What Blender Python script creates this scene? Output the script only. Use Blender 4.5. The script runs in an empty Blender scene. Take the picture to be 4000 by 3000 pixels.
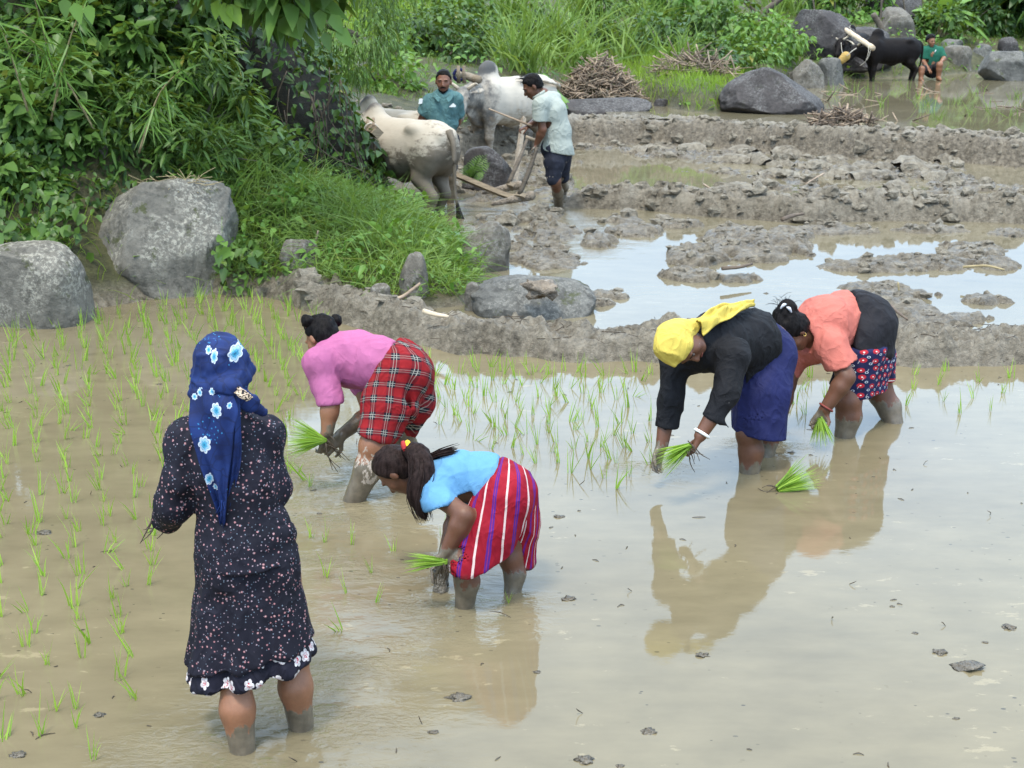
import bpy, bmesh, math, random, os
import numpy as np
from mathutils import Vector, Matrix

SC = bpy.context.scene
COL = SC.collection
rad = math.radians
rng = np.random.default_rng(7)
random.seed(7)

# ------------------------------------------------------------------ camera, sky, sun, exposure
CAMZ, PITCH, FPX = 2.35, 16.0, 3000.0          # eye height (m), downward tilt, focal length in px of a 2212 px wide picture
cam_d = bpy.data.cameras.new("camera")
cam = bpy.data.objects.new("camera", cam_d); COL.objects.link(cam)
cam.location = (0, 0, CAMZ); cam.rotation_euler = (rad(90 - PITCH), 0, 0)
cam_d.sensor_width = 36.0; cam_d.lens = 36.0 * FPX / 2212.0
cam_d.clip_start = 0.05; cam_d.clip_end = 2000
cam_d.dof.use_dof = True; cam_d.dof.focus_distance = 6.0; cam_d.dof.aperture_fstop = 9.0
SC.camera = cam

SUN_EL, SUN_AZ = 66.0, 205.0                   # hazy high sun, a little behind the camera
world = bpy.data.worlds.new("World"); SC.world = world; world.use_nodes = True
wt = world.node_tree; wt.nodes.clear()
w_out = wt.nodes.new("ShaderNodeOutputWorld")
w_sky = wt.nodes.new("ShaderNodeTexSky"); w_sky.sky_type = 'NISHITA'; w_sky.sun_disc = False
w_sky.sun_elevation = rad(SUN_EL); w_sky.sun_rotation = rad(SUN_AZ); w_sky.air_density = 1.2; w_sky.dust_density = 2.5
w_bs = wt.nodes.new("ShaderNodeBackground"); w_bs.inputs[1].default_value = 0.15
w_bc = wt.nodes.new("ShaderNodeBackground")     # bright cloud deck
w_mix = wt.nodes.new("ShaderNodeMixShader")
w_tc = wt.nodes.new("ShaderNodeTexCoord")
w_map = wt.nodes.new("ShaderNodeMapping"); w_map.inputs['Scale'].default_value = (1, 1, 2.2)
w_n = wt.nodes.new("ShaderNodeTexNoise"); w_n.inputs['Scale'].default_value = 2.3; w_n.inputs['Detail'].default_value = 6
w_r = wt.nodes.new("ShaderNodeValToRGB"); w_r.color_ramp.elements[0].position = .36; w_r.color_ramp.elements[1].position = .56
w_r.color_ramp.elements[0].color = (.86, .86, .86, 1)
w_n2 = wt.nodes.new("ShaderNodeTexNoise"); w_n2.inputs['Scale'].default_value = 3.6; w_n2.inputs['Detail'].default_value = 5
w_r2 = wt.nodes.new("ShaderNodeValToRGB")
w_r2.color_ramp.elements[0].position = .3; w_r2.color_ramp.elements[0].color = (.70, .78, .90, 1)
w_r2.color_ramp.elements[1].position = .68; w_r2.color_ramp.elements[1].color = (.88, .94, 1, 1)
w_bc.inputs[1].default_value = 1.55
L = wt.links.new
L(w_tc.outputs['Generated'], w_map.inputs['Vector']); L(w_map.outputs[0], w_n.inputs['Vector']); L(w_map.outputs[0], w_n2.inputs['Vector'])
L(w_n.outputs[0], w_r.inputs[0]); L(w_n2.outputs[0], w_r2.inputs[0]); 
w_tint = wt.nodes.new("ShaderNodeMix"); w_tint.data_type = 'RGBA'; w_tint.blend_type = 'MULTIPLY'; w_tint.inputs[0].default_value = 1.0; L(w_r2.outputs[0], w_tint.inputs[6]); L(w_tint.outputs[2], w_bc.inputs[0])
w_zr = wt.nodes.new("ShaderNodeValToRGB"); L(w_zr.outputs[0], w_tint.inputs[7])            # thin bluish cloud lower down, thick white cloud overhead
w_zr.color_ramp.elements[0].position = .52; w_zr.color_ramp.elements[0].color = (.64, .82, 1.0, 1); w_zr.color_ramp.elements[1].position = .90; w_zr.color_ramp.elements[1].color = (1.0, .97, .92, 1)
w_x = wt.nodes.new("ShaderNodeSeparateXYZ"); w_g = wt.nodes.new("ShaderNodeMapRange")      # an overcast sky is about three times as bright overhead as at the horizon
for i_, v_ in ((1, 0.05), (2, .31), (3, 1.0), (4, 2.75)): w_g.inputs[i_].default_value = v_
L(w_tc.outputs['Generated'], w_x.inputs[0]); L(w_x.outputs[2], w_g.inputs[0]); L(w_x.outputs[2], w_zr.inputs[0]); L(w_g.outputs[0], w_bc.inputs[1])
L(w_sky.outputs[0], w_bs.inputs[0]); L(w_r.outputs[0], w_mix.inputs[0]); L(w_bs.outputs[0], w_mix.inputs[1]); L(w_bc.outputs[0], w_mix.inputs[2])
L(w_mix.outputs[0], w_out.inputs[0])

sun_d = bpy.data.lights.new("sun", 'SUN'); sun_d.energy = 2.4; sun_d.angle = rad(10); sun_d.color = (1, .94, .82)
sun = bpy.data.objects.new("sun", sun_d); COL.objects.link(sun)
_e, _a = rad(SUN_EL), rad(SUN_AZ)
sun_dir = Vector((math.sin(_a) * math.cos(_e), math.cos(_a) * math.cos(_e), math.sin(_e)))
sun.rotation_euler = sun_dir.to_track_quat('Z', 'Y').to_euler()

SC.view_settings.view_transform = 'Standard'; SC.view_settings.look = 'None'
SC.view_settings.exposure = 0.31; SC.view_settings.gamma = 1.0; SC.view_settings.use_curve_mapping = False
SC.render.engine = 'CYCLES'
SC.cycles.use_denoising = True
SC.cycles.max_bounces = 6; SC.cycles.diffuse_bounces = 3; SC.cycles.glossy_bounces = 3; SC.cycles.transmission_bounces = 3
SC.cycles.caustics_reflective = False; SC.cycles.caustics_refractive = False

# ------------------------------------------------------------------ measuring the place from the photograph (2212 x 1659 px)
_cp, _sp = math.cos(rad(PITCH)), math.sin(rad(PITCH))
def ray(px, py):
    x, y = (px - 1106.0) / FPX, -(py - 829.5) / FPX
    return np.array([x, _cp + y * _sp, -_sp + y * _cp])
def P(px, py, z=0.0):                      # the point seen at a pixel, on the level z
    d = ray(px, py); return np.array([0, 0, CAMZ]) + d * ((z - CAMZ) / d[2])
def A(px, py, Y):                          # the point seen at a pixel, Y metres out
    d = ray(px, py); return np.array([0, 0, CAMZ]) + d * (Y / d[1])
def PPM(p):                                # px per metre at a point
    return FPX / (p[1] * _cp - (p[2] - CAMZ) * _sp)
def nrm(v):
    v = np.asarray(v, float); return v / (np.linalg.norm(v) + 1e-12)

# ------------------------------------------------------------------ noise
_T2 = np.random.default_rng(3).random((64, 64)).astype(np.float32)
_T3 = np.random.default_rng(4).random((32, 32, 32)).astype(np.float32)
def vn2(x, y, s=0):
    x = np.asarray(x) + s * 17.31; y = np.asarray(y) + s * 9.77
    xi = np.floor(x).astype(int); yi = np.floor(y).astype(int); fx = x - xi; fy = y - yi
    fx = fx * fx * (3 - 2 * fx); fy = fy * fy * (3 - 2 * fy)
    a, b, c, d = xi & 63, (xi + 1) & 63, yi & 63, (yi + 1) & 63
    return ((_T2[a, c] * (1 - fx) + _T2[b, c] * fx) * (1 - fy) + (_T2[a, d] * (1 - fx) + _T2[b, d] * fx) * fy) * 2 - 1
def fbm2(x, y, o=4, s=0, g=.5):
    r = 0; a = 1; t = 0
    for i in range(o):
        r = r + a * vn2(x * 2 ** i, y * 2 ** i, s + i); t += a; a *= g
    return r / t
def vn3(p, s=0):
    p = np.asarray(p) + s * np.array([7.13, 3.71, 5.37]); i = np.floor(p).astype(int); f = p - i; f = f * f * (3 - 2 * f)
    a = i & 31; b = (i + 1) & 31; fx, fy, fz = f[..., 0], f[..., 1], f[..., 2]; T = _T3
    x0, y0, z0, x1, y1, z1 = a[..., 0], a[..., 1], a[..., 2], b[..., 0], b[..., 1], b[..., 2]
    def l(u, v, t): return u + (v - u) * t
    return l(l(l(T[x0, y0, z0], T[x1, y0, z0], fx), l(T[x0, y1, z0], T[x1, y1, z0], fx), fy),
             l(l(T[x0, y0, z1], T[x1, y0, z1], fx), l(T[x0, y1, z1], T[x1, y1, z1], fx), fy), fz) * 2 - 1
def fbm3(p, o=4, s=0, g=.5):
    p = np.asarray(p); r = 0; a = 1; t = 0
    for i in range(o):
        r = r + a * vn3(p * 2 ** i, s + i); t += a; a *= g
    return r / t
def sstep(a, b, x):
    t = np.clip((x - a) / (b - a), 0, 1); return t * t * (3 - 2 * t)

# ------------------------------------------------------------------ objects
def meta(o, label=None, cat=None, group=None, kind=None):
    if label: o['label'] = label
    if cat: o['category'] = cat
    if group: o['group'] = group
    if kind: o['kind'] = kind
    return o
def empty(name, loc, label=None, cat=None, group=None):
    o = bpy.data.objects.new(name, None); COL.objects.link(o); o.location = tuple(float(v) for v in loc); o.empty_display_size = .1
    return meta(o, label, cat, group)
def mesh_data(name, V, Fs, mat=None, attrs=None, smooth=True):
    """V: (n,3); Fs: list of int arrays (m,3) or (m,4); attrs: {name: (n,) or (n,3)}"""
    if not isinstance(Fs, (list, tuple)): Fs = [Fs]
    Fs = [np.asarray(f, np.int32) for f in Fs if len(f)]
    me = bpy.data.meshes.new(name); V = np.asarray(V, np.float32)
    me.vertices.add(len(V)); me.vertices.foreach_set('co', V.ravel())
    li = np.concatenate([f.ravel() for f in Fs]); cnt = np.concatenate([np.full(len(f), f.shape[1], np.int32) for f in Fs])
    me.loops.add(len(li)); me.loops.foreach_set('vertex_index', li)
    st = np.zeros(len(cnt), np.int32); st[1:] = np.cumsum(cnt)[:-1]
    me.polygons.add(len(cnt)); me.polygons.foreach_set('loop_start', st); me.polygons.foreach_set('loop_total', cnt)
    me.update(calc_edges=True)
    me.polygons.foreach_set('use_smooth', np.full(len(cnt), bool(smooth)))
    for k, v in (attrs or {}).items():
        v = np.asarray(v, np.float32)
        if v.ndim == 2: at = me.attributes.new(k, 'FLOAT_VECTOR', 'POINT'); at.data.foreach_set('vector', v.ravel())
        else: at = me.attributes.new(k, 'FLOAT', 'POINT'); at.data.foreach_set('value', v)
    if mat: me.materials.append(mat)
    return me
def link(name, me, parent=None, loc=None):
    o = bpy.data.objects.new(name, me); COL.objects.link(o)
    if parent is not None: o.parent = parent
    if loc is not None: o.location = tuple(float(v) for v in loc)
    return o
def put(name, V, Fs, mat, parent=None, attrs=None, smooth=True, origin=None):
    """a mesh object given in world coordinates; origin (or the parent's place) becomes its local zero"""
    V = np.asarray(V, float)
    off = np.array(parent.location) if parent is not None else (np.asarray(origin, float) if origin is not None else np.zeros(3))
    g = parent.parent if parent is not None else None
    while g is not None: off = off + np.array(g.location); g = g.parent
    o = link(name, mesh_data(name, V - off, Fs, mat, attrs, smooth), parent)
    if parent is None and origin is not None: o.location = tuple(float(v) for v in origin)
    return o
def join(parts):
    """[(V, [F..]) ...] -> V, [F..]"""
    Vs, Fo, n = [], {}, 0
    for V, Fs in parts:
        for f in (Fs if isinstance(Fs, (list, tuple)) else [Fs]):
            f = np.asarray(f)
            if len(f): Fo.setdefault(f.shape[1], []).append(f + n)
        Vs.append(V); n += len(V)
    return np.concatenate(Vs), [np.concatenate(v) for v in Fo.values()]
def vnormals(V, F):
    F = np.asarray(F); n = np.cross(V[F[:, 1]] - V[F[:, 0]], V[F[:, 2]] - V[F[:, 0]]); N = np.zeros_like(V)
    for i in range(F.shape[1]): np.add.at(N, F[:, i], n)
    return N / (np.linalg.norm(N, axis=1, keepdims=True) + 1e-12)
def spline(pts, n=24):
    """Catmull-Rom through points (any dimension)"""
    p = np.asarray(pts, float); p = np.vstack([2 * p[0] - p[1], p, 2 * p[-1] - p[-2]])
    t = np.linspace(0, len(p) - 3 - 1e-6, n); i = t.astype(int); f = (t - i)[:, None]
    a, b, c, d = p[i], p[i + 1], p[i + 2], p[i + 3]
    return .5 * (2 * b + (c - a) * f + (2 * a - 5 * b + 4 * c - d) * f ** 2 + (3 * b - a - 3 * c + d) * f ** 3)
def tube(pts, r, n=8, cap=True, jit=0):
    p = np.asarray(pts, float); m = len(p); r = np.broadcast_to(np.asarray(r, float), (m,)) if np.ndim(r) == 0 or len(np.atleast_1d(r)) == m else np.interp(np.linspace(0, 1, m), np.linspace(0, 1, len(r)), r)
    t = np.gradient(p, axis=0); t /= np.linalg.norm(t, axis=1, keepdims=True) + 1e-12
    ref = np.array([0, 0, 1.]) if abs(t[0][2]) < .9 else np.array([1., 0, 0])
    a = np.cross(t, ref); a /= np.linalg.norm(a, axis=1, keepdims=True) + 1e-12; b = np.cross(t, a)
    th = np.linspace(0, 2 * math.pi, n, endpoint=False)
    rr = r[:, None] * (1 + (jit * (rng.random((m, n)) - .5) if jit else 0))
    V = p[:, None] + (a[:, None] * np.cos(th)[None, :, None] + b[:, None] * np.sin(th)[None, :, None]) * rr[..., None]
    V = V.reshape(-1, 3); i = np.arange(m - 1)[:, None] * n; j = np.arange(n)[None]; k = (j + 1) % n
    F = np.stack([i + j, i + k, i + n + k, i + n + j], -1).reshape(-1, 4); Fs = [F]
    if cap:
        V = np.vstack([V, p[0], p[-1]]); c0, c1 = m * n, m * n + 1; j = np.arange(n); k = (j + 1) % n
        Fs.append(np.vstack([np.stack([np.full(n, c0), k, j], -1), np.stack([np.full(n, c1), (m - 1) * n + j, (m - 1) * n + k], -1)]))
    return V, Fs
_ico = {}
def ico(sub):
    if sub not in _ico:
        bm = bmesh.new(); bmesh.ops.create_icosphere(bm, subdivisions=sub, radius=1)
        _ico[sub] = (np.array([v.co for v in bm.verts]), np.array([[v.index for v in f.verts] for f in bm.faces])); bm.free()
    return _ico[sub]

# ------------------------------------------------------------------ rounded bodies: blended solids -> one surface
class Body:
    def __init__(s, h=.008, k=.02): s.h = h; s.k = k; s.ops = []
    def c(s, a, b, ra, rb, k=None, flat=None, sub=False):
        s.ops.append(('c', np.array(a, float), np.array(b, float), ra, rb, s.k if k is None else k, flat, sub)); return s
    def ch(s, pts, k=None, flat=None):
        for (a, ra), (b, rb) in zip(pts[:-1], pts[1:]): s.c(a, b, ra, rb, k, flat)
        return s
    def e(s, c, r, ax=None, k=None, sub=False):
        r = np.array([r] * 3 if np.ndim(r) == 0 else r, float)
        s.ops.append(('e', np.array(c, float), r, np.eye(3) if ax is None else np.array(ax, float), s.k if k is None else k, sub)); return s
    def cut(s, p, n, k=0.004, R=.14): s.ops.append(('p', np.array(p, float), nrm(n), k, R)); return s   # R: reach of the cut round p
    def build(s):
        lo = np.full(3, 1e9); hi = -lo
        for o in s.ops:
            if o[0] == 'c' and not o[7]:
                for q, r in ((o[1], o[3]), (o[2], o[4])): lo = np.minimum(lo, q - r); hi = np.maximum(hi, q + r)
            if o[0] == 'e' and not o[5]:
                m = np.sqrt(((o[3] * o[2][:, None]) ** 2).sum(0)); lo = np.minimum(lo, o[1] - m); hi = np.maximum(hi, o[1] + m)
        h = s.h; lo = lo - 4 * h; hi = hi + 4 * h; n = np.ceil((hi - lo) / h).astype(int) + 1
        ax = [(lo[i] + h * np.arange(n[i])).astype(np.float32) for i in range(3)]
        D = np.full(n, 1e3, np.float32)
        def blk(l, u):
            i0 = np.clip(np.floor((l - lo) / h).astype(int), 0, n); i1 = np.clip(np.ceil((u - lo) / h).astype(int) + 1, 0, n)
            sl = tuple(slice(a, b) for a, b in zip(i0, i1)); return sl, [ax[i][sl[i]].reshape([-1 if j == i else 1 for j in range(3)]) for i in range(3)]
        for o in s.ops:
            if o[0] == 'p':
                d = (ax[0][:, None, None] - o[1][0]) * o[2][0] + (ax[1][None, :, None] - o[1][1]) * o[2][1] + (ax[2][None, None] - o[1][2]) * o[2][2]
                if o[4]: d = np.minimum(d, o[4] - np.sqrt((ax[0][:, None, None] - o[1][0]) ** 2 + (ax[1][None, :, None] - o[1][1]) ** 2 + (ax[2][None, None] - o[1][2]) ** 2))
                q = np.maximum(o[3] - np.abs(D - d), 0) / o[3]; D = (np.maximum(D, d) + q * q * o[3] * .25).astype(np.float32); continue
            if o[0] == 'c':
                _, a, b, ra, rb, k, flat, sub = o; m = k + 3 * h
                l = np.minimum(a - ra, b - rb) - m; u = np.maximum(a + ra, b + rb) + m
            else:
                _, c, r, X, k, sub = o; m = k + 3 * h; w = np.sqrt(((X * r[:, None]) ** 2).sum(0)); l = c - w - m; u = c + w + m
            sl, (x, y, z) = blk(l, u); B = D[sl]
            if B.size == 0: continue
            if o[0] == 'c':
                qx, qy, qz = x - a[0], y - a[1], z - a[2]
                if flat is not None:
                    fn, ff = nrm(flat[0]), 1 / flat[1] - 1; g = (qx * fn[0] + qy * fn[1] + qz * fn[2]) * ff
                    qx, qy, qz = qx + fn[0] * g, qy + fn[1] * g, qz + fn[2] * g
                v = b - a; L2 = float(v @ v) + 1e-12
                t = np.clip((qx * v[0] + qy * v[1] + qz * v[2]) / L2, 0, 1)
                d = np.sqrt((qx - t * v[0]) ** 2 + (qy - t * v[1]) ** 2 + (qz - t * v[2]) ** 2) - (ra + (rb - ra) * t)
            else:
                qx, qy, qz = x - c[0], y - c[1], z - c[2]; k0 = 0; k1 = 0
                for i in range(3):
                    w = (qx * X[i][0] + qy * X[i][1] + qz * X[i][2]) / r[i]; k0 = k0 + w * w; k1 = k1 + (w / r[i]) ** 2
                k0 = np.sqrt(k0); d = k0 * (k0 - 1) / (np.sqrt(k1) + 1e-9)
            d = d.astype(np.float32); k = max(k, 1e-5)
            if sub: d = -d; q = np.maximum(k - np.abs(B - d), 0) / k; D[sl] = np.maximum(B, d) + q * q * k * .25
            else: q = np.maximum(k - np.abs(B - d), 0) / k; D[sl] = np.minimum(B, d) - q * q * k * .25
        return surf(D, lo, h)
def surf(D, lo, h):
    sg = D < 0
    c8 = [(i, j, k) for i in (0, 1) for j in (0, 1) for k in (0, 1)]; n = D.shape
    cnt = sum(sg[i:n[0] - 1 + i, j:n[1] - 1 + j, k:n[2] - 1 + k].astype(np.int8) for i, j, k in c8)
    I = np.argwhere((cnt > 0) & (cnt < 8)); vals = np.stack([D[I[:, 0] + i, I[:, 1] + j, I[:, 2] + k] for i, j, k in c8], 1)
    acc = np.zeros((len(I), 3)); num = np.zeros(len(I))
    for a in range(8):
        for b in range(a + 1, 8):
            df = [c8[b][i] - c8[a][i] for i in range(3)]
            if sum(map(abs, df)) != 1: continue
            m = (vals[:, a] < 0) != (vals[:, b] < 0); va, vb = vals[m, a], vals[m, b]; t = va / (va - vb)
            acc[m] += np.array(c8[a]) + t[:, None] * np.array(df); num[m] += 1
    V = lo + h * (I + acc / num[:, None])
    idx = np.full(n, -1, np.int32); idx[I[:, 0], I[:, 1], I[:, 2]] = np.arange(len(I)); Fs = []
    for ax_ in range(3):
        u, w = (ax_ + 1) % 3, (ax_ + 2) % 3
        s0 = [slice(None)] * 3; s1 = [slice(None)] * 3; s0[ax_] = slice(0, n[ax_] - 1); s1[ax_] = slice(1, n[ax_])
        ch = sg[tuple(s0)] != sg[tuple(s1)]; E = np.argwhere(ch); E = E[(E[:, u] > 0) & (E[:, w] > 0) & (E[:, u] < n[u] - 1) & (E[:, w] < n[w] - 1)]
        pos = sg[E[:, 0], E[:, 1], E[:, 2]]
        def g(du, dw): Q = E.copy(); Q[:, u] -= du; Q[:, w] -= dw; return idx[Q[:, 0], Q[:, 1], Q[:, 2]]
        F = np.stack([g(1, 1), g(0, 1), g(0, 0), g(1, 0)], 1); F[~pos] = F[~pos][:, ::-1]; Fs.append(F)
    F = np.concatenate(Fs); return V, F[(F >= 0).all(1)]
def relax(V, F, it=1, lam=.5):
    e = np.concatenate([F[:, [i, (i + 1) % F.shape[1]]] for i in range(F.shape[1])])
    for _ in range(it):
        S = np.zeros_like(V); C = np.zeros(len(V)); np.add.at(S, e[:, 0], V[e[:, 1]]); np.add.at(C, e[:, 0], 1)
        V = V + lam * (S / np.maximum(C, 1)[:, None] - V)
    return V
def pleat(V, F, amp, scale, seed=0):
    """sharp folds: narrow ridges between smooth hollows, stretched along the axes with the small scale"""
    n = vn3((V + .03 * np.stack([vn3(V * 7, seed + 1), vn3(V * 7, seed + 2), vn3(V * 7, seed + 3)], 1)) * np.asarray(scale, float), seed); return V + vnormals(V, F) * (amp * ((1 - np.abs(n)) ** 4 - .25))[:, None]
def ruffle(V, F, amp, scale, seed=0, o=2):
    """cloth creases: push along the normal; scale may be a 3-vector (stretched creases)"""
    return V + vnormals(V, F) * (amp * fbm3(V * np.asarray(scale), o, seed))[:, None]
# ------------------------------------------------------------------ materials
class G:
    def __init__(s, name):
        s.m = bpy.data.materials.new(name); s.m.use_nodes = True; s.t = s.m.node_tree; s.t.nodes.clear()
        s.out = s.t.nodes.new("ShaderNodeOutputMaterial"); s._tc = None
    def put(s, sock, v):
        if isinstance(v, bpy.types.NodeSocket): s.t.links.new(v, sock)
        elif v is not None:
            if hasattr(sock.default_value, '__len__') and len(sock.default_value) == 4 and len(v) == 3: v = (*v, 1)
            sock.default_value = v
    def n(s, typ, ins=None, **props):
        nd = s.t.nodes.new("ShaderNode" + typ)
        for k, v in props.items(): setattr(nd, k, v)
        for k, v in (ins or {}).items(): s.put(nd.inputs[k], v)
        return nd
    @property
    def obj(s):
        if s._tc is None: s._tc = s.n("TexCoord")
        return s._tc.outputs['Object']
    @property
    def pos(s): return s.n("NewGeometry").outputs['Position']
    def att(s, name, vec=False): return s.n("Attribute", attribute_name=name).outputs['Vector' if vec else 'Fac']
    def mt(s, op, a, b=None, c=None, clamp=False):
        nd = s.n("Math", operation=op, use_clamp=clamp); s.put(nd.inputs[0], a)
        if b is not None: s.put(nd.inputs[1], b)
        if c is not None: s.put(nd.inputs[2], c)
        return nd.outputs[0]
    def vm(s, op, a, b=None, out=0):
        nd = s.n("VectorMath", operation=op); s.put(nd.inputs[0], a)
        if b is not None: s.put(nd.inputs['Scale' if op == 'SCALE' else 1], b)
        return nd.outputs[out]
    def mix(s, f, a, b, blend='MIX'):
        nd = s.n("Mix", data_type='RGBA', blend_type=blend); s.put(nd.inputs[0], f); s.put(nd.inputs[6], a); s.put(nd.inputs[7], b); return nd.outputs[2]
    def noise(s, vec, scale, detail=3, rough=.55, dist=0, col=False):
        return s.n("TexNoise", {'Vector': vec, 'Scale': scale, 'Detail': detail, 'Roughness': rough, 'Distortion': dist}).outputs[1 if col else 0]
    def ramp(s, f, *st):
        nd = s.n("ValToRGB"); el = nd.color_ramp.elements
        while len(el) < len(st): el.new(.5)
        for e, (p, c) in zip(el, st): e.position = p; e.color = (*c, 1) if hasattr(c, '__len__') else (c, c, c, 1)
        s.put(nd.inputs[0], f); return nd.outputs[0]
    def step(s, x, a, b): return s.n("MapRange", {0: x, 1: a, 2: b, 3: 0., 4: 1.}, interpolation_type='SMOOTHSTEP').outputs[0]
    def scl(s, vec, v): return s.n("Mapping", {'Vector': vec, 'Scale': v}).outputs[0]
    def xyz(s, vec): return s.n("SeparateXYZ", {0: vec}).outputs
    def cxyz(s, x, y, z=0.): return s.n("CombineXYZ", {0: x, 1: y, 2: z}).outputs[0]
    def bump(s, h, strength=.3, dist=.01, nrm_=None):
        nd = s.n("Bump", {'Height': h, 'Strength': strength, 'Distance': dist})
        if nrm_ is not None: s.put(nd.inputs['Normal'], nrm_)
        return nd.outputs[0]
    def bsdf(s, col, rough=.7, normal=None, spec=.4, **kw):
        b = s.n("BsdfPrincipled", {'Base Color': col, 'Roughness': rough, 'Specular IOR Level': spec})
        for k, v in kw.items(): s.put(b.inputs[k.replace('_', ' ')], v)
        if normal is not None: s.put(b.inputs['Normal'], normal)
        return b.outputs[0]
    def done(s, sh): s.t.links.new(sh, s.out.inputs[0]); return s.m

def m_plain(name, col, rough=.8, var=.18, scale=18, bump=.25, bd=.004, spec=.3, fine=160, spots=None, wr=0.):
    g = G(name); v = g.obj; a = g.noise(v, scale, 4)
    dark = tuple(c * (1 - var) for c in col); lite = tuple(min(1, c * (1 + var)) for c in col)
    c = g.ramp(a, (.3, dark), (.7, lite))
    if spots:
        vo = g.n("TexVoronoi", {'Vector': v, 'Scale': spots[1]}); c = g.mix(g.mt('LESS_THAN', vo.outputs['Distance'], spots[2]), c, spots[0])
    h = g.mt('ADD', g.noise(v, fine, 2), g.mt('MULTIPLY', a, 2.0)); nb = g.bump(h, bump, bd)
    if wr: nb = g.bump(wrinkle(g), wr, .02, nb)
    return g.done(g.bsdf(c, rough, nb, spec))
def wrinkle(g):
    o = g.obj; q = g.vm('ADD', g.scl(o, (11, 11, 6)), g.vm('SCALE', g.noise(o, 5, 2, col=True), 2.2)); n = g.noise(q, 1.0, 2, .5)
    r = g.mt('SUBTRACT', 1.0, g.mt('ABSOLUTE', g.mt('MULTIPLY_ADD', n, 4.0, -2.0)), clamp=True); return g.mt('POWER', r, 2.0)
def flower(g, u, v, cell, petals, r0, amp, seed=0., rand=.8):
    """one flower per cell of a scattered lattice: returns (radius from the flower's centre in units of its petal edge, distance, cell colour)"""
    vec = g.cxyz(u, v, 0.); vo = g.n("TexVoronoi", {'Vector': vec, 'Scale': 1.0 / cell, 'Randomness': rand}, voronoi_dimensions='2D')
    d = g.vm('SUBTRACT', vec, g.vm('SCALE', vo.outputs['Position'], 1.0)); 
    x, y, _ = g.xyz(d); dist = g.vm('LENGTH', d, None, 1)
    ang = g.mt('ARCTAN2', y, x); edge = g.mt('MULTIPLY_ADD', g.mt('POWER', g.mt('ABSOLUTE', g.mt('COSINE', g.mt('MULTIPLY', ang, petals / 2.0))), .6), amp * 2.2, r0 - amp)
    return g.mt('DIVIDE', dist, edge), dist, vo.outputs['Color']

def m_floral():                                   # dark dress with tiny pink and grey-blue sprigs
    g = G("floral_cloth"); v = g.obj; base = g.ramp(g.noise(v, 9, 3), (.3, (.006, .006, .011)), (.7, (.014, .013, .022)))
    c = base
    for sc, th, col, off in ((74, .27, (.33, .15, .16), 0.), (74, .12, (.52, .36, .34), 0.), (88, .21, (.30, .22, .25), 3.3), (100, .20, (.13, .16, .20), 7.7)):
        vv = g.vm('ADD', v, (off, off, off)); vv = g.vm('ADD', vv, g.vm('SCALE', g.noise(vv, 30, 1, col=True), .006))
        vo = g.n("TexVoronoi", {'Vector': vv, 'Scale': float(sc), 'Randomness': 1.0}); r = g.xyz(vo.outputs['Color'])[0]
        m = g.mt('MULTIPLY', g.mt('LESS_THAN', vo.outputs['Distance'], th), g.mt('GREATER_THAN', r, .56)); c = g.mix(m, c, col)
    return g.done(g.bsdf(c, .8, g.bump(wrinkle(g), .3, .02, g.bump(g.noise(v, 26, 4), .35, .006)), .2))
def m_hem():                                      # dark hem with large white five-petalled flowers
    g = G("hem_cloth"); u, v, _ = g.xyz(g.att('weave', True))
    q, d, col = flower(g, u, v, .062, 5, .0165, .0045, rand=.55); c = g.ramp(g.noise(g.obj, 9, 3), (.3, (.006, .006, .012)), (.7, (.014, .013, .024)))
    pet = g.mt('LESS_THAN', q, 1.0); c = g.mix(pet, c, g.ramp(g.noise(g.obj, 140, 2), (.35, (.42, .34, .36)), (.6, (.68, .64, .62))))
    st = g.mt('MULTIPLY', g.mt('LESS_THAN', d, .0095), g.mt('GREATER_THAN', g.noise(g.obj, 240, 1), .5)); c = g.mix(st, c, (.42, .03, .05))
    return g.done(g.bsdf(c, .8, g.bump(wrinkle(g), .5, .02), .2))
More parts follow.
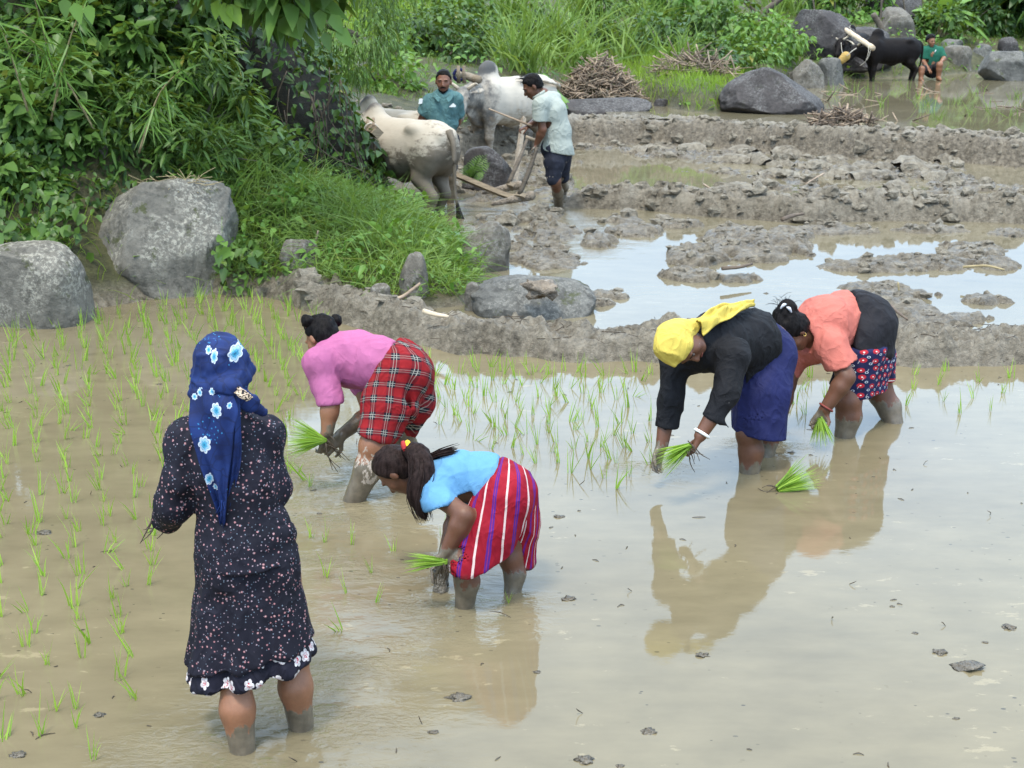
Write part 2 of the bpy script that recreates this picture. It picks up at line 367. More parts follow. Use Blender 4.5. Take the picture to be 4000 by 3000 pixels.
def m_scarf(roses):                               # blue scarf, roses at given places (x, z, r)
    g = G("scarf_cloth"); o = g.obj; x, _, z = g.xyz(o)
    c = g.ramp(g.noise(o, 14, 3), (.3, (.005, .012, .06)), (.7, (.012, .032, .14)))
    vine = g.n("TexVoronoi", {'Vector': g.vm('ADD', o, g.vm('SCALE', g.noise(o, 12, 2, col=True), .05)), 'Scale': 20.}, feature='DISTANCE_TO_EDGE')
    c = g.mix(g.mt('MULTIPLY', g.mt('LESS_THAN', vine.outputs[0], .035), .6), c, (.006, .012, .05))
    dots = g.n("TexVoronoi", {'Vector': o, 'Scale': 85.}); pt = g.mt('MULTIPLY', g.mt('LESS_THAN', dots.outputs['Distance'], .22), g.mt('GREATER_THAN', g.noise(o, 11, 1), .56))
    c = g.mix(pt, c, (.03, .17, .36))
    for (rx, rz, r, as_) in roses:
        dx = g.mt('SUBTRACT', x, rx); dz = g.mt('MULTIPLY', g.mt('SUBTRACT', z, rz), as_)
        d = g.mt('SQRT', g.mt('ADD', g.mt('MULTIPLY', dx, dx), g.mt('MULTIPLY', dz, dz))); an = g.mt('ARCTAN2', dz, dx)
        q = g.mt('DIVIDE', d, g.mt('MULTIPLY_ADD', g.mt('ABSOLUTE', g.mt('SINE', g.mt('MULTIPLY', an, 3.5))), r * .26, r * .78))
        rings = g.mt('SINE', g.mt('ADD', g.mt('MULTIPLY', q, 19.), g.mt('MULTIPLY', g.mt('SINE', g.mt('MULTIPLY', an, 5.)), 1.2)))
        col = g.ramp(q, (.0, (.02, .16, .26)), (.34, (.05, .30, .46)), (.42, (.16, .38, .52)), (.70, (.30, .46, .58)), (.78, (.50, .55, .60)))
        col = g.mix(g.mt('MULTIPLY', g.mt('GREATER_THAN', rings, .86), .85), col, (.02, .05, .16))
        c = g.mix(g.mt('LESS_THAN', q, 1.0), c, col)
    return g.done(g.bsdf(c, .75, g.bump(g.noise(o, 40, 4), .3, .004), .25))
def m_band():                                     # black and cream scroll border of the scarf
    g = G("scroll_border"); o = g.obj; w = g.n("TexWave", {'Vector': o, 'Scale': 30., 'Distortion': 9., 'Detail': 2., 'Detail Scale': 3.}, wave_type='RINGS')
    return g.done(g.bsdf(g.ramp(w.outputs[1], (.45, (.01, .008, .01)), (.6, (.55, .42, .30))), .8))
def m_tartan():
    g = G("tartan_cloth"); u, v, _ = g.xyz(g.att('weave', True)); S = .072
    def tri(t, off=0.): return g.mt('FRACT', g.mt('DIVIDE', g.mt('ADD', t, off), S))
    def band(t, a, b): return g.mt('MULTIPLY', g.mt('GREATER_THAN', t, a), g.mt('LESS_THAN', t, b))
    fu, fv = tri(u), tri(v); bu, bv = band(fu, .1, .56), band(fv, .1, .56)
    dk = g.mt('ADD', g.mt('MULTIPLY', g.mt('ADD', bu, bv), .40), g.mt('MULTIPLY', g.mt('MULTIPLY', bu, bv), .30))
    c = g.mix(dk, (.22, .008, .011), (.006, .007, .014))
    wl = g.mt('MAXIMUM', g.mt('MAXIMUM', band(fu, .24, .28), band(fu, .385, .425)), g.mt('MAXIMUM', band(fv, .24, .28), band(fv, .385, .425)))
    tw = g.mt('MULTIPLY', wl, g.mt('MULTIPLY_ADD', g.mt('MULTIPLY', bu, bv), .24, .26)); c = g.mix(tw, c, (.5, .47, .40))
    c = g.mix(g.mt('MULTIPLY', g.step(g.noise(g.obj, 6, 4), .56, .7), .35), c, (.13, .10, .07))
    return g.done(g.bsdf(c, .85, g.bump(wrinkle(g), .3, .02), .2))
def m_stripe():                                   # red with white and violet stripes, mud at the hem (uv.z = height above the hem)
    g = G("striped_cloth"); u, v, hh = g.xyz(g.att('weave', True)); S = .062
    f = g.mt('FRACT', g.mt('DIVIDE', g.mt('ADD', u, g.mt('MULTIPLY', g.noise(g.obj, 7, 2), .008)), S))
    c = g.ramp(g.noise(g.obj, 11, 3), (.3, (.19, .002, .012)), (.7, (.28, .008, .02)))
    def band(a, b): return g.mt('MULTIPLY', g.mt('GREATER_THAN', f, a), g.mt('LESS_THAN', f, b))
    c = g.mix(band(.08, .17), c, (.55, .42, .40)); c = g.mix(band(.52, .70), c, (.075, .012, .16)); c = g.mix(band(.595, .615), c, (.3, .02, .05))
    mud = g.step(g.mt('ADD', g.mt('MULTIPLY', g.noise(g.obj, 8, 4), .22), g.mt('SUBTRACT', 0.0, hh)), .02, .07); c = g.mix(g.mt('MULTIPLY', mud, .92), c, (.052, .041, .028))
    c = g.mix(g.mt('MULTIPLY', g.mt('LESS_THAN', hh, .012), g.mt('GREATER_THAN', hh, .007)), c, (.26, .21, .17))
    return g.done(g.bsdf(c, .8, g.bump(wrinkle(g), .3, .02), .2))
def m_navyflower():
    g = G("flowered_skirt_cloth"); u, v, _ = g.xyz(g.att('weave', True)); cell = .046
    c = g.ramp(g.noise(g.obj, 12, 3), (.3, (.007, .009, .035)), (.7, (.018, .02, .075)))
    q, d, _c = flower(g, u, v, cell, 12, .0125, .0012, rand=.25); c = g.mix(g.mt('LESS_THAN', q, 1.), c, (.38, .02, .03))
    c = g.mix(g.mt('LESS_THAN', d, .0032), c, (.75, .72, .68))
    q2, d2, _c = flower(g, g.mt('ADD', u, .026), g.mt('ADD', v, .026), cell, 6, .008, 0., rand=.3)
    c = g.mix(g.mt('MULTIPLY', g.mt('LESS_THAN', d2, .0062), g.mt('GREATER_THAN', d2, .0040)), c, (.55, .58, .62))
    w = g.mt('FRACT', g.mt('DIVIDE', g.mt('ADD', u, g.mt('MULTIPLY', v, .35)), cell)); z = g.mt('FRACT', g.mt('DIVIDE', v, cell))
    ln = g.mt('MULTIPLY', g.mt('LESS_THAN', w, .06), g.mt('MULTIPLY', g.mt('GREATER_THAN', z, .1), g.mt('LESS_THAN', z, .45))); c = g.mix(g.mt('MULTIPLY', ln, .6), c, (.5, .5, .52))
    return g.done(g.bsdf(c, .8, g.bump(g.noise(g.obj, 30, 3), .3, .005), .2))
def m_skin(name, col, mudcol=(.125, .10, .07)):
    g = G(name); o = g.obj; a = g.noise(o, 16, 4)
    c = g.ramp(a, (.3, tuple(x * .82 for x in col)), (.72, tuple(x * 1.15 for x in col)))
    m = g.att('mud'); n = g.noise(o, 22, 5, .65); k = g.step(g.mt('ADD', m, g.mt('MULTIPLY', g.mt('SUBTRACT', g.noise(g.scl(o, (1, 1, .45)), 18, 5, .68), .5), 1.7)), .44, .56)
    mc = g.ramp(g.noise(o, 30, 4), (.3, tuple(x * .75 for x in mudcol)), (.7, tuple(x * 1.3 for x in mudcol)))
    dry = g.att('dry'); kd = g.step(g.mt('ADD', dry, g.mt('MULTIPLY', g.mt('SUBTRACT', g.noise(g.scl(o, (1, 1, .5)), 34, 6, .7), .5), 3.2)), .70, .80)
    c = g.mix(k, c, mc); c = g.mix(kd, c, (.40, .33, .27)); ro = g.mix(k, (.48,) * 3, (.28,) * 3)
    return g.done(g.bsdf(c, ro, g.bump(g.mt('ADD', g.noise(o, 120, 3), g.mt('MULTIPLY', k, 2.)), .25, .003), .4, Subsurface_Weight=.06, Subsurface_Radius=(.012, .005, .003)))
def m_hair(name="black_hair", col=(.007, .006, .006)):
    g = G(name); o = g.obj; w = g.noise(g.scl(o, (90, 90, 14)), 1.0, 3)
    w2 = g.noise(g.scl(o, (200, 40, 200)), 1.0, 2); c = g.ramp(w, (.3, tuple(x * .6 for x in col)), (.75, tuple(x * 2.2 for x in col)))
    return g.done(g.bsdf(c, .48, g.bump(g.mt('ADD', w, w2), .6, .003), .05))
def m_water(name, stirs, base, rip=1.0, stain=1.0):
    """muddy still water; stirs = [(x, y, r)] places where feet and hands have stirred it"""
    g = G(name); p = g.pos; px, py, _ = g.xyz(p); p2 = g.cxyz(px, py, 0.)
    n1 = g.noise(p2, .8, 5, .6); n2 = g.noise(g.scl(p2, (3, 7, 1)), 1.0, 5, .62)
    lo, hi = tuple(c * .84 for c in base), tuple(min(1, c * 1.16) for c in base)
    c = g.ramp(g.mt('MULTIPLY_ADD', n2, .5, g.mt('MULTIPLY', n1, .5)), (.36, lo), (.64, hi))
    fl = g.n("TexVoronoi", {'Vector': g.scl(p2, (15, 26, 1)), 'Scale': 1.0, 'Randomness': 1.}); fr = g.xyz(fl.outputs['Color'])[0]
    bit = g.mt('MULTIPLY', g.mt('LESS_THAN', fl.outputs['Distance'], g.mt('MULTIPLY', fr, .15)), g.mt('MULTIPLY', g.mt('GREATER_THAN', fr, .5), g.step(g.noise(p2, 1.3, 3), .44, .6)))
    bit = g.mt('MULTIPLY', bit, stain); c = g.mix(bit, c, (.06, .05, .035))
    sk = g.n("TexNoise", {'Vector': g.scl(p2, (7, 16, 1)), 'Scale': 1., 'Detail': 5., 'Roughness': .68}).outputs[0]
    skm = g.step(g.mt('ADD', sk, g.mt('MULTIPLY', g.mt('SUBTRACT', n1, .5), .6)), .64, .70)       # thin silt skins that dull the mirror
    c = g.mix(g.mt('MULTIPLY', skm, .45), c, tuple(min(1, x * 1.9) for x in base))
    st = None; ring = None
    for (sx, sy, r) in stirs:
        d = g.n("VectorMath", {0: p2, 1: (sx, sy, 0.)}, operation='DISTANCE').outputs[1]; f = g.mt('SUBTRACT', 1.0, g.step(d, r * .15, r)); st = f if st is None else g.mt('MAXIMUM', st, f)
        if r < .8: dd = g.mt('ADD', d, g.mt('MULTIPLY', n2, .05)); w = g.mt('MULTIPLY', g.mt('SINE', g.mt('MULTIPLY', dd, 75.)), g.mt('MULTIPLY', g.mt('SUBTRACT', 1.0, g.step(d, .03, r * .62)), .08)); ring = w if ring is None else g.mt('ADD', ring, w)
    h1 = g.noise(g.scl(p2, (7, 15, 1)), 1.0, 4, .6, 1.2); h2 = g.noise(g.scl(p2, (1.1, 2.4, 1)), 1.0, 3); h3 = g.noise(g.scl(p2, (26, 44, 1)), 1.0, 3, .6, .6)
    amp = g.mt('MULTIPLY_ADD', st, 1.0, .05 * rip) if st is not None else .05 * rip
    patch = g.step(g.noise(g.scl(p2, (2.2, 4.5, 1)), 1.0, 4, .6), .42, .62)
    amp2 = g.mt('MULTIPLY', st, patch) if st is not None else 0.0
    h = g.mt('ADD', g.mt('MULTIPLY', h1, g.mt('MULTIPLY', amp, .40)), g.mt('ADD', g.mt('MULTIPLY', h2, .16 * rip), g.mt('MULTIPLY', h3, g.mt('MULTIPLY_ADD', amp2, .85, .010 * rip))))
    if ring is not None: h = g.mt('ADD', h, ring)
    h = g.mt('ADD', h, g.mt('MULTIPLY', bit, .12)); nb = g.bump(h, .55, .018)
    ro = g.mt('MULTIPLY_ADD', skm, .10, .02)
    return g.done(g.bsdf(c, ro, nb, .5, IOR=1.333))
def m_mud(name="mud"):
    g = G(name); p = g.pos; a = g.noise(p, 2.2, 5, .6); b = g.noise(p, 17, 6, .68); gr = g.att('soil'); wet = g.att('wet')
    c = g.ramp(g.mt('MULTIPLY_ADD', b, .6, g.mt('MULTIPLY', a, .4)), (.34, (.080, .066, .047)), (.45, (.205, .174, .128)), (.60, (.36, .315, .245)))
    c = g.mix(g.mt('MULTIPLY', wet, .85), c, g.ramp(b, (.34, (.062, .048, .032)), (.50, (.15, .120, .084)), (.66, (.27, .222, .162))))
    s = g.ramp(g.noise(p, 6, 6, .65), (.3, (.035, .032, .014)), (.55, (.085, .085, .03)), (.75, (.16, .125, .07))); c = g.mix(gr, c, s)
    ro = g.mt('SUBTRACT', g.mt('MULTIPLY_ADD', b, .5, .42), g.mt('MULTIPLY', wet, g.mt('MULTIPLY_ADD', g.step(g.noise(p, 3.5, 4, .6), .42, .6), .42, .14)), clamp=True)
    h = g.mt('ADD', g.noise(p, 26, 6, .72, .8), g.mt('MULTIPLY', g.noise(p, 90, 4, .7), .35))
    return g.done(g.bsdf(c, ro, g.bump(h, 1.0, .05), .45))
def m_rock(name, c0, c1, lichen=(.42, .41, .37), lk=.5, moss=0.0):
    g = G(name); o = g.obj; a = g.noise(o, 3.0, 6, .65); b = g.noise(o, 14, 6, .7)
    c = g.ramp(g.mt('MULTIPLY_ADD', b, .5, g.mt('MULTIPLY', a, .5)), (.34, c0), (.62, c1))
    nz = g.xyz(g.n("NewGeometry").outputs['Normal'])[2]
    l = g.mt('MULTIPLY', g.step(g.noise(o, 30, 7, .78), .49, .56), g.step(g.mt('ADD', g.noise(o, 2.2, 4), g.mt('MULTIPLY', nz, .16)), .48, .64)); c = g.mix(g.mt('MULTIPLY', l, lk), c, lichen)
    c = g.mix(g.mt('MULTIPLY', g.step(g.noise(o, 6, 6, .7), .52, .62), .55), c, tuple(x * .45 for x in c0))
    vo = g.n("TexVoronoi", {'Vector': o, 'Scale': 14.}); r = g.xyz(vo.outputs['Color'])[0]
    c = g.mix(g.mt('MULTIPLY', g.mt('LESS_THAN', g.mt('ADD', vo.outputs['Distance'], g.mt('MULTIPLY', b, .3)), g.mt('MULTIPLY', r, .27)), lk * .55), c, lichen)
    if moss: c = g.mix(g.mt('MULTIPLY', g.step(g.noise(o, 5, 5, .7), .58, .66), moss), c, (.055, .062, .02))
    h = g.mt('ADD', g.noise(o, 8, 7, .7), g.mt('MULTIPLY', g.noise(o, 60, 4, .7), .25))
    return g.done(g.bsdf(c, .8, g.bump(h, .8, .03), .3))
def m_leaf(name, d, l, trans=.35, rough=.45, yel=.06):
    g = G(name); t = g.att('tint'); c = g.ramp(t, (0., d), (.75, l), (.93, tuple(min(1, x * 1.25) for x in l)), (1., (.22, .22, .035)))
    pr = g.bsdf(c, rough, None, .35); tr = g.n("BsdfTranslucent", {'Color': g.mix(.5, c, (.25, .32, .02), 'MIX')}).outputs[0]
    return g.done(g.n("MixShader", {0: trans, 1: pr, 2: tr}).outputs[0])
def m_wood(name, c0, c1, sc=(4, 4, 60), bump=.5):
    g = G(name); o = g.obj; a = g.noise(g.scl(o, sc), 1.0, 5, .6); b = g.noise(o, 11, 4)
    c = g.ramp(g.mt('MULTIPLY_ADD', a, .6, g.mt('MULTIPLY', b, .4)), (.32, c0), (.66, c1)); return g.done(g.bsdf(c, .75, g.bump(g.mt('ADD', a, g.noise(o, 60, 3)), bump, .008), .25))
def m_hide(name, base, grey, mud, amt):
    """cattle hide: attribute 'mud' (dirty lower flanks), 'grey' (dark neck and hump)"""
    g = G(name); o = g.obj; n = g.noise(o, 7, 6, .68); n2 = g.noise(g.scl(o, (10, 10, 22)), 1., 5, .7)
    c = g.ramp(g.noise(o, 4, 4), (.3, tuple(x * .86 for x in base)), (.7, base))
    c = g.mix(g.step(g.mt('ADD', g.att('grey'), g.mt('MULTIPLY', g.mt('SUBTRACT', n, .5), .9)), .35, .75), c, grey)
    k = g.step(g.mt('ADD', g.mt('MULTIPLY', g.att('mud'), amt), g.mt('MULTIPLY', g.mt('SUBTRACT', g.mt('MULTIPLY_ADD', n2, .6, g.mt('MULTIPLY', n, .4)), .5), 2.6)), .38, .78)
    c = g.mix(g.mt('MULTIPLY', k, .85), c, g.ramp(n, (.3, tuple(x * .6 for x in mud)), (.7, tuple(x * 1.35 for x in mud))))
    return g.done(g.bsdf(c, .62, g.bump(g.mt('ADD', g.noise(g.scl(o, (40, 40, 110)), 1., 3), n2), .35, .006), .12))

WATERCOL = (.165, .136, .082)
MAT = dict(
    skin=m_skin("brown_skin", (.235, .105, .055)), skin_d=m_skin("dark_brown_skin", (.125, .052, .028)),
    hair=m_hair(), hair_b=m_hair("dark_brown_hair", (.016, .010, .009)),
    floral=m_floral(), hem=m_hem(), band=m_band(), tartan=m_tartan(), stripe=m_stripe(), navyflower=m_navyflower(),
    pink=m_plain("pink_jersey", (.355, .10, .215), .8, .1, 7, .3, .004, wr=.22), blue=m_plain("light_blue_jersey", (.095, .245, .42), .8, .08, 6, .3, .004, wr=.22),
    black=m_plain("black_cotton", (.007, .007, .009), .8, .3, 7, .4, .006, .25, spots=((.22, .20, .18), 14., .022), wr=.4), navy=m_plain("navy_cotton", (.008, .011, .068), .75, .22, 6, .3, .005, wr=.3),
    yellow=m_plain("yellow_cotton", (.54, .41, .075), .8, .08, 9, .3, .004, wr=.4), coral=m_plain("coral_jersey", (.44, .125, .095), .8, .1, 6, .35, .005, wr=.3),
    wrap=m_plain("black_wrap_cloth", (.009, .008, .011), .8, .25, 6, .35, .005, wr=.3), teal=m_plain("teal_knit", (.075, .16, .165), .85, .15, 9, .35, .006, wr=.45),
    white=m_plain("worn_white_cotton", (.335, .36, .32), .85, .03, 8, .35, .006, wr=.35), shorts=m_plain("dark_blue_shorts_cloth", (.013, .015, .026), .8, .3, 16, .4, .006, spots=((.22, .19, .16), 16., .16)),
    green=m_plain("green_jersey", (.012, .10, .062), .85, .15, 10, .35, .005), dark=m_plain("dark_shorts_cloth", (.02, .018, .02), .85, .2, 9, .3, .005),
    print_w=m_plain("white_print", (.72, .74, .74), .7, .04, 20, .05), bead=m_plain("white_bangle_plastic", (.78, .78, .75), .4, .05, 30, .05, spec=.5), redcord=m_plain("red_cord", (.22, .05, .04), .7),
    tie=m_plain("coral_hair_band", (.75, .17, .15), .6), tie_y=m_plain("yellow_scrunchie_cloth", (.85, .50, .02), .7), tie_r=m_plain("red_scrunchie_cloth", (.30, .02, .02), .7),
    steel=m_plain("shiny_clip", (.55, .56, .60), .25, .05, 30, .05, spec=.8), lip=m_plain("lip_skin", (.16, .05, .04), .5), eye=m_plain("eye_white", (.08, .062, .052), .4, .05), iris=m_plain("dark_iris", (.012, .008, .006), .2),
    gold=m_plain("gold_ring", (.6, .38, .08), .35, .1, 40, .05, spec=.8),
    mud=m_mud(), clod=m_plain("mud_clod", (.20, .16, .12), .6, .45, 12, .9, .02, .4, 70), wetclod=m_plain("wet_mud_clod", (.10, .083, .06), .36, .4, 20, .8, .012, .5, 90),
    rock_l=m_rock("pale_granite", (.075, .07, .06), (.20, .185, .155), (.37, .35, .29), .75, .85), rock_m=m_rock("grey_brown_stone", (.06, .053, .045), (.17, .15, .12), (.3, .29, .26), .45, .5),
    rock_d=m_rock("dark_stone", (.026, .023, .023), (.075, .066, .064), (.26, .26, .25), .35, .1), rock_w=m_rock("wet_grey_stone", (.05, .049, .046), (.15, .146, .132), (.27, .26, .23), .45, .75),
    rice=m_leaf("rice_blade", (.16, .34, .035), (.33, .50, .06), .4, .5), grass=m_leaf("grass_blade", (.055, .125, .018), (.19, .29, .06), .35, .5),
    grass_y=m_leaf("yellow_green_grass_blade", (.13, .26, .022), (.30, .44, .05), .4, .5), leaf=m_leaf("leaf", (.020, .056, .011), (.115, .215, .042), .28, .42),
    leaf_d=m_leaf("dark_leaf", (.013, .038, .009), (.062, .135, .026), .22, .42), leaf_b=m_leaf("bright_leaf", (.065, .17, .022), (.18, .32, .06), .35, .42),
    leaf_lime=m_leaf("lime_leaf", (.26, .46, .04), (.38, .58, .08), .4, .4),
    bark=m_wood("bark", (.05, .04, .03), (.16, .13, .10)), rock_shade=m_wood("shade_dark_rock", (.009, .0085, .006), (.028, .025, .018)),  # second one: leaning rock, deep shade under the tree put into its near-black colour
    stick=m_wood("dry_stick", (.17, .12, .085), (.42, .32, .23)), stick_d=m_wood("dark_stick", (.06, .045, .035), (.2, .15, .11)), wood=m_wood("worn_timber", (.11, .085, .06), (.30, .24, .17)),
    peeled=m_wood("peeled_pole", (.42, .32, .22), (.66, .54, .40)), rope=m_wood("pale_rope", (.35, .31, .25), (.55, .5, .42)), straw=m_wood("straw", (.22, .17, .09), (.42, .34, .19)),
    root=m_plain("muddy_root", (.07, .052, .035), .5, .4, 30, .6), horn=m_plain("horn", (.42, .36, .28), .5, .3, 12, .3), hoof=m_plain("hoof", (.05, .045, .04), .5),
    white_hide=m_hide("white_hide", (.47, .41, .33), (.13, .12, .11), (.10, .08, .06), 1.5), grey_hide=m_hide("grey_white_hide", (.50, .45, .38), (.10, .098, .095), (.22, .17, .12), .75),
    black_hide=m_hide("black_hide", (.009, .007, .007), (.006, .005, .006), (.026, .018, .014), .5), muzzle=m_plain("muzzle_guard", (.42, .27, .08), .7, .2, 60, .4), tuft=m_plain("black_tail_hair", (.015, .013, .013), .6, .3, 60, .8),
)
# ------------------------------------------------------------------ the lie of the land
W1, W2, W4 = 0.0, 0.06, 0.40                      # water levels: near paddy, ploughed paddies, far paddy
def line(pts, z):
    q = np.array([P(a, b, z)[:2] for a, b in pts]); return q[:, 0], q[:, 1]
b1x, b1y = line([(300, 548), (470, 564), (600, 588), (740, 632), (880, 674), (1010, 694), (1200, 708), (1400, 711), (1700, 712), (2212, 714)], .15)
b2x, b2y = line([(1150, 422), (1250, 418), (1400, 424), (1520, 434), (1640, 442), (1760, 446), (1900, 442), (2050, 444), (2212, 450)], .18)
b3x, b3y = line([(1000, 300), (1240, 262), (1400, 262), (1550, 268), (1700, 280), (1850, 290), (2000, 292), (2212, 306)], .35)
tx, ty = line([(700, 330), (860, 300), (1000, 284), (1120, 258), (1220, 226), (1400, 224), (1480, 244), (1550, 250), (1640, 214), (1720, 186), (1860, 172), (1990, 168), (2212, 150)], .38)
def bund1(x): return np.interp(x, b1x, b1y)
def bund2(x): return np.interp(x, b2x, b2y)
def bund3(x): return np.interp(x, b3x, b3y)
def toe(x): return np.interp(x, tx, ty)
hill_poly = np.array([P(a, b, .08)[:2] for a, b in [(-700, 720), (-200, 705), (40, 668), (205, 640), (430, 612), (600, 618), (730, 640), (860, 668), (1000, 655), (1060, 600), (1030, 560), (985, 505), (930, 468), (850, 430), (790, 405), (760, 372)]] + [(-2.3, 20.0), (-3.0, 23.0), (-16, 24)])
def poly_dist(X, Y, poly):
    """signed distance to a closed outline (positive inside)"""
    X = np.asarray(X, float); Y = np.asarray(Y, float); d = np.full(X.shape, 1e9); ins = np.zeros(X.shape, bool); n = len(poly)
    for i in range(n):
        (x0, y0), (x1, y1) = poly[i], poly[(i + 1) % n]; vx, vy = x1 - x0, y1 - y0
        t = np.clip(((X - x0) * vx + (Y - y0) * vy) / (vx * vx + vy * vy), 0, 1); d = np.minimum(d, np.hypot(X - x0 - t * vx, Y - y0 - t * vy))
        c = ((y0 > Y) != (y1 > Y)) & (X < (x1 - x0) * (Y - y0) / (y1 - y0 + 1e-12) + x0); ins ^= c
    return np.where(ins, d, -d)
# mud that stands out of the second paddy: (px, py, half width px, half depth px, height m)
ISL = [(1150, 505, 120, 40, .07), (1170, 560, 90, 28, .05), (1120, 470, 110, 22, .07), (1290, 525, 60, 16, .11), (1375, 502, 75, 12, .10), (1460, 487, 60, 9, .09), (1640, 532, 130, 24, .15), (1600, 510, 90, 14, .11), (1700, 512, 70, 14, .11),
       (1500, 558, 70, 24, .13), (1560, 540, 60, 14, .11), (1490, 598, 75, 14, .10), (1590, 604, 60, 9, .06), (1645, 560, 60, 10, .08), (1790, 500, 110, 10, .06), (1880, 578, 130, 13, .06), (1990, 572, 130, 16, .09), (2095, 545, 85, 20, .10), (2150, 575, 60, 12, .09),
       (1900, 628, 90, 16, .06), (1950, 668, 70, 38, .11), (1960, 640, 80, 12, .06), (2130, 652, 60, 11, .08), (2080, 690, 70, 10, .05), (2000, 700, 90, 14, .07), (1310, 640, 70, 10, .06), (1290, 655, 50, 12, .06), (2190, 505, 60, 10, .06), (1340, 478, 60, 9, .06), (2010, 498, 90, 9, .06)]
ISLW = []
for a, b, w, d, h in ISL:
    c = P(a, b, W2); ISLW.append((c[0], c[1], w / PPM(c), abs(P(a, b - d, W2)[1] - P(a, b + d, W2)[1]) / 2, h))
PUD = [(965, 462, 70, 22), (905, 436, 60, 18), (1060, 455, 110, 16), (1212, 446, 45, 10), (880, 420, 60, 16), (1040, 312, 60, 10), (1340, 372, 130, 26), (1480, 388, 130, 16), (1300, 395, 60, 20), (1560, 388, 60, 12), (2170, 382, 70, 18), (2180, 432, 60, 16), (2110, 345, 60, 10), (1560, 430, 60, 8), (1700, 424, 90, 9), (1900, 428, 120, 9), (1290, 340, 80, 14), (1420, 355, 80, 14), (1830, 398, 60, 9), (1990, 430, 70, 8), (1830, 300, 120, 6)]
PUDW = []
for a, b, w, d in PUD:
    c = P(a, b, W2); PUDW.append((c[0], c[1], w / PPM(c), abs(P(a, b - d, W2)[1] - P(a, b + d, W2)[1]) / 2))
def sil(a, b, k): h = np.maximum(k - np.abs(a - b), 0) / k; return np.maximum(a, b) + h * h * k * .25
def land(X, Y, full=False):
    X = np.asarray(X, float); Y = np.asarray(Y, float)
    n1 = fbm2(X * 2.2, Y * 2.2, 4, 1); n2 = fbm2(X * 7, Y * 7, 4, 5, .6); n3 = fbm2(X * 1.1, Y * 1.1, 3, 9); n4 = fbm2(X * 15, Y * 15, 3, 13, .65)
    rough = np.abs(fbm2(X * 5.2, Y * 5.2, 4, 21, .62))
    z = np.full(X.shape, -.09); soil = np.zeros(X.shape); wet = np.zeros(X.shape)
    wob = .07 * vn2(X * 2.3, Y * .4, 3) + .04 * vn2(X * 6, Y, 4)
    d1 = Y - bund1(X) + wob
    # second and third paddies
    f2 = W2 - .07 + .02 * n1
    for (cx, cy, rx, ry, hh) in ISLW:
        r2 = ((X - cx) / rx) ** 2 + ((Y - cy) / ry) ** 2; m = np.clip(1.15 - r2 - .9 * (n2 + .55 * n1), 0, 1)
        f2 = np.maximum(f2, W2 - .07 + (hh * .48 + .07) * sstep(0, .8, m) * (1 + .5 * n2) + .05 * sstep(.15, .6, m) * rough)
    third = sstep(-.05, .25, Y - np.where(X > b2x[0], bund2(X), 13.4 + 1.5 * vn2(X * 1.5, Y * 1.2, 31)))
    pm = np.zeros(X.shape)
    for (cx, cy, rx, ry) in PUDW: pm = np.maximum(pm, np.clip(1.5 - ((X - cx) / rx) ** 2 - ((Y - cy) / ry) ** 2 + .8 * n2, 0, 1))
    furrow = fbm2(X * 1.5 + .6 * vn2(X, Y * 2, 41), Y * 3.4, 3, 33)
    f3 = W2 - .004 + .06 * furrow + .10 * (rough - .22) + .055 * n2 + .028 * n4 - .19 * sstep(.2, .8, pm)
    f2 = f2 * (1 - third) + f3 * third
    z = np.where(d1 > 0, f2, z + .03 * n1); wet = np.where(d1 > 0, .55 + .3 * third, .5)
    # far paddy behind the third bund
    d3 = Y - bund3(X) + wob; z = np.where(d3 > 0, W4 - .06 + .06 * n2 - .03, z)
    # bunds
    def bank(d, half, crest, ok): return np.where(ok, crest * (1 - sstep(half * .42, half, np.abs(d))), -9)
    k1 = bank(d1, .37 + .07 * n3, .175 + .05 * n1 + .07 * n2 + .09 * rough + .06 * n4, X > b1x[0] - .5) - .03
    d2 = Y - bund2(X) + wob; fade = sstep(b2x[0], b2x[0] + .8, X)
    k2 = bank(d2, .34 + .05 * n3, (.275 + .05 * n1 + .08 * n2 + .09 * rough + .06 * n4) * fade, X > b2x[0]) - .02
    k3 = bank(d3, .62 + .08 * n3, (.42 + .05 * n1 + .08 * n2 + .07 * rough), X > b3x[0] - 1) - .02
    z = np.maximum(np.maximum(z, k1), np.maximum(k2, k3)); dry = np.maximum.reduce([sstep(.02, .15, k1 - W1), sstep(.1, .2, k2), sstep(.32, .45, k3)]); wet = wet * (1 - .85 * dry)
    # bank behind the paddies, rising to the far hill
    dt = Y - toe(X) + .25 * n3; right = sstep(3.8, 6.0, X)
    rise = np.where(dt > 0, .25 * sstep(0, .8, dt) + (.085 + .075 * right) * np.minimum(dt, 14) + .10 * np.clip(dt - 14, 0, 1e9) * (1 - .3 * sstep(80, 300, dt)), 0)
    far = .38 + np.minimum(rise, 60) + .10 * n3 * sstep(0, 2, dt); b = sstep(-.05, .15, dt); z = np.where(dt > -.2, np.maximum(z, far * b + z * (1 - b)), z); soil = np.maximum(soil, sstep(-.1, .25, dt)); wet = wet * (1 - soil)
    # overgrown bank on the left
    hd = poly_dist(X, Y, hill_poly) + .10 * n1; left = 1 - sstep(-3.3, -1.7, X)
    hz = .10 * sstep(-.05, .1, hd) + (.30 + .46 * left) * np.clip(hd, 0, 1.4) + (.12 + .55 * left) * np.clip(hd - 1.4, 0, 2.6 + 0 * hd) + .05 * np.clip(hd - 4, 0, 99)
    hz = hz + .10 * n3 * sstep(.1, 1, hd); z = np.where(hd > -.05, np.maximum(z, hz), z); soil = np.maximum(soil, sstep(-.02, .12, hd)); wet = wet * (1 - sstep(-.02, .1, hd))
    if full: return z, soil, np.clip(wet, 0, 1)
    return z
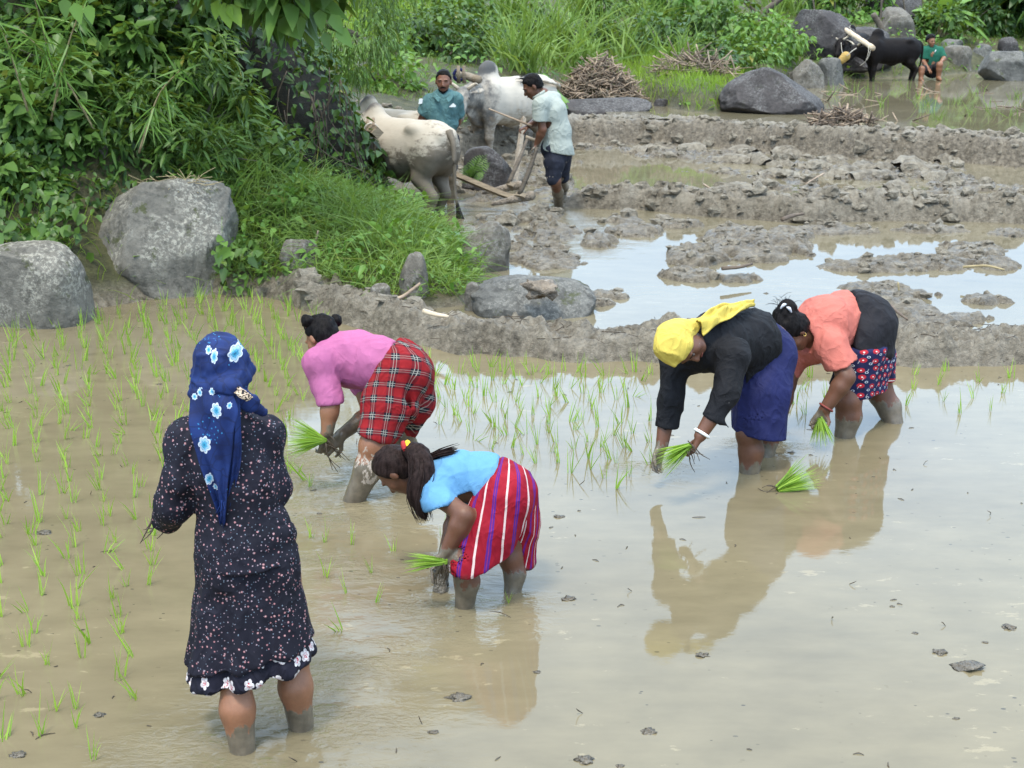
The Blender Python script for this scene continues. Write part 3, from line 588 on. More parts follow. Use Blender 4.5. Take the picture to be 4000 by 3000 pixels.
ys = np.concatenate([np.linspace(-6, 8.0, 40), np.arange(8.05, 12.6, .027), np.arange(12.6, 22.5, .055), np.arange(22.5, 36, .12), np.geomspace(36.1, 900, 55)])
us = np.linspace(-1, 1, 620)
GX = us[None, :] * (.47 * np.maximum(ys, 4)[:, None] + 1.6); GY = np.broadcast_to(ys[:, None], GX.shape)
GZ, GS, GW = land(GX, GY, True)
nr, nc = GX.shape; ii = (np.arange(nr - 1)[:, None] * nc + np.arange(nc - 1)[None]).ravel()
o = put("ground", np.stack([GX, GY, GZ], -1).reshape(-1, 3), np.stack([ii, ii + 1, ii + nc + 1, ii + nc], 1), MAT['mud'], attrs={'soil': GS.ravel(), 'wet': GW.ravel()})
meta(o, "mud bunds, ploughed paddy floor and grassy banks", "ground", kind='structure')
def water(name, poly, z, mat, label):
    V = np.array([(x, y, z) for x, y in poly]); n = len(V); half = n // 2
    F = np.array([[i, i + 1, n - 2 - i, n - 1 - i] for i in range(half - 1)]); F = F[:, ::-1] if np.cross(V[F[0, 1]] - V[F[0, 0]], V[F[0, 2]] - V[F[0, 0]])[2] < 0 else F
    meta(put(name, V, F, mat), label, "water", kind='structure')
def strip(f0, f1, x0, x1, n=60):
    xs = np.linspace(x0, x1, n); return [(x, f0(x)) for x in xs] + [(x, f1(x)) for x in xs[::-1]]
STIR1 = [(P(a, b)[0], P(a, b)[1], r) for a, b, r in [(560, 1610, .75), (700, 1480, .7), (760, 1085, .75), (705, 1010, .5), (960, 1280, .45), (1010, 1310, .5), (760, 1240, .5), (650, 1640, .7), (1410, 1015, .35), (1660, 960, .35)]]
water("near_paddy_water", strip(lambda x: -6, bund1, -9, 9), W1, m_water("near_muddy_water", STIR1, WATERCOL), "shallow muddy water of the near rice paddy")
STIR2 = [(P(a, b, W2)[0], P(a, b, W2)[1], r) for a, b, r in [(1100, 520, 1.6), (1160, 480, 1.6), (1050, 450, 1.2)]]
water("ploughed_paddy_water", strip(bund1, bund3, -12, 14), W2, m_water("ploughed_muddy_water", STIR2, (.16, .137, .09), .5, .4), "shallow water lying on the ploughed paddies")
water("far_paddy_water", strip(bund3, lambda x: toe(x) + 1.5, 1.5, 22), W4, m_water("far_muddy_water", [], (.165, .142, .09), .5, .4), "shallow water of the far paddy by the black bulls")

_hy = np.concatenate([np.arange(3, 25, .03), np.arange(25, 160, .15)])
def hit(px, py):
    """the point of the ground seen at a pixel"""
    d = ray(px, py); k = _hy / d[1]; x, z = d[0] * k, CAMZ + d[2] * k; g = z <= land(x, _hy)
    i = int(np.argmax(g)) if g.any() else len(_hy) - 200
    return np.array([x[i], _hy[i], z[i]])
# ------------------------------------------------------------------ people
def frame(f, u):
    f = nrm(f); u = np.asarray(u, float); u = nrm(u - f * (u @ f)); r = np.cross(f, u); return r, f, u     # right, forward, up
def head(S, hc, f, u, s=1.0, ears=True):
    r, f, u = frame(f, u); X = [r, f, u]
    def p(a, b, c): return np.asarray(hc) + s * (a * r + b * f + c * u)
    S.e(p(0, -.014, .028), np.array([.073, .092, .084]) * s, X, .01)
    S.e(p(0, .028, -.03), np.array([.058, .062, .074]) * s, X, .03); S.e(p(0, .058, -.088), np.array([.026, .024, .02]) * s, X, .03)
    for q in (-1, 1):
        S.e(p(.036 * q, .055, -.022), np.array([.026, .024, .028]) * s, X, .02); S.e(p(.03 * q, .076, .026), np.array([.026, .014, .009]) * s, X, .012)
        S.e(p(.031 * q, .094, .006), np.array([.016, .013, .009]) * s, X, .012, sub=True)
        if ears: S.e(p(.075 * q, -.006, -.006), np.array([.010, .019, .031]) * s, X, .006)
    S.c(p(0, .082, .012), p(0, .106, -.026), .008 * s, .012 * s, .012)
    for q in (-1, 1): S.e(p(.012 * q, .093, -.031), .0095 * s, X, .008)
    S.e(p(0, .084, -.053), np.array([.024, .014, .0065]) * s, X, .006); S.e(p(0, .081, -.066), np.array([.021, .014, .007]) * s, X, .006)
def face_bits(root, hc, f, u, s=1.0, eyes=True):
    r, f, u = frame(f, u); V0, F0 = ico(2)
    for q in (-1, 1):
        if eyes:
            c = np.asarray(hc) + s * (.031 * q * r + 0.0785 * f + .006 * u); e = put("eye", c + V0 * .0092 * s, F0, MAT['eye'], root)
            put("iris", c + f * .0046 * s + V0 * .0060 * s, F0, MAT['iris'], e)
        pts = [np.asarray(hc) + s * ((.031 + d) * q * r + (.0905 - abs(d) * .25 - max(d, 0) * .25) * f + (.029 - abs(d) * .22) * u) for d in (-.018, -.006, .006, .019)]
        V, F = tube(spline(pts, 8), np.array([.0015, .0026, .0026, .0012]) * s, 5); put("eyebrow", V, F, MAT['hair'], root)
    pts = [np.asarray(hc) + s * (d * r + (.0975 - abs(d) * .35) * f - .059 * u) for d in (-.022, -.011, 0, .011, .022)]
    V, F = tube(spline(pts, 10), np.array([.002, .0048, .0055, .0048, .002]) * s, 6); put("lips", V, F, MAT['lip'], root)
def hand(S, w, d, n, th, curl=.6, s=1.0, spread=.12):
    """w wrist, d direction of the fingers, n direction the palm faces, th +1/-1 the thumb's side (along d x n)"""
    d = nrm(d); n = np.asarray(n, float); n = nrm(n - d * (n @ d)); t = np.cross(d, n) * th; w = np.asarray(w, float)
    k = w + d * .082 * s
    for a in (-.027, -.009, .009, .027): S.c(w + t * a * .5 * s, k + t * a * s, .0145 * s, .0115 * s, .012)
    for i, (a, ln) in enumerate(((.029, .066), (.0105, .074), (-.009, .069), (-.027, .055))):
        p = k + t * a * s; ang = .25 * curl + .05 * i; q = t * (a * spread * 6)
        for j, fr in enumerate((.45, .31, .24)):
            dr = nrm(d * math.cos(ang) + n * math.sin(ang) + q * .5); e = p + dr * ln * fr * s; S.c(p, e, (.0092 - .0011 * j) * s, (.0084 - .0011 * j) * s, .003); p = e; ang += curl * (.95 - .15 * j)
    p = w + d * .022 * s + t * .022 * s; e = p + nrm(d * .62 + t * .7 + n * .35) * .043 * s; S.c(p, e, .0155 * s, .0115 * s, .01)
    e2 = e + nrm(d * .85 + t * .15 + n * .5) * .032 * s; S.c(e, e2, .0108 * s, .0095 * s, .003); e3 = e2 + nrm(d * .8 - t * .05 + n * .62) * .026 * s; S.c(e2, e3, .0094 * s, .008 * s, .003)
    return k + n * .03 * s
def leg(S, hip, kn, an, rh=.085, rk=.052, rc=.055, ra=.036, back=(0, 0, 0)):
    hip, kn, an = (np.asarray(q, float) for q in (hip, kn, an)); S.c(hip, kn, rh, rk, .03)
    m = kn * .66 + an * .34 + np.asarray(back) * .022; S.c(kn, m, rk * .92, rc, .03); S.c(m, an, rc, ra, .03); S.e(kn, rk * 1.02, None, .02)
    ft = an + nrm(an - kn) * .10; S.c(an, ft, ra, ra * .9, .02)
def arm(S, sh, el, wr, rs=.05, re=.038, rw=.026):
    sh, el, wr = (np.asarray(q, float) for q in (sh, el, wr)); S.c(sh, el, rs, re, .02); m = el * .7 + wr * .3; S.c(el, m, re, re * 1.02, .02); S.c(m, wr, re * 1.02, rw, .02)
def skin(root, S, mat, muds=(), dry=(), legz=None):
    """muds: [(centre, radius)] places caked with wet mud; legz: mud up to this height"""
    V, F = S.build(); V = relax(V, F, 1, .35); m = np.zeros(len(V)); dr = np.zeros(len(V))
    for c, r in muds: m = np.maximum(m, np.clip(1.5 - np.linalg.norm(V - c, axis=1) / r, 0, 1))
    if legz is not None:
        for (c, r, z) in legz: m = np.maximum(m, np.clip(.5 + (z - V[:, 2]) / .11, 0, 1) * (np.linalg.norm(V[:, :2] - np.asarray(c)[:2], axis=1) < r))
    for c, r in dry: dr = np.maximum(dr, np.clip(1.2 - np.linalg.norm(V - c, axis=1) / r, 0, .75))
    return put("body", V, F, mat, root, {'mud': m, 'dry': dr})
def cloth(name, root, S, mat, crease=((.006, 9, 1),), uv=None, it=1, fold=.0055):
    V, F = S.build(); V = relax(V, F, it, .4)
    for a, sc, sd in crease: V = ruffle(V, F, a, sc, sd)
    if fold: V = pleat(V, F, fold, (13, 13, 6), len(name)); V = pleat(V, F, fold * .6, (8, 24, 8), len(name) + 4)
    return put(name, V, F, mat, root, {'weave': uv(V)} if uv else None)
def wrap_uv(a, b, R, hem=None, back=(0, 1, 0)):
    a, b = np.asarray(a, float), np.asarray(b, float); d = nrm(b - a); k = np.asarray(back, float); k = nrm(k - d * (k @ d)); s = np.cross(d, k); Ln = np.linalg.norm(b - a)
    def f(V):
        q = V - a; v = q @ d; th = np.arctan2(q @ s, -(q @ k)); return np.stack([th * R, v, (Ln if hem is None else hem) - v], 1)
    return f
def sheet(rows, t=.006, nu=26, nv=44, rip=.010, freq=3.0, seed=0, push=None):
    """a hanging cloth: rows of (left, right) edge points, given a thickness and soft folds"""
    Lr = spline([r[0] for r in rows], nv); Rr = spline([r[1] for r in rows], nv); a = np.linspace(0, 1, nu)
    S_ = Lr[:, None] * (1 - a)[None, :, None] + Rr[:, None] * a[None, :, None]; F = []
    i = (np.arange(nv - 1)[:, None] * nu + np.arange(nu - 1)[None]).ravel(); F = np.stack([i, i + 1, i + nu + 1, i + nu], 1)
    V = S_.reshape(-1, 3); n = vnormals(V, F); av = np.tile(a, nv); vv = np.repeat(np.linspace(0, 1, nv), nu)
    w = rip * (np.sin(av * freq * 6.28 + 2 * vn2(vv * 3, vv * 0, seed)) * .5 + vn2(av * 5, vv * 5, seed)); V = V + n * w[:, None]
    if push is not None: V = V + push * (np.sin(av * math.pi))[:, None]
    V2 = V + n * t; m = len(V); per = np.concatenate([np.arange(nu), np.arange(2 * nu - 1, nu * nv, nu), np.arange(nu * nv - 2, nu * (nv - 1) - 1, -1), np.arange(nu * (nv - 2), 0, -nu)])
    q = np.roll(per, -1); return np.vstack([V, V2]), [np.vstack([F[:, ::-1], F + m, np.stack([per, q, q + m, per + m], 1)])]
def haircap(root, hc, f, u, s=1.0, mat=None, extra=None, name="hair", fl=(.045, .055), nape=-.045, grow=.012, tilt=.75):
    r, f, u = frame(f, u); hc = np.asarray(hc, float); S = Body(.006 if s > .9 else .006, .02); X = [r, f, u]
    S.e(hc + s * (-.016 * f + .032 * u), (np.array([.073, .092, .084]) + grow) * s, X); S.e(hc + s * (-.035 * f - .01 * u), (np.array([.066, .070, .075]) + grow * .8) * s, X)
    S.cut(hc + s * (fl[0] * f + fl[1] * u), f * tilt - u * (1 - tilt) * 1.4, .012, None); S.cut(hc + s * nape * u, -u + .35 * f, .012, None)
    if extra: extra(S, hc, r, f, u, s)
    V, F = S.build(); V = ruffle(V, F, .007, 34, 3); return put(name, V, F, mat or MAT['hair'], root)
def ring(c, ax, R, r, n=22):
    a = nrm(ax); b = nrm(np.cross(a, [.3, .2, .9])); d = np.cross(a, b); th = np.linspace(0, 2 * math.pi, n + 1); return tube(np.asarray(c) + R * (np.cos(th)[:, None] * b + np.sin(th)[:, None] * d), r, 8, False)
def bundle(grip, dirn, ln, spread, n, label, group="bundles of rice seedlings", roots=True, droop=.15, rad_=.022, width=.0042, seed=1, rootdir=(0, 0, -1), rl=.10):
    g_ = np.random.default_rng(seed); grip = np.asarray(grip, float); d = nrm(dirn); a = nrm(np.cross(d, [.1, .2, .97])); b = np.cross(a, d)
    root = empty("seedling_bundle", grip, label, "seedling bundle", group); parts = []
    def fan(sign, L0, sp, m, w, dr, cl):
        ang = g_.random(m) * 6.283; rr = np.sqrt(g_.random(m)); o = grip + (np.cos(ang)[:, None] * a + np.sin(ang)[:, None] * b) * (rr * rad_)[:, None]
        dd = sign * d + (np.cos(ang)[:, None] * a + np.sin(ang)[:, None] * b) * (rr * sp)[:, None] + g_.normal(0, .06, (m, 3)); dd /= np.linalg.norm(dd, axis=1, keepdims=True)
        return blades(o - dd * .03, dd, L0 * (.7 + .45 * g_.random(m)), w, dr * g_.random(m), g_)
    V, F, t = fan(1, ln, spread, n, width, droop, 0); put("shoots", V, F, MAT['rice'], root, {'tint': t})
    if roots:
        for _ in range(8):
            p0 = grip - d * .02 + g_.normal(0, rad_ * .6, 3); e = nrm(np.asarray(rootdir, float) - .35 * d + g_.normal(0, .3, 3)) * rl * (.3 + .6 * g_.random())
            parts.append(tube(spline([p0, p0 + e * .5 + g_.normal(0, .008, 3), p0 + e], 7), [.0032, .0026, .0012], 5))
        V, F = join(parts); put("roots", V, F, MAT['root'], root)
    return root
def blades(o, d, ln, w, droop, g_, seg=3):
    """n tapering grass blades: origins, directions, lengths; droop bends the tip down"""
    n = len(o); ln = np.broadcast_to(ln, (n,)); droop = np.broadcast_to(droop, (n,)); side = np.cross(d, g_.normal(0, 1, (n, 3))); side /= np.linalg.norm(side, axis=1, keepdims=True) + 1e-9
    Vs = []; hz = d * [1, 1, 0] + 1e-6; hz /= np.linalg.norm(hz, axis=1, keepdims=True)
    for k in range(seg + 1):
        t = k / seg; c = o + d * (ln * t)[:, None] + (hz * .55 - np.array([0, 0, 1.]) * .75) * (droop * ln * t * t)[:, None]; ww = np.broadcast_to(w, (n,)) * (1 - t ** 1.6) * (.75 + .5 * min(t * 3, 1)) * .5
        if k < seg: Vs += [c - side * ww[:, None], c + side * ww[:, None]]
        else: Vs.append(c)
    m = 2 * seg + 1; V = np.stack(Vs, 1).reshape(-1, 3); b = np.arange(n)[:, None] * m
    Q = np.concatenate([b + np.array([[2 * k, 2 * k + 1, 2 * k + 3, 2 * k + 2]]) for k in range(seg - 1)]); T = b + np.array([[2 * seg - 2, 2 * seg - 1, 2 * seg]])
    tt = np.repeat(np.clip(g_.normal(.5, .22, n), 0, .93), m); return V, [Q, T], tt

CAMDIR = lambda p: nrm(np.array([0, 0, CAMZ]) - np.asarray(p))

# ---- woman in the dark floral dress, seen from behind
def floral_woman():
    root = empty("person", P(590, 1600), "woman in a blue rose-patterned headscarf and dark floral dress standing with her back turned", "person", "rice planters")
    hc = A(480, 808, 4.12); f, u = (.02, .93, -.36), (-.02, .36, .93); S = Body(.0068, .025)
    hipL, hipR = A(497, 1225, 4.06), A(588, 1222, 4.12); S.ch([(A(540, 1210, 4.10), .115), (A(520, 1110, 4.11), .10), (A(492, 985, 4.14), .105), (A(488, 935, 4.13), .07)], flat=((0, 1, 0), .7)); S.c(A(488, 930, 4.13), A(484, 860, 4.12), .05, .045); head(S, hc, f, u, .93, False)
    shL, elL, wrL = A(404, 948, 4.08), A(376, 1085, 4.07), A(354, 1122, 4.27); shR, elR, wrR = A(576, 938, 4.13), A(584, 1050, 4.14), A(540, 1085, 4.38)
    arm(S, shL, elL, wrL, .042, .036); arm(S, shR, elR, wrR, .042, .036); S.c(shL, shR, .042, .042, .02)
    hand(S, wrL, (.15, .95, .1), (.7, 0, -.5), -1, .9, .92); hand(S, wrR, (-.25, .9, .15), (-.6, 0, -.6), 1, .9, .92)
    aL, aR = P(528, 1622) , P(655, 1570); 
    leg(S, hipL, A(508, 1452, 4.02), aL + (0, .0, -.07), .09, .052, .052, .036, (0, -1, 0)); leg(S, hipR, A(632, 1408, 4.13), aR + (0, 0, -.07), .09, .052, .052, .036, (0, -1, 0))
    skin(root, S, MAT['skin'], [(wrL, .09)], legz=[(aL, .2, .075), (aR, .2, .085)])
    # blouse: dropped shoulders, rolled sleeves, gathered waist
    B = Body(.0068, .03); B.ch([(A(536, 1205, 4.085), .168), (A(530, 1172, 4.085), .146), (A(520, 1132, 4.09), .124), (A(512, 1050, 4.10), .132), (A(498, 985, 4.11), .136), (A(492, 935, 4.12), .098)], flat=((0, 1, 0), .92))
    B.c(A(408, 946, 4.09), A(572, 935, 4.13), .062, .064, .03); B.ch([(A(408, 948, 4.09), .058), (A(388, 1040, 4.07), .054), (elL, .057)]); B.c(elL + (0, 0, .0), A(362, 1118, 4.19), .054, .048); B.ch([(A(570, 942, 4.13), .058), (A(577, 1010, 4.14), .050), (elR, .050)]); B.c(elR, wrR, .056, .05)
    B.e(A(566, 1152, 4.08), (.105, .085, .06)); B.cut(A(343, 1120, 4.22), (-.1, .95, -.25)); B.cut(A(525, 1200, 4.1), (.06, 0, -1), .01, .34)
    def uvn(V): return V
    cloth("blouse", root, B, MAT['floral'], ((.012, (7, 7, 12), 1), (.007, (22, 22, 10), 5)))
    K = Body(.007, .03); top, bot = A(528, 1150, 4.08), A(548, 1462, 4.06)
    K.ch([(top, .148), (A(534, 1215, 4.08), .158), (A(541, 1330, 4.07), .180), (bot + (0, 0, -.03), .238)], flat=((0, 1, 0), .70)); K.e(A(500, 1235, 4.02), (.075, .075, .10), k=.04); K.e(A(588, 1232, 4.05), (.075, .075, .10), k=.04)
    K.c(A(546, 1225, 3.92), A(548, 1330, 3.90), .012, .006, .03, sub=True)
    K2 = Body(.007, .03); K2.ch([(A(538, 1340, 4.07), .165), (bot + (.004, 0, -.06), .232)], flat=((0, 1, 0), .70))
    def hemcut(K, dy):
        e1, e2, e3 = A(392, 1440 + dy, 4.04), A(550, 1440 + dy, 3.92), A(700, 1372 + dy, 4.06); n = np.cross(e2 - e1, e3 - e1); K.cut(e2, n if n[2] < 0 else -n, .006, None)
        K.c(A(548, 1400 + dy, 4.07), A(548, 1560 + dy, 4.06), .15, .20, .004, flat=((0, 1, 0), .66), sub=True)
    hemcut(K, 8); hemcut(K2, 46)
    def folds(V, F, c):
        q = V - c; th = np.arctan2(q[:, 0], -q[:, 1]); t = np.clip(-(q[:, 2]) / .45, 0, 1); return V + vnormals(V, F) * (.011 * t * (np.sin(th * 7 + 1.2) + .6 * np.sin(th * 13 + .4 + 3 * t)))[:, None]
    for nm, Q, mt, uv in (("skirt", K, 'floral', None), ("petticoat", K2, 'hem', wrap_uv(top, bot, .20))):
        V, F = Q.build(); V = relax(V, F, 1, .4); V = folds(V, F, top); V = ruffle(V, F, .007, (9, 9, 6), 4); put(nm, V, F, MAT[mt], root, {'weave': uv(V)} if uv else None)
    # headscarf
    loc = np.array(root.location); roses = []
    for px, py, r, a in ((502, 771, 25, .72), (477, 873, 24, .75), (452, 945, 26, .72), (447, 760, 15, 1.), (462, 771, 14, .5), (521, 758, 13, .9), (464, 838, 13, .9), (424, 852, 13, 1.), (462, 1018, 17, .7), (475, 1036, 12, .8), (436, 842, 13, .9), (414, 930, 14, .6), (505, 862, 10, .8)):
        w = A(px, py, 4.02) - loc; roses.append((w[0], w[2], r * .52 / 715, a))
    ms = m_scarf(roses); r_, f_, u_ = frame(f, u); H = Body(.006, .02); H.e(hc + f_ * -.012 + u_ * .028, (.084, .103, .093), [r_, f_, u_]); H.e(hc - f_ * .035 - u_ * .035, (.080, .068, .075), [r_, f_, u_])
    H.cut(hc + f_ * .055, f_, .01, None); H.c(A(434, 815, 4.10), A(488, 838, 4.0), .022, .03, .015); H.c(A(535, 800, 4.13), A(492, 836, 4.0), .020, .03, .015); H.e(A(490, 838, 3.99), (.028, .022, .024), k=.012)
    H.c(A(430, 845, 4.08), A(470, 850, 4.01), .026, .026, .02); H.c(A(497, 842, 4.0), A(540, 870, 4.03), .024, .030, .012, flat=((0, 1, 0), .5)); H.c(A(540, 870, 4.03), A(570, 886, 4.06), .028, .012, .012, flat=((0, 1, 0), .5))
    V, F = H.build(); V = relax(V, F, 1, .4); V = ruffle(V, F, .005, (10, 10, 24), 2); V = pleat(V, F, .009, (16, 16, 26), 6); V = pleat(V, F, .006, (30, 30, 9), 9); sc = put("headscarf", V, F, ms, root)
    rows = [(A(408, 838, 4.0), A(500, 846, 3.97)), (A(406, 880, 3.975), A(512, 890, 3.95)), (A(410, 925, 3.96), A(505, 930, 3.945)), (A(426, 980, 3.955), A(498, 985, 3.945)), (A(448, 1040, 3.955), A(492, 1040, 3.95)), (A(466, 1090, 3.96), A(489, 1088, 3.955)), (A(476, 1135, 3.97), A(484, 1135, 3.965))]
    V, F = sheet(rows, .005, rip=.011, freq=2.0, seed=3); put("scarf_tail", V, F, ms, sc)
    rows = [(A(492, 850, 3.975), A(520, 852, 3.99)), (A(494, 920, 3.972), A(520, 925, 3.975)), (A(490, 1000, 3.97), A(520, 1000, 3.97)), (A(492, 1060, 3.975), A(505, 1062, 3.97)), (A(492, 1100, 3.98), A(497, 1100, 3.98))]
    V, F = sheet(rows, .005, rip=.008, freq=1.5, seed=8); put("scarf_tail", V, F, ms, sc)
    for a, b in (((497, 842), (533, 868)),):
        rows = [(A(a[0], a[1], 3.985), A(a[0] + 16, a[1] - 9, 3.985)), (A((a[0] + b[0]) / 2, (a[1] + b[1]) / 2 + 2, 3.955), A((a[0] + b[0]) / 2 + 17, (a[1] + b[1]) / 2 - 10, 3.955)), (A(b[0], b[1], 3.95), A(b[0] + 14, b[1] - 9, 3.95))]
        V, F = sheet(rows, .004, 8, 12, .002, 1., 1); put("scarf_border", V, F, MAT['band'], sc)
    fr = [tube(spline([A(480 + 3 * i, 1080 + 5 * i, 3.95), A(482 + 2 * i, 1105 + 6 * i, 3.95) + rng.normal(0, .004, 3), A(479 + 3 * i, 1125 + 7 * i, 3.955) + rng.normal(0, .006, 3)], 6), .0013, 4) for i in range(-3, 3)]
    V, F = join(fr); put("fringe", V, F, ms, sc)
    bundle(A(352, 1112, 4.33), (.55, .75, .25), .2, .3, 50, "rice seedlings with dangling muddy roots under the floral-dress woman's arm", seed=2, rootdir=(-.5, -.5, -1), rl=.11)

# ---- woman in the pink shirt and tartan bloomers
def pink_woman():
    root = empty("person", P(800, 1060), "woman in a pink shirt and red tartan shorts bending over with two hair buns", "person", "rice planters")
    hc = A(695, 730, 6.62); f, u = (-.62, .42, -.66), (-.35, .42, .84); r_, f_, u_ = frame(f, u); S = Body(.0072, .025)
    sh, el, wr = A(686, 778, 6.42), A(714, 872, 6.36), A(707, 932, 6.33); sh2, el2, wr2 = A(752, 748, 6.80), A(800, 892, 6.66), A(737, 940, 6.42)
    S.ch([(A(860, 812, 6.44), .12), (A(815, 792, 6.48), .105), (A(748, 772, 6.56), .11), (A(718, 752, 6.60), .06), (A(703, 742, 6.615), .045)]); head(S, hc, f, u, .9); S.c(sh, sh2, .055, .05, .03)
    arm(S, sh, el, wr, .052, .042, .031); arm(S, sh2, el2, wr2, .05, .04, .03); hand(S, wr, (-.15, -.1, -1), (-.45, .6, 0), -1, 1.2, .95); hand(S, wr2, (-.75, -.3, -.65), (-.5, .2, -.6), 1, .9, .95)
    k1, k2 = A(806, 962, 6.22), A(868, 930, 6.58); a1, a2 = P(760, 1080), P(862, 1018)
    leg(S, A(856, 812, 6.36), k1, a1 + (-.02, 0, -.06), .095, .062, .066, .044, (.9, .1, 0)); leg(S, A(888, 815, 6.55), k2, a2 + (0, 0, -.06), .095, .06, .064, .044, (.9, .1, 0))
    skin(root, S, MAT['skin'], [(wr2, .13), (wr + (-.02, 0, -.09), .075)], [(A(797, 990, 6.18), .10), (A(790, 1030, 6.15), .07)], legz=[(a1, .3, .20), (a2, .25, .3)])
    B = Body(.0072, .035); B.ch([(A(858, 806, 6.44), .132), (A(815, 786, 6.49), .128), (A(765, 775, 6.55), .136), (A(728, 762, 6.585), .10), (A(712, 750, 6.6), .062)])
    B.c(A(690, 782, 6.43), A(750, 752, 6.76), .075, .07, .04); B.ch([(A(690, 786, 6.43), .074), (A(703, 835, 6.40), .060), (A(712, 866, 6.37), .056)]); B.c(A(711, 860, 6.375), A(713, 869, 6.365), .064, .064, .006); B.ch([(sh2, .068), (A(780, 835, 6.72), .055)])
    B.cut(A(713, 873, 6.36), (.1, -.1, -1)); B.cut(A(868, 806, 6.44), (.97, 0, .25), .004, .22); cloth("shirt", root, B, MAT['pink'], ((.007, (9, 9, 7), 2), (.004, (20, 24, 12), 6)))
    K = Body(.0072, .03); K.ch([(A(832, 790, 6.46), .125), (A(862, 800, 6.44), .148), (A(842, 870, 6.34), .135), (A(808, 935, 6.24), .086)]); K.ch([(A(885, 805, 6.52), .125), (A(888, 870, 6.56), .105), (A(876, 922, 6.58), .075)]); K.e(A(872, 812, 6.36), .125)
    K.c(A(840, 925, 6.28), A(812, 945, 6.22), .075, .077, .02); K.cut(A(828, 790, 6.45), (-.86, .25, .42), .01, .22); K.cut(A(806, 946, 6.23), (-.32, -.15, -1), .01)
    K.c(A(893, 800, 6.24), A(872, 930, 6.30), .012, .022, .03, sub=True)
    uv = wrap_uv(A(842, 770, 6.46), A(825, 940, 6.3), .15)
    def fl(V): q = uv(V); return q + np.stack([.012 * vn3(V * 6, 3), .012 * vn3(V * 6, 5), 0 * V[:, 0]], 1)
    cloth("tartan_shorts", root, K, MAT['tartan'], ((.010, (9, 9, 5), 3), (.007, (26, 26, 6), 7)), fl)
    hr = haircap(root, hc, f, u, .92, fl=(.03, .06), nape=-.075, grow=.010)
    for px, py, Y in ((663, 693, 6.60), (725, 692, 6.70)):
        c = A(px, py, Y); d = nrm(c - hc); Bn = Body(.005, .01); Bn.e(c, (.031, .030, .032)); Bn.e(c + (.012, 0, -.006), .02); Bn.c(hc + d * .075, c, .02, .017, .01); V, F = Bn.build(); V = ruffle(V, F, .006, 60, 2); put("hair_bun", V, F, MAT['hair'], hr)
        V, F = ring(c - d * .027, d, .0215, .0065); put("hair_band", V, F, MAT['tie'], hr)
    pt = [hc + u_ * .113 * .92 * math.cos(t) - f_ * (.10 * math.sin(t) + .014) for t in np.linspace(.1, 1.25, 8)]; V, F = tube(pt, .0022, 5); put("hair_parting", V, F, MAT['skin'], hr)
    bundle(A(693, 950, 6.28), (-1, .05, .10), .20, .62, 190, "wide fan of green rice seedlings held in the pink-shirt woman's hand", seed=3, droop=.10, rootdir=(.3, 0, -1), rl=.2)

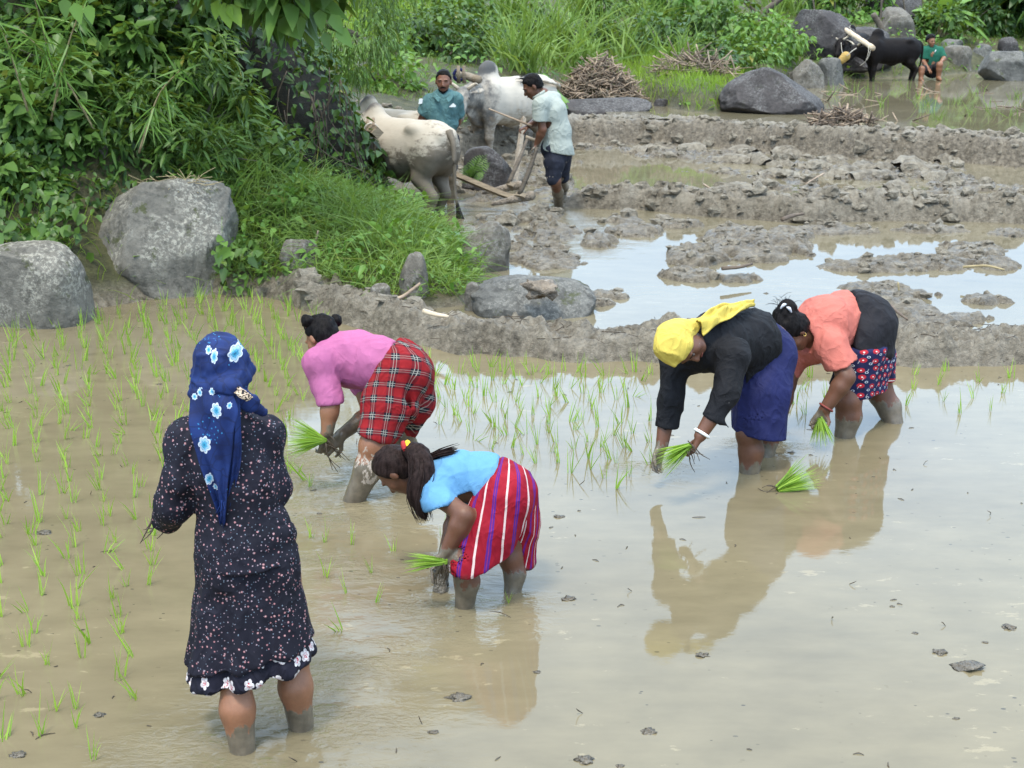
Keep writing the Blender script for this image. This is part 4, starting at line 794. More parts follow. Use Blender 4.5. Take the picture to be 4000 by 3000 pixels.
# ---- girl in the blue shirt and striped shorts
def blue_girl():
    root = empty("person", P(1050, 1290), "girl with a ponytail in a light blue shirt and red striped shorts bending over", "person", "rice planters")
    hc = A(857, 1016, 5.30); f, u = (-.40, .12, -.90), (-.86, .18, .46); r_, f_, u_ = frame(f, u); S = Body(.0068, .022)
    sh, el, wr = A(932, 1058, 5.14), A(1003, 1113, 5.00), A(964, 1188, 4.98); sh2, el2, wr2 = A(948, 1010, 5.42), A(985, 1110, 5.42), A(957, 1205, 5.22)
    S.ch([(A(1085, 1060, 5.16), .10), (A(1035, 1040, 5.2), .085), (A(965, 1036, 5.26), .09), (A(925, 1028, 5.29), .05), (A(890, 1022, 5.30), .036)]); head(S, hc, f, u, .86); S.c(sh, sh2, .045, .045, .03)
    arm(S, sh, el, wr, .043, .036, .025); arm(S, sh2, el2, wr2, .042, .034, .024); hand(S, wr, (-.15, -.1, -1), (-.5, .6, 0), -1, 1.15, .85); hand(S, wr2, (-.1, -.05, -1), (.3, -.7, 0), 1, .35, .9)
    k1, k2 = A(998, 1215, 5.0), A(1103, 1205, 5.2); a1, a2 = P(1001, 1307), P(1103, 1280)
    leg(S, A(1072, 1085, 5.07), k1, a1 + (0, 0, -.06), .075, .048, .046, .036, (.8, .3, 0)); leg(S, A(1115, 1080, 5.25), k2, a2 + (0, 0, -.06), .075, .044, .040, .033, (.8, .3, 0))
    skin(root, S, MAT['skin_d'], [(wr2 + (0, 0, -.06), .12), (wr + (0, 0, -.07), .09)], legz=[(a1, .2, .11), (a2, .2, .09)])
    B = Body(.0068, .03); B.e(A(1040, 1072, 5.16), .085); B.ch([(A(1102, 1062, 5.16), .116), (A(1040, 1042, 5.2), .115), (A(985, 1040, 5.24), .118), (A(945, 1035, 5.27), .09), (A(922, 1024, 5.29), .06)]); B.c(A(940, 1058, 5.15), A(955, 1015, 5.4), .066, .062, .035)
    B.ch([(A(935, 1058, 5.15), .066), (A(948, 1085, 5.1), .064), (A(962, 1102, 5.06), .068)]); B.c(A(950, 1015, 5.42), A(965, 1070, 5.42), .06, .06); B.cut(A(951, 1090, 5.1), (.42, -.2, -.9)); B.cut(A(1092, 1060, 5.16), (.93, 0, .22), .004, .22)
    cloth("shirt", root, B, MAT['blue'], ((.008, (9, 9, 7), 5), (.004, (22, 20, 10), 2)))
    K = Body(.0068, .03); K.ch([(A(1070, 1042, 5.17), .10), (A(1093, 1062, 5.13), .112), (A(1070, 1120, 5.08), .112), (A(1026, 1222, 5.01), .108)]); K.ch([(A(1110, 1062, 5.24), .095), (A(1120, 1130, 5.25), .082), (A(1125, 1215, 5.25), .062)]); K.e(A(1098, 1075, 5.08), .10)
    K.cut(A(1040, 1042, 5.17), (-.75, .1, .66), .008, .16); K.cut(A(1028, 1225, 5.01), (.38, .0, -1), .006, .17); K.e(A(1060, 1150, 5.04), .09)
    K.c(A(1018, 1208, 5.01), A(1010, 1270, 5.0), .085, .09, .004, sub=True); K.cut(A(1125, 1222, 5.25), (.0, .0, -1), .006)
    uv = wrap_uv(A(1092, 1020, 5.34), A(1072, 1228, 5.30), .24)
    cloth("striped_shorts", root, K, MAT['stripe'], ((.007, (9, 9, 5), 3), (.006, (26, 26, 5), 9)), uv)
    # long hair: cap, a heavy ponytail falling past the face, a lock on the back
    hr = haircap(root, hc, f, u, .86, MAT['hair_b'], fl=(.035, .035), nape=-.06, grow=.009, tilt=.8)
    tie = A(878, 968, 5.25); T = Body(.006, .02); path = [A(880, 972, 5.25), A(905, 985, 5.2), A(912, 1025, 5.14), A(903, 1065, 5.11), A(910, 1098, 5.1), A(919, 1119, 5.1)]; path = spline(path, 12); rr = np.interp(np.linspace(0, 1, 12), [0, .2, .5, .75, 1], [.026, .045, .045, .028, .005])
    T.ch(list(zip(path, rr)), flat=((0, 1, 0), .7)); V, F = T.build(); V = ruffle(V, F, .006, (45, 45, 8), 3); pn = put("ponytail", V, F, MAT['hair_b'], hr)
    st = []
    for i in range(90):
        o = rng.normal(0, 1, 3) * [.020, .016, .014]; q = path + np.outer(np.interp(np.linspace(0, 1, 12), [0, .3, .7, 1], [.5, 1.3, 1.1, .8]), o) + np.outer(np.linspace(0, 1, 12) ** 2, rng.normal(0, .006, 3)); st.append(tube(q, [.0014, .0018, .0014, .0005], 4, False))
    for i in range(70):
        o = rng.normal(0, 1, 3) * [.010, .022, .006]; q = spline([A(893, 975, 5.24), A(925, 992, 5.28), A(952, 984, 5.25), A(982, 977, 5.23)], 12) + np.outer(np.linspace(.3, 1, 12), o) + [0, 0, .01]; st.append(tube(q, [.002, .0022, .0016, .0006], 4, False))
    V, F = join(st); put("hair_strands", V, F, MAT['hair_b'], hr)
    V, F = ring(tie + (-.004, 0, 0), (.9, .1, .35), .022, .011); V = ruffle(V, F[0], .004, 70, 1); put("scrunchie", V, F, MAT['tie_r'], hr); V, F = ring(tie + (.012, 0, .003), (.9, .1, .35), .021, .011); put("scrunchie", V, F, MAT['tie_y'], hr)
    bundle(A(950, 1212, 4.95), (-1, .05, .02), .15, .28, 110, "slim bunch of rice seedlings held in the blue-shirt girl's hand", seed=5, droop=.25, rootdir=(-.5, 0, -1), rl=.14, rad_=.016)
    T = Body(.005, .012); w0 = A(955, 1232, 5.18); T.ch([(w0, .016), (A(948, 1255, 5.17), .012), (A(944, 1276, 5.16), .017)]); T.ch([(w0, .014), (A(957, 1258, 5.17), .013), (A(956, 1277, 5.16), .022)]); V, F = T.build(); V = ruffle(V, F, .004, 40, 2); put("dripping_mud", V, F, MAT['wetclod'], root)

# ---- woman in the yellow headscarf
def yellow_woman():
    root = empty("person", P(1620, 1010), "woman in a yellow headscarf, black blouse and dark blue skirt planting seedlings", "person", "rice planters")
    hc = A(1474, 742, 6.27); f, u = (.50, -.42, -.74), (-.78, -.50, -.05); r_, f_, u_ = frame(f, u); S = Body(.0072, .025)
    sR, eR, wR = A(1455, 772, 6.52), A(1446, 862, 6.46), A(1430, 962, 6.38); sL, eL, wL = A(1585, 765, 6.32), A(1566, 856, 6.22), A(1513, 941, 6.16)
    S.ch([(A(1655, 750, 6.82), .13), (A(1615, 735, 6.72), .12), (A(1535, 735, 6.5), .12), (A(1500, 745, 6.38), .06), (A(1488, 745, 6.32), .05)]); head(S, hc, f, u, .95, False); S.c(sR, sL, .05, .05, .03)
    arm(S, sR, eR, wR, .05, .042, .031); arm(S, sL, eL, wL, .05, .042, .030); hand(S, wR, (-.30, -.12, -1), (.55, -.6, 0), 1, .7, .98); hand(S, wL, (-.42, -.1, -.9), (-.75, .2, .3), 1, 1.2, .98)
    a1, a2 = P(1617, 1020), P(1650, 985); leg(S, A(1650, 775, 6.78), A(1617, 938, 6.62), a1 + (0, 0, -.06), .09, .058, .06, .048, (.7, .4, 0)); leg(S, A(1672, 775, 6.92), A(1655, 910, 6.9), a2 + (0, 0, -.06), .1, .06, .058, .045, (.7, .4, 0))
    skin(root, S, MAT['skin_d'], [(wR + (-.02, 0, -.09), .11)], legz=[(a1, .25, .05), (a2, .25, .06)]); face_bits(root, hc, f, u, .95)
    B = Body(.0072, .035); B.ch([(A(1662, 748, 6.82), .150), (A(1615, 732, 6.72), .146), (A(1545, 738, 6.52), .142), (A(1512, 744, 6.42), .095)]); B.c(A(1462, 775, 6.53), A(1580, 765, 6.34), .076, .08, .04)
    B.ch([(A(1460, 780, 6.52), .075), (A(1448, 860, 6.46), .060), (A(1441, 922, 6.41), .056)]); B.ch([(A(1583, 772, 6.32), .078), (A(1568, 850, 6.23), .062), (A(1540, 902, 6.19), .052)])
    B.c(A(1650, 760, 6.68), A(1628, 830, 6.60), .09, .035, .03, flat=((.5, -.85, 0), .45)); B.c(A(1436, 912, 6.4), A(1418, 898, 6.38), .012, .004, .01); B.c(A(1552, 905, 6.17), A(1574, 922, 6.15), .02, .006, .01)
    B.cut(A(1440, 921, 6.41), (-.12, 0, -1)); B.cut(A(1538, 905, 6.19), (-.45, 0, -.9)); B.cut(A(1664, 745, 6.82), (.95, .2, .18), .004, .24); cloth("blouse", root, B, MAT['black'], ((.010, (8, 8, 8), 4), (.006, (16, 22, 10), 9)))
    K = Body(.0072, .03); K.ch([(A(1640, 742, 6.78), .135), (A(1658, 765, 6.80), .146), (A(1645, 850, 6.70), .142), (A(1641, 940, 6.66), .138)], flat=((.2, 1, 0), 1.0)); K.c(A(1668, 775, 6.9), A(1655, 930, 6.86), .12, .105); K.cut(A(1641, 930, 6.7), (-.18, 0, -1), .004, .4); K.cut(A(1630, 742, 6.76), (-.8, .1, .35), .01, .22)
    K.c(A(1641, 900, 6.66), A(1641, 990, 6.66), .112, .118, .004, sub=True)
    cloth("skirt", root, K, MAT['navy'], ((.008, (6, 6, 3), 3), (.005, (20, 20, 5), 8)))
    H = Body(.006, .03); H.e(hc + u_ * .040 - f_ * .014, (.083, .100, .096), [r_, f_, u_]); H.e(hc - f_ * .055 + u_ * .005, (.074, .066, .082), [r_, f_, u_]); H.e(hc + u_ * .085 - f_ * .005, (.062, .074, .062), [r_, f_, u_])
    H.c(A(1450, 775, 6.2), A(1457, 789, 6.18), .022, .012, .02); H.c(hc - f_ * .05 - u_ * .04, A(1516, 697, 6.36), .05, .026, .03); H.cut(hc + f_ * .060 + u_ * .03, f_ * .86 - u_ * .5, .012, None)
    V, F = H.build(); V = relax(V, F, 1, .4); V = ruffle(V, F, .004, (11, 11, 16), 6); V = pleat(V, F, .007, (9, 22, 16), 5); sc = put("headscarf", V, F, MAT['yellow'], root)
    rows = [(A(1500, 694, 6.33), A(1520, 724, 6.27)), (A(1530, 674, 6.42), A(1548, 702, 6.33)), (A(1560, 664, 6.52), A(1576, 694, 6.40)), (A(1592, 661, 6.62), A(1606, 677, 6.52)), (A(1622, 660, 6.70), A(1630, 664, 6.68))]
    V, F = sheet(rows, .008, rip=.018, freq=2.2, seed=5, push=np.array([0, -.01, .03])); put("scarf_tail", V, F, MAT['yellow'], sc)
    V, F = ring(wL + nrm(wL - eL) * -.012, wL - eL, .036, .0075); put("bangle", V, F, MAT['bead'], root)
    bundle(A(1482, 968, 6.1), (-.85, -.2, -.42), .17, .42, 150, "green rice seedlings gripped in the yellow-scarf woman's hand above the water", seed=7, droop=.15, rootdir=(.2, 0, -1), rl=.13)

# ---- woman in the coral shirt
def coral_woman():
    root = empty("person", P(1870, 930), "woman in a coral shirt, black wrap and red-flowered navy skirt bending low", "person", "rice planters")
    hc = A(1710, 716, 7.14); f, u = (-.30, -.28, -.90), (-.80, -.30, .42); r_, f_, u_ = frame(f, u); S = Body(.0078, .025)
    sL, eL, wL = A(1798, 748, 7.12), A(1828, 815, 7.02), A(1782, 884, 7.0); sR, eR, wR = A(1722, 770, 7.36), A(1703, 832, 7.32), A(1682, 925, 7.22)
    S.ch([(A(1868, 718, 7.42), .14), (A(1838, 695, 7.42), .13), (A(1772, 712, 7.3), .13), (A(1742, 722, 7.22), .06), (A(1725, 722, 7.18), .048)]); head(S, hc, f, u, .95); S.c(sL, sR, .055, .05, .03)
    arm(S, sL, eL, wL, .057, .046, .032); arm(S, sR, eR, wR, .05, .04, .03); hand(S, wL, (-.5, -.15, -.85), (-.3, -.5, -.3), -1, .75, .98); hand(S, wR, (-.2, -.1, -1), (.5, -.6, 0), 1, .8, .98)
    a1, a2 = P(1820, 943), P(1930, 913); leg(S, A(1850, 768, 7.32), A(1832, 866, 7.2), a1 + (0, 0, -.06), .10, .068, .066, .05, (.8, .3, 0)); leg(S, A(1888, 762, 7.52), A(1903, 852, 7.5), a2 + (.02, 0, -.06), .1, .066, .064, .05, (.8, .3, 0))
    skin(root, S, MAT['skin_d'], [(wR + (0, 0, -.08), .13), (wL + (-.06, 0, -.06), .07)], legz=[(a1, .25, .11), (a2, .25, .11)]); face_bits(root, hc, f, u, .95)
    B = Body(.0078, .035); B.ch([(A(1850, 690, 7.42), .152), (A(1830, 690, 7.42), .155), (A(1780, 705, 7.31), .160), (A(1757, 722, 7.25), .118), (A(1738, 722, 7.2), .06)]); B.c(A(1795, 748, 7.14), A(1732, 768, 7.36), .082, .07, .04)
    B.ch([(A(1797, 748, 7.13), .084), (A(1818, 788, 7.07), .076), (A(1824, 800, 7.05), .074)]); B.c(sR, A(1710, 805, 7.34), .06, .05); B.cut(A(1821, 789, 7.06), (.42, -.1, -.95)); B.cut(A(1842, 690, 7.42), (.97, .1, .12), .004, .26); B.e(hc + (.035, .02, -.06), (.09, .08, .09), k=.01, sub=True)
    cloth("shirt", root, B, MAT['coral'], ((.009, (9, 9, 9), 3), (.006, (26, 18, 14), 6)))
    W = Body(.0078, .03); W.ch([(A(1846, 690, 7.42), .166), (A(1868, 705, 7.42), .172), (A(1870, 755, 7.40), .158)]); W.c(A(1862, 722, 7.32), A(1852, 770, 7.28), .13, .125); W.cut(A(1836, 690, 7.4), (-.96, .0, .12), .012, .28); W.cut(A(1876, 758, 7.3), (-.36, 0, -.93), .012, .3)
    W.c(A(1836, 770, 7.32), A(1797, 828, 7.2), .05, .018, .01); cloth("waist_wrap", root, W, MAT['wrap'], ((.009, (8, 8, 8), 8), (.005, (22, 22, 9), 4)))
    K = Body(.0078, .03); K.ch([(A(1868, 730, 7.41), .152), (A(1866, 790, 7.38), .142), (A(1862, 850, 7.34), .125)]); K.c(A(1893, 770, 7.5), A(1905, 838, 7.5), .11, .072); K.ch([(A(1858, 745, 7.3), .14), (A(1846, 850, 7.24), .098)]); K.cut(A(1866, 848, 7.3), (.10, 0, -1), .004, .4); K.cut(A(1866, 735, 7.4), (0, 0, 1), .01, .3); K.c(A(1846, 835, 7.26), A(1842, 900, 7.24), .075, .08, .004, sub=True)
    cloth("flowered_skirt", root, K, MAT['navyflower'], ((.007, (9, 9, 5), 2), (.004, (24, 24, 6), 5)), wrap_uv(A(1868, 715, 7.4), A(1866, 850, 7.34), .14))
    def bunx(S, hc, r, f, u, s):
        c = A(1700, 664, 7.14); S.e(c, (.05, .045, .042), k=.03); S.e(c + (-.02, -.01, -.03), (.05, .045, .03), k=.03)
    hr = haircap(root, hc, f, u, .98, extra=bunx, fl=(.042, .04), nape=-.06)
    c = A(1692, 662, 7.09)
    for d, a in (((0, 0, .0), (.7, .2, .5)), ((.03, -.004, -.018), (.6, -.2, -.6))):
        p0 = c + np.array(d) - np.array(a) * .022; p1 = c + np.array(d) + np.array(a) * .022; V, F = tube(spline([p0, (p0 + p1) / 2 + (0, -.008, .01), p1], 8), [.004, .009, .004], 7); put("hair_clip", V, F, MAT['steel'], hr)
    st = []
    for i in range(26):
        p0 = A(1690 + rng.normal(0, 8), 656, 7.14) + rng.normal(0, .012, 3); e = rng.normal(0, 1, 3) * [.035, .03, .018] + [-.015, 0, .018]; st.append(tube(spline([p0, p0 + e * .6 + [0, 0, .008], p0 + e], 6), [.0012, .0006], 4, False))
    V, F = join(st); put("loose_hair", V, F, MAT['hair'], hr)
    V, F = ring(wL + nrm(eL - wL) * .012, wL - eL, .037, .006); put("bangle", V, F, MAT['redcord'], root)
    r1 = hc + r_ * .0 + f_ * .101 - u_ * .03; V, F = ring(hc - f_ * .0 + r_ * -.071 - u_ * .035, r_, .008, .002, 12); put("earring", V, F, MAT['gold'], root)
    bundle(A(1772, 912, 6.93), (.12, -.25, -.95), .15, .45, 110, "short drooping bunch of rice seedlings held by the coral-shirt woman", seed=11, droop=.1, rootdir=(-1, 0, -.6), rl=.05, rad_=.026)

# ---- man in the teal polo shirt behind the white bulls
def teal_man():
    Y = 15.2; root = empty("person", (A(958, 178, Y)[0], Y, .05), "man with a moustache in a teal polo shirt behind the two white bulls", "person", "ploughmen")
    hc = A(958, 176, Y - .02); f, u = (-.02, -1, -.1), (0, -.1, 1); S = Body(.0095, .03)
    sL, sR = A(926, 220, Y), A(988, 213, Y); eR, wR = A(912, 258, Y + .05), A(935, 285, Y + .22); eL, wL = A(988, 262, Y + .12), A(968, 290, Y + .2)
    S.ch([(A(955, 300, Y), .14), (A(955, 265, Y), .13), (A(957, 230, Y), .14), (A(958, 208, Y), .075), (A(958, 198, Y), .055)], flat=((0, 1, 0), .8)); head(S, hc, f, u, 1.06); S.c(sL, sR, .06, .06, .03); arm(S, sL, eR, wR, .055, .044, .032); arm(S, sR, eL, wL, .055, .044, .032)
    hand(S, wR, (.5, .3, -.8), (.3, .8, 0), 1, .6); hand(S, wL, (-.5, .3, -.8), (-.3, .8, 0), -1, .6); fz = .02
    for x in (938, 972): leg(S, A(x, 300, Y), (A(x, 300, Y)[0], Y - .02, .5), (A(x, 300, Y)[0], Y, .02), .09, .06, .055, .04)
    K = Body(.0095, .03); K.c(A(955, 292, Y), A(955, 300, Y), .15, .15, flat=((0, 1, 0), .8))
    for x in (938, 972): K.c(A(x, 302, Y), (A(x, 300, Y)[0], Y - .02, .46), .105, .085)
    cloth("shorts", root, K, MAT['shorts'], ((.01, 8, 2),))
    skin(root, S, m_skin("weathered_skin", (.17, .072, .042)), legz=[((A(955, 300, Y)[0], Y), .6, .55)]); face_bits(root, hc, f, u, 1.06, False)
    B = Body(.0095, .035); B.ch([(A(952, 285, Y), .155), (A(955, 262, Y), .158), (A(957, 232, Y), .175), (A(958, 213, Y), .12)], flat=((0, 1, 0), .76)); B.c(A(930, 221, Y), A(984, 214, Y), .078, .078, .04); B.c(A(926, 222, Y), A(914, 247, Y + .03), .078, .074); B.c(A(987, 217, Y), A(990, 245, Y + .06), .075, .068)
    B.cut(A(912, 248, Y), (-.55, 0, -1)); B.cut(A(955, 280, Y), (-.22, 0, -1), .004, .32); B.c(A(958, 212, Y - .17), A(958, 232, Y - .2), .06, .012, .012, sub=True)
    sh = cloth("polo_shirt", root, B, MAT['teal'], ((.016, (6, 6, 8), 3), (.010, (14, 14, 12), 8)))
    for q in (-1, 1):
        rows = [(A(958 + 19 * q, 199, Y - .05), A(958 + 22 * q, 206, Y - .09)), (A(958 + 15 * q, 203, Y - .12), A(958 + 19 * q, 213, Y - .15)), (A(958 + 5 * q, 214, Y - .17), A(958 + 11 * q, 222, Y - .185))]; V, F = sheet(rows, .010, 6, 10, .001, 1., 1); put("collar", V, F, MAT['teal'], sh)
    c = A(977, 228, Y - .17); V = [];
    tri = np.array([[-.035, 0, -.016], [.035, 0, -.016], [.038, 0, .0], [.010, 0, .024], [-.002, 0, .016]]); t2 = np.vstack([tri + c, tri + c + [0, .02, 0]]); put("chest_mark", t2, [np.array([[0, 1, 2], [0, 2, 3], [0, 3, 4]]), np.array([[i, i + 5, (i + 1) % 5 + 5, (i + 1) % 5] for i in range(5)])], MAT['print_w'], sh, smooth=False)
    c = A(908, 219, Y - .05); q = np.array([[-.02, 0, -.028], [.02, 0, -.022], [.022, 0, .024], [-.014, 0, .026]]); t2 = np.vstack([q + c, q + c + [.02, .03, 0]]); put("sleeve_mark", t2, [np.array([[0, 1, 2, 3]]), np.array([[i, i + 4, (i + 1) % 4 + 4, (i + 1) % 4] for i in range(4)])], MAT['print_w'], sh, smooth=False)
    haircap(root, hc, f, u, 1.06, fl=(.058, .072), nape=-.03, tilt=.6, grow=.006)
    r_, f_, u_ = frame(f, u); V, F = tube(spline([hc + 1.06 * (x * r_ + (.103 - abs(x) * .5) * f_ - (.042 + abs(x) * .3) * u_) for x in (-.032, -.015, 0, .015, .032)], 9), [.003, .007, .007, .003], 6); put("moustache", V, F, MAT['hair'], root)
    V, F = tube(spline([hc + 1.06 * (x * r_ + (.082 - abs(x) * .55) * f_ - (.098 - abs(x) * .5) * u_) for x in (-.05, -.02, 0, .02, .05)], 9), [.004, .013, .014, .013, .004], 6); put("beard", V, F, MAT['hair'], root)

# ---- ploughman in the white shirt
def ploughman():
    Y = 14.55; root = empty("person", P(1205, 446, W2), "barefoot ploughman in a white shirt and muddy dark shorts holding a plough handle", "person", "ploughmen")
    hc = A(1150, 187, Y - .02); f, u = (-.80, -.12, -.56), (-.55, -.05, .83); S = Body(.0095, .03)
    sN, eN, wN = A(1163, 225, Y - .16), A(1172, 280, Y - .17), A(1159, 312, Y - .12); sF, eF, wF = A(1190, 215, Y + .2), A(1160, 262, Y + .2), A(1142, 272, Y + .05)
    S.ch([(A(1207, 330, Y), .13), (A(1202, 290, Y), .12), (A(1188, 235, Y), .13), (A(1172, 205, Y), .07), (A(1162, 197, Y), .05)]); head(S, hc, f, u, 1.05); S.c(sN, sF, .06, .055, .03); arm(S, sN, eN, wN, .052, .042, .03); arm(S, sF, eF, wF, .052, .042, .03)
    hand(S, wN, (-.15, 0, -1), (-.8, .3, 0), -1, 1.3); hand(S, wF, (-.8, -.2, -.3), (-.3, 0, -.9), 1, 1.3)
    a1, a2 = P(1207, 447, W2), P(1212, 425, W2); leg(S, A(1204, 336, Y - .06), A(1199, 392, Y - .1), a1 + (0, 0, -.08), .078, .058, .058, .045, (.8, 0, 0)); leg(S, A(1215, 335, Y + .1), A(1214, 385, Y + .15), a2 + (0, 0, -.08), .09, .055, .055, .043, (.8, 0, 0))
    skin(root, S, MAT['skin_d'], [(wN + (0, 0, -.1), .1)], legz=[(a1, .4, .42), (a2, .4, .42)])
    B = Body(.0095, .035); B.ch([(A(1204, 338, Y), .172), (A(1203, 322, Y), .165), (A(1202, 285, Y), .150), (A(1190, 240, Y), .160), (A(1178, 215, Y), .10)]); B.c(A(1172, 222, Y - .14), A(1195, 215, Y + .16), .085, .085, .04); B.c(A(1166, 226, Y - .16), A(1166, 262, Y - .17), .084, .076); B.c(sF, A(1175, 250, Y + .2), .07, .065)
    B.cut(A(1162, 262, Y - .16), (-.1, 0, -1)); B.cut(A(1200, 328, Y), (-.18, 0, -1), .004, .35); cloth("shirt", root, B, MAT['white'], ((.012, (5, 5, 6), 4), (.004, (12, 12, 9), 3)), fold=.002)
    c = A(1164, 204, Y - .02); V, F = ring(c, (-.5, 0, .8), .068, .016); put("collar", V, F, MAT['white'], root)
    K = Body(.0095, .03); K.ch([(A(1198, 300, Y), .13), (A(1200, 318, Y), .148), (A(1205, 330, Y), .14), (A(1198, 350, Y - .07), .105), (A(1196, 388, Y - .1), .078)]); K.ch([(A(1214, 332, Y + .08), .11), (A(1214, 380, Y + .14), .08)]); K.cut(A(1196, 385, Y), (-.05, 0, -1)); cloth("shorts", root, K, MAT['shorts'], ((.010, (9, 9, 6), 2),))
    haircap(root, hc, f, u, 1.05, fl=(.05, .06), nape=-.03, tilt=.7, grow=.006); face_bits(root, hc, f, u, 1.05)
    V, F = tube(spline([A(1056, 235, Y + .1), A(1085, 247, Y + .05), A(1115, 259, Y + .02), A(1148, 272, Y + .0)], 14), [.008, .011, .013], 7); o = put("goad_stick", V, F, MAT['stick'], origin=A(1148, 272, Y)); meta(o, "thin peeled goad stick in the white-shirt ploughman's hand", "stick")

# ---- young man sitting on the far bund
def sitting_boy():
    Y = 30.8; root = empty("person", A(2013, 160, Y), "young man in a dark green shirt sitting on the far mud bank", "person", "ploughmen")
    hc = A(2011, 89, Y - .05); f, u = (.35, -.93, -.12), (.03, -.1, 1); S = Body(.014, .035)
    sA, eA, wA = A(1995, 109, Y - .02), A(1994, 132, Y - .1), A(2004, 147, Y - .35); sB, eB, wB = A(2032, 109, Y), A(2039, 126, Y - .12), A(2033, 134, Y - .38)
    S.ch([(A(2014, 152, Y), .15), (A(2014, 135, Y), .13), (A(2013, 115, Y), .14), (A(2012, 104, Y), .07), (A(2012, 100, Y), .055)]); head(S, hc, f, u, 1.08); S.c(sA, sB, .06, .06, .03); arm(S, sA, eA, wA, .055, .045, .035); arm(S, sB, eB, wB, .055, .045, .035); hand(S, wA, (.4, -.5, -.6), (0, .3, -.9), 1, .7, 1.1); hand(S, wB, (-.3, -.8, -.3), (0, .2, -1), -1, .6, 1.1)
    kA, kB = A(1991, 149, Y - .42), A(2030, 140, Y - .45); fA, fB = A(1989, 172, Y - .45), A(2027, 168, Y - .42)
    leg(S, A(2006, 152, Y), kA, fA, .09, .062, .06, .045); leg(S, A(2021, 151, Y), kB, fB, .09, .062, .06, .045)
    for q in (fA, fB): S.c(q, q + (0, -.16, -.03), .042, .032, .02)
    skin(root, S, MAT['skin']); face_bits(root, hc, f, u, 1.08)
    B = Body(.013, .04); B.ch([(A(2015, 146, Y), .17), (A(2014, 130, Y), .165), (A(2013, 114, Y), .175), (A(2012, 107, Y), .1)], flat=((0, 1, 0), .8)); B.c(A(1997, 110, Y), A(2030, 110, Y), .08, .08, .05); B.c(sA, A(1995, 126, Y - .06), .085, .085); B.c(sB, A(2037, 122, Y - .06), .08, .085); B.cut(A(1995, 127, Y), (-.1, 0, -1)); B.cut(A(2012, 143, Y), (-.1, 0, -1), .01, .3)
    tee = cloth("shirt", root, B, MAT['green'], ((.016, 6, 2),))
    for px, py, dy, w, h in ((2021, 110, -.16, .03, .045), (1989.5, 117, -.05, .03, .07)):
        c = A(px, py, Y + dy); q = np.array([[-.4, 0, -.5], [.1, 0, -.5], [.5, 0, .5], [-.2, 0, .4]]) * [w, 1, h]; t2 = np.vstack([q + c, q + c + [.0, .05, 0]]); put("shirt_mark", t2, [np.array([[0, 1, 2, 3]]), np.array([[i, i + 4, (i + 1) % 4 + 4, (i + 1) % 4] for i in range(4)])], MAT['print_w'], tee, smooth=False)
    K = Body(.013, .03); K.c(A(2014, 152, Y), A(2014, 146, Y), .17, .15); K.c(A(2006, 152, Y), A(1995, 150, Y - .33), .11, .09); K.c(A(2021, 151, Y), A(2026, 143, Y - .34), .11, .09); cloth("shorts", root, K, MAT['dark'], ((.01, 8, 2),))
    haircap(root, hc, f, u, 1.14, fl=(.055, .075), nape=0.0, grow=.02, tilt=.5)

for fn in (floral_woman, pink_woman, blue_girl, yellow_woman, coral_woman, teal_man, ploughman, sitting_boy): fn()
o = bundle(P(1690, 1052, .02) , (.88, .30, .34), .22, .42, 150, "loose bundle of rice seedlings lying on the water between the workers", seed=13, droop=.12, rootdir=(-1, -.2, -.05), rl=.13, rad_=.03)
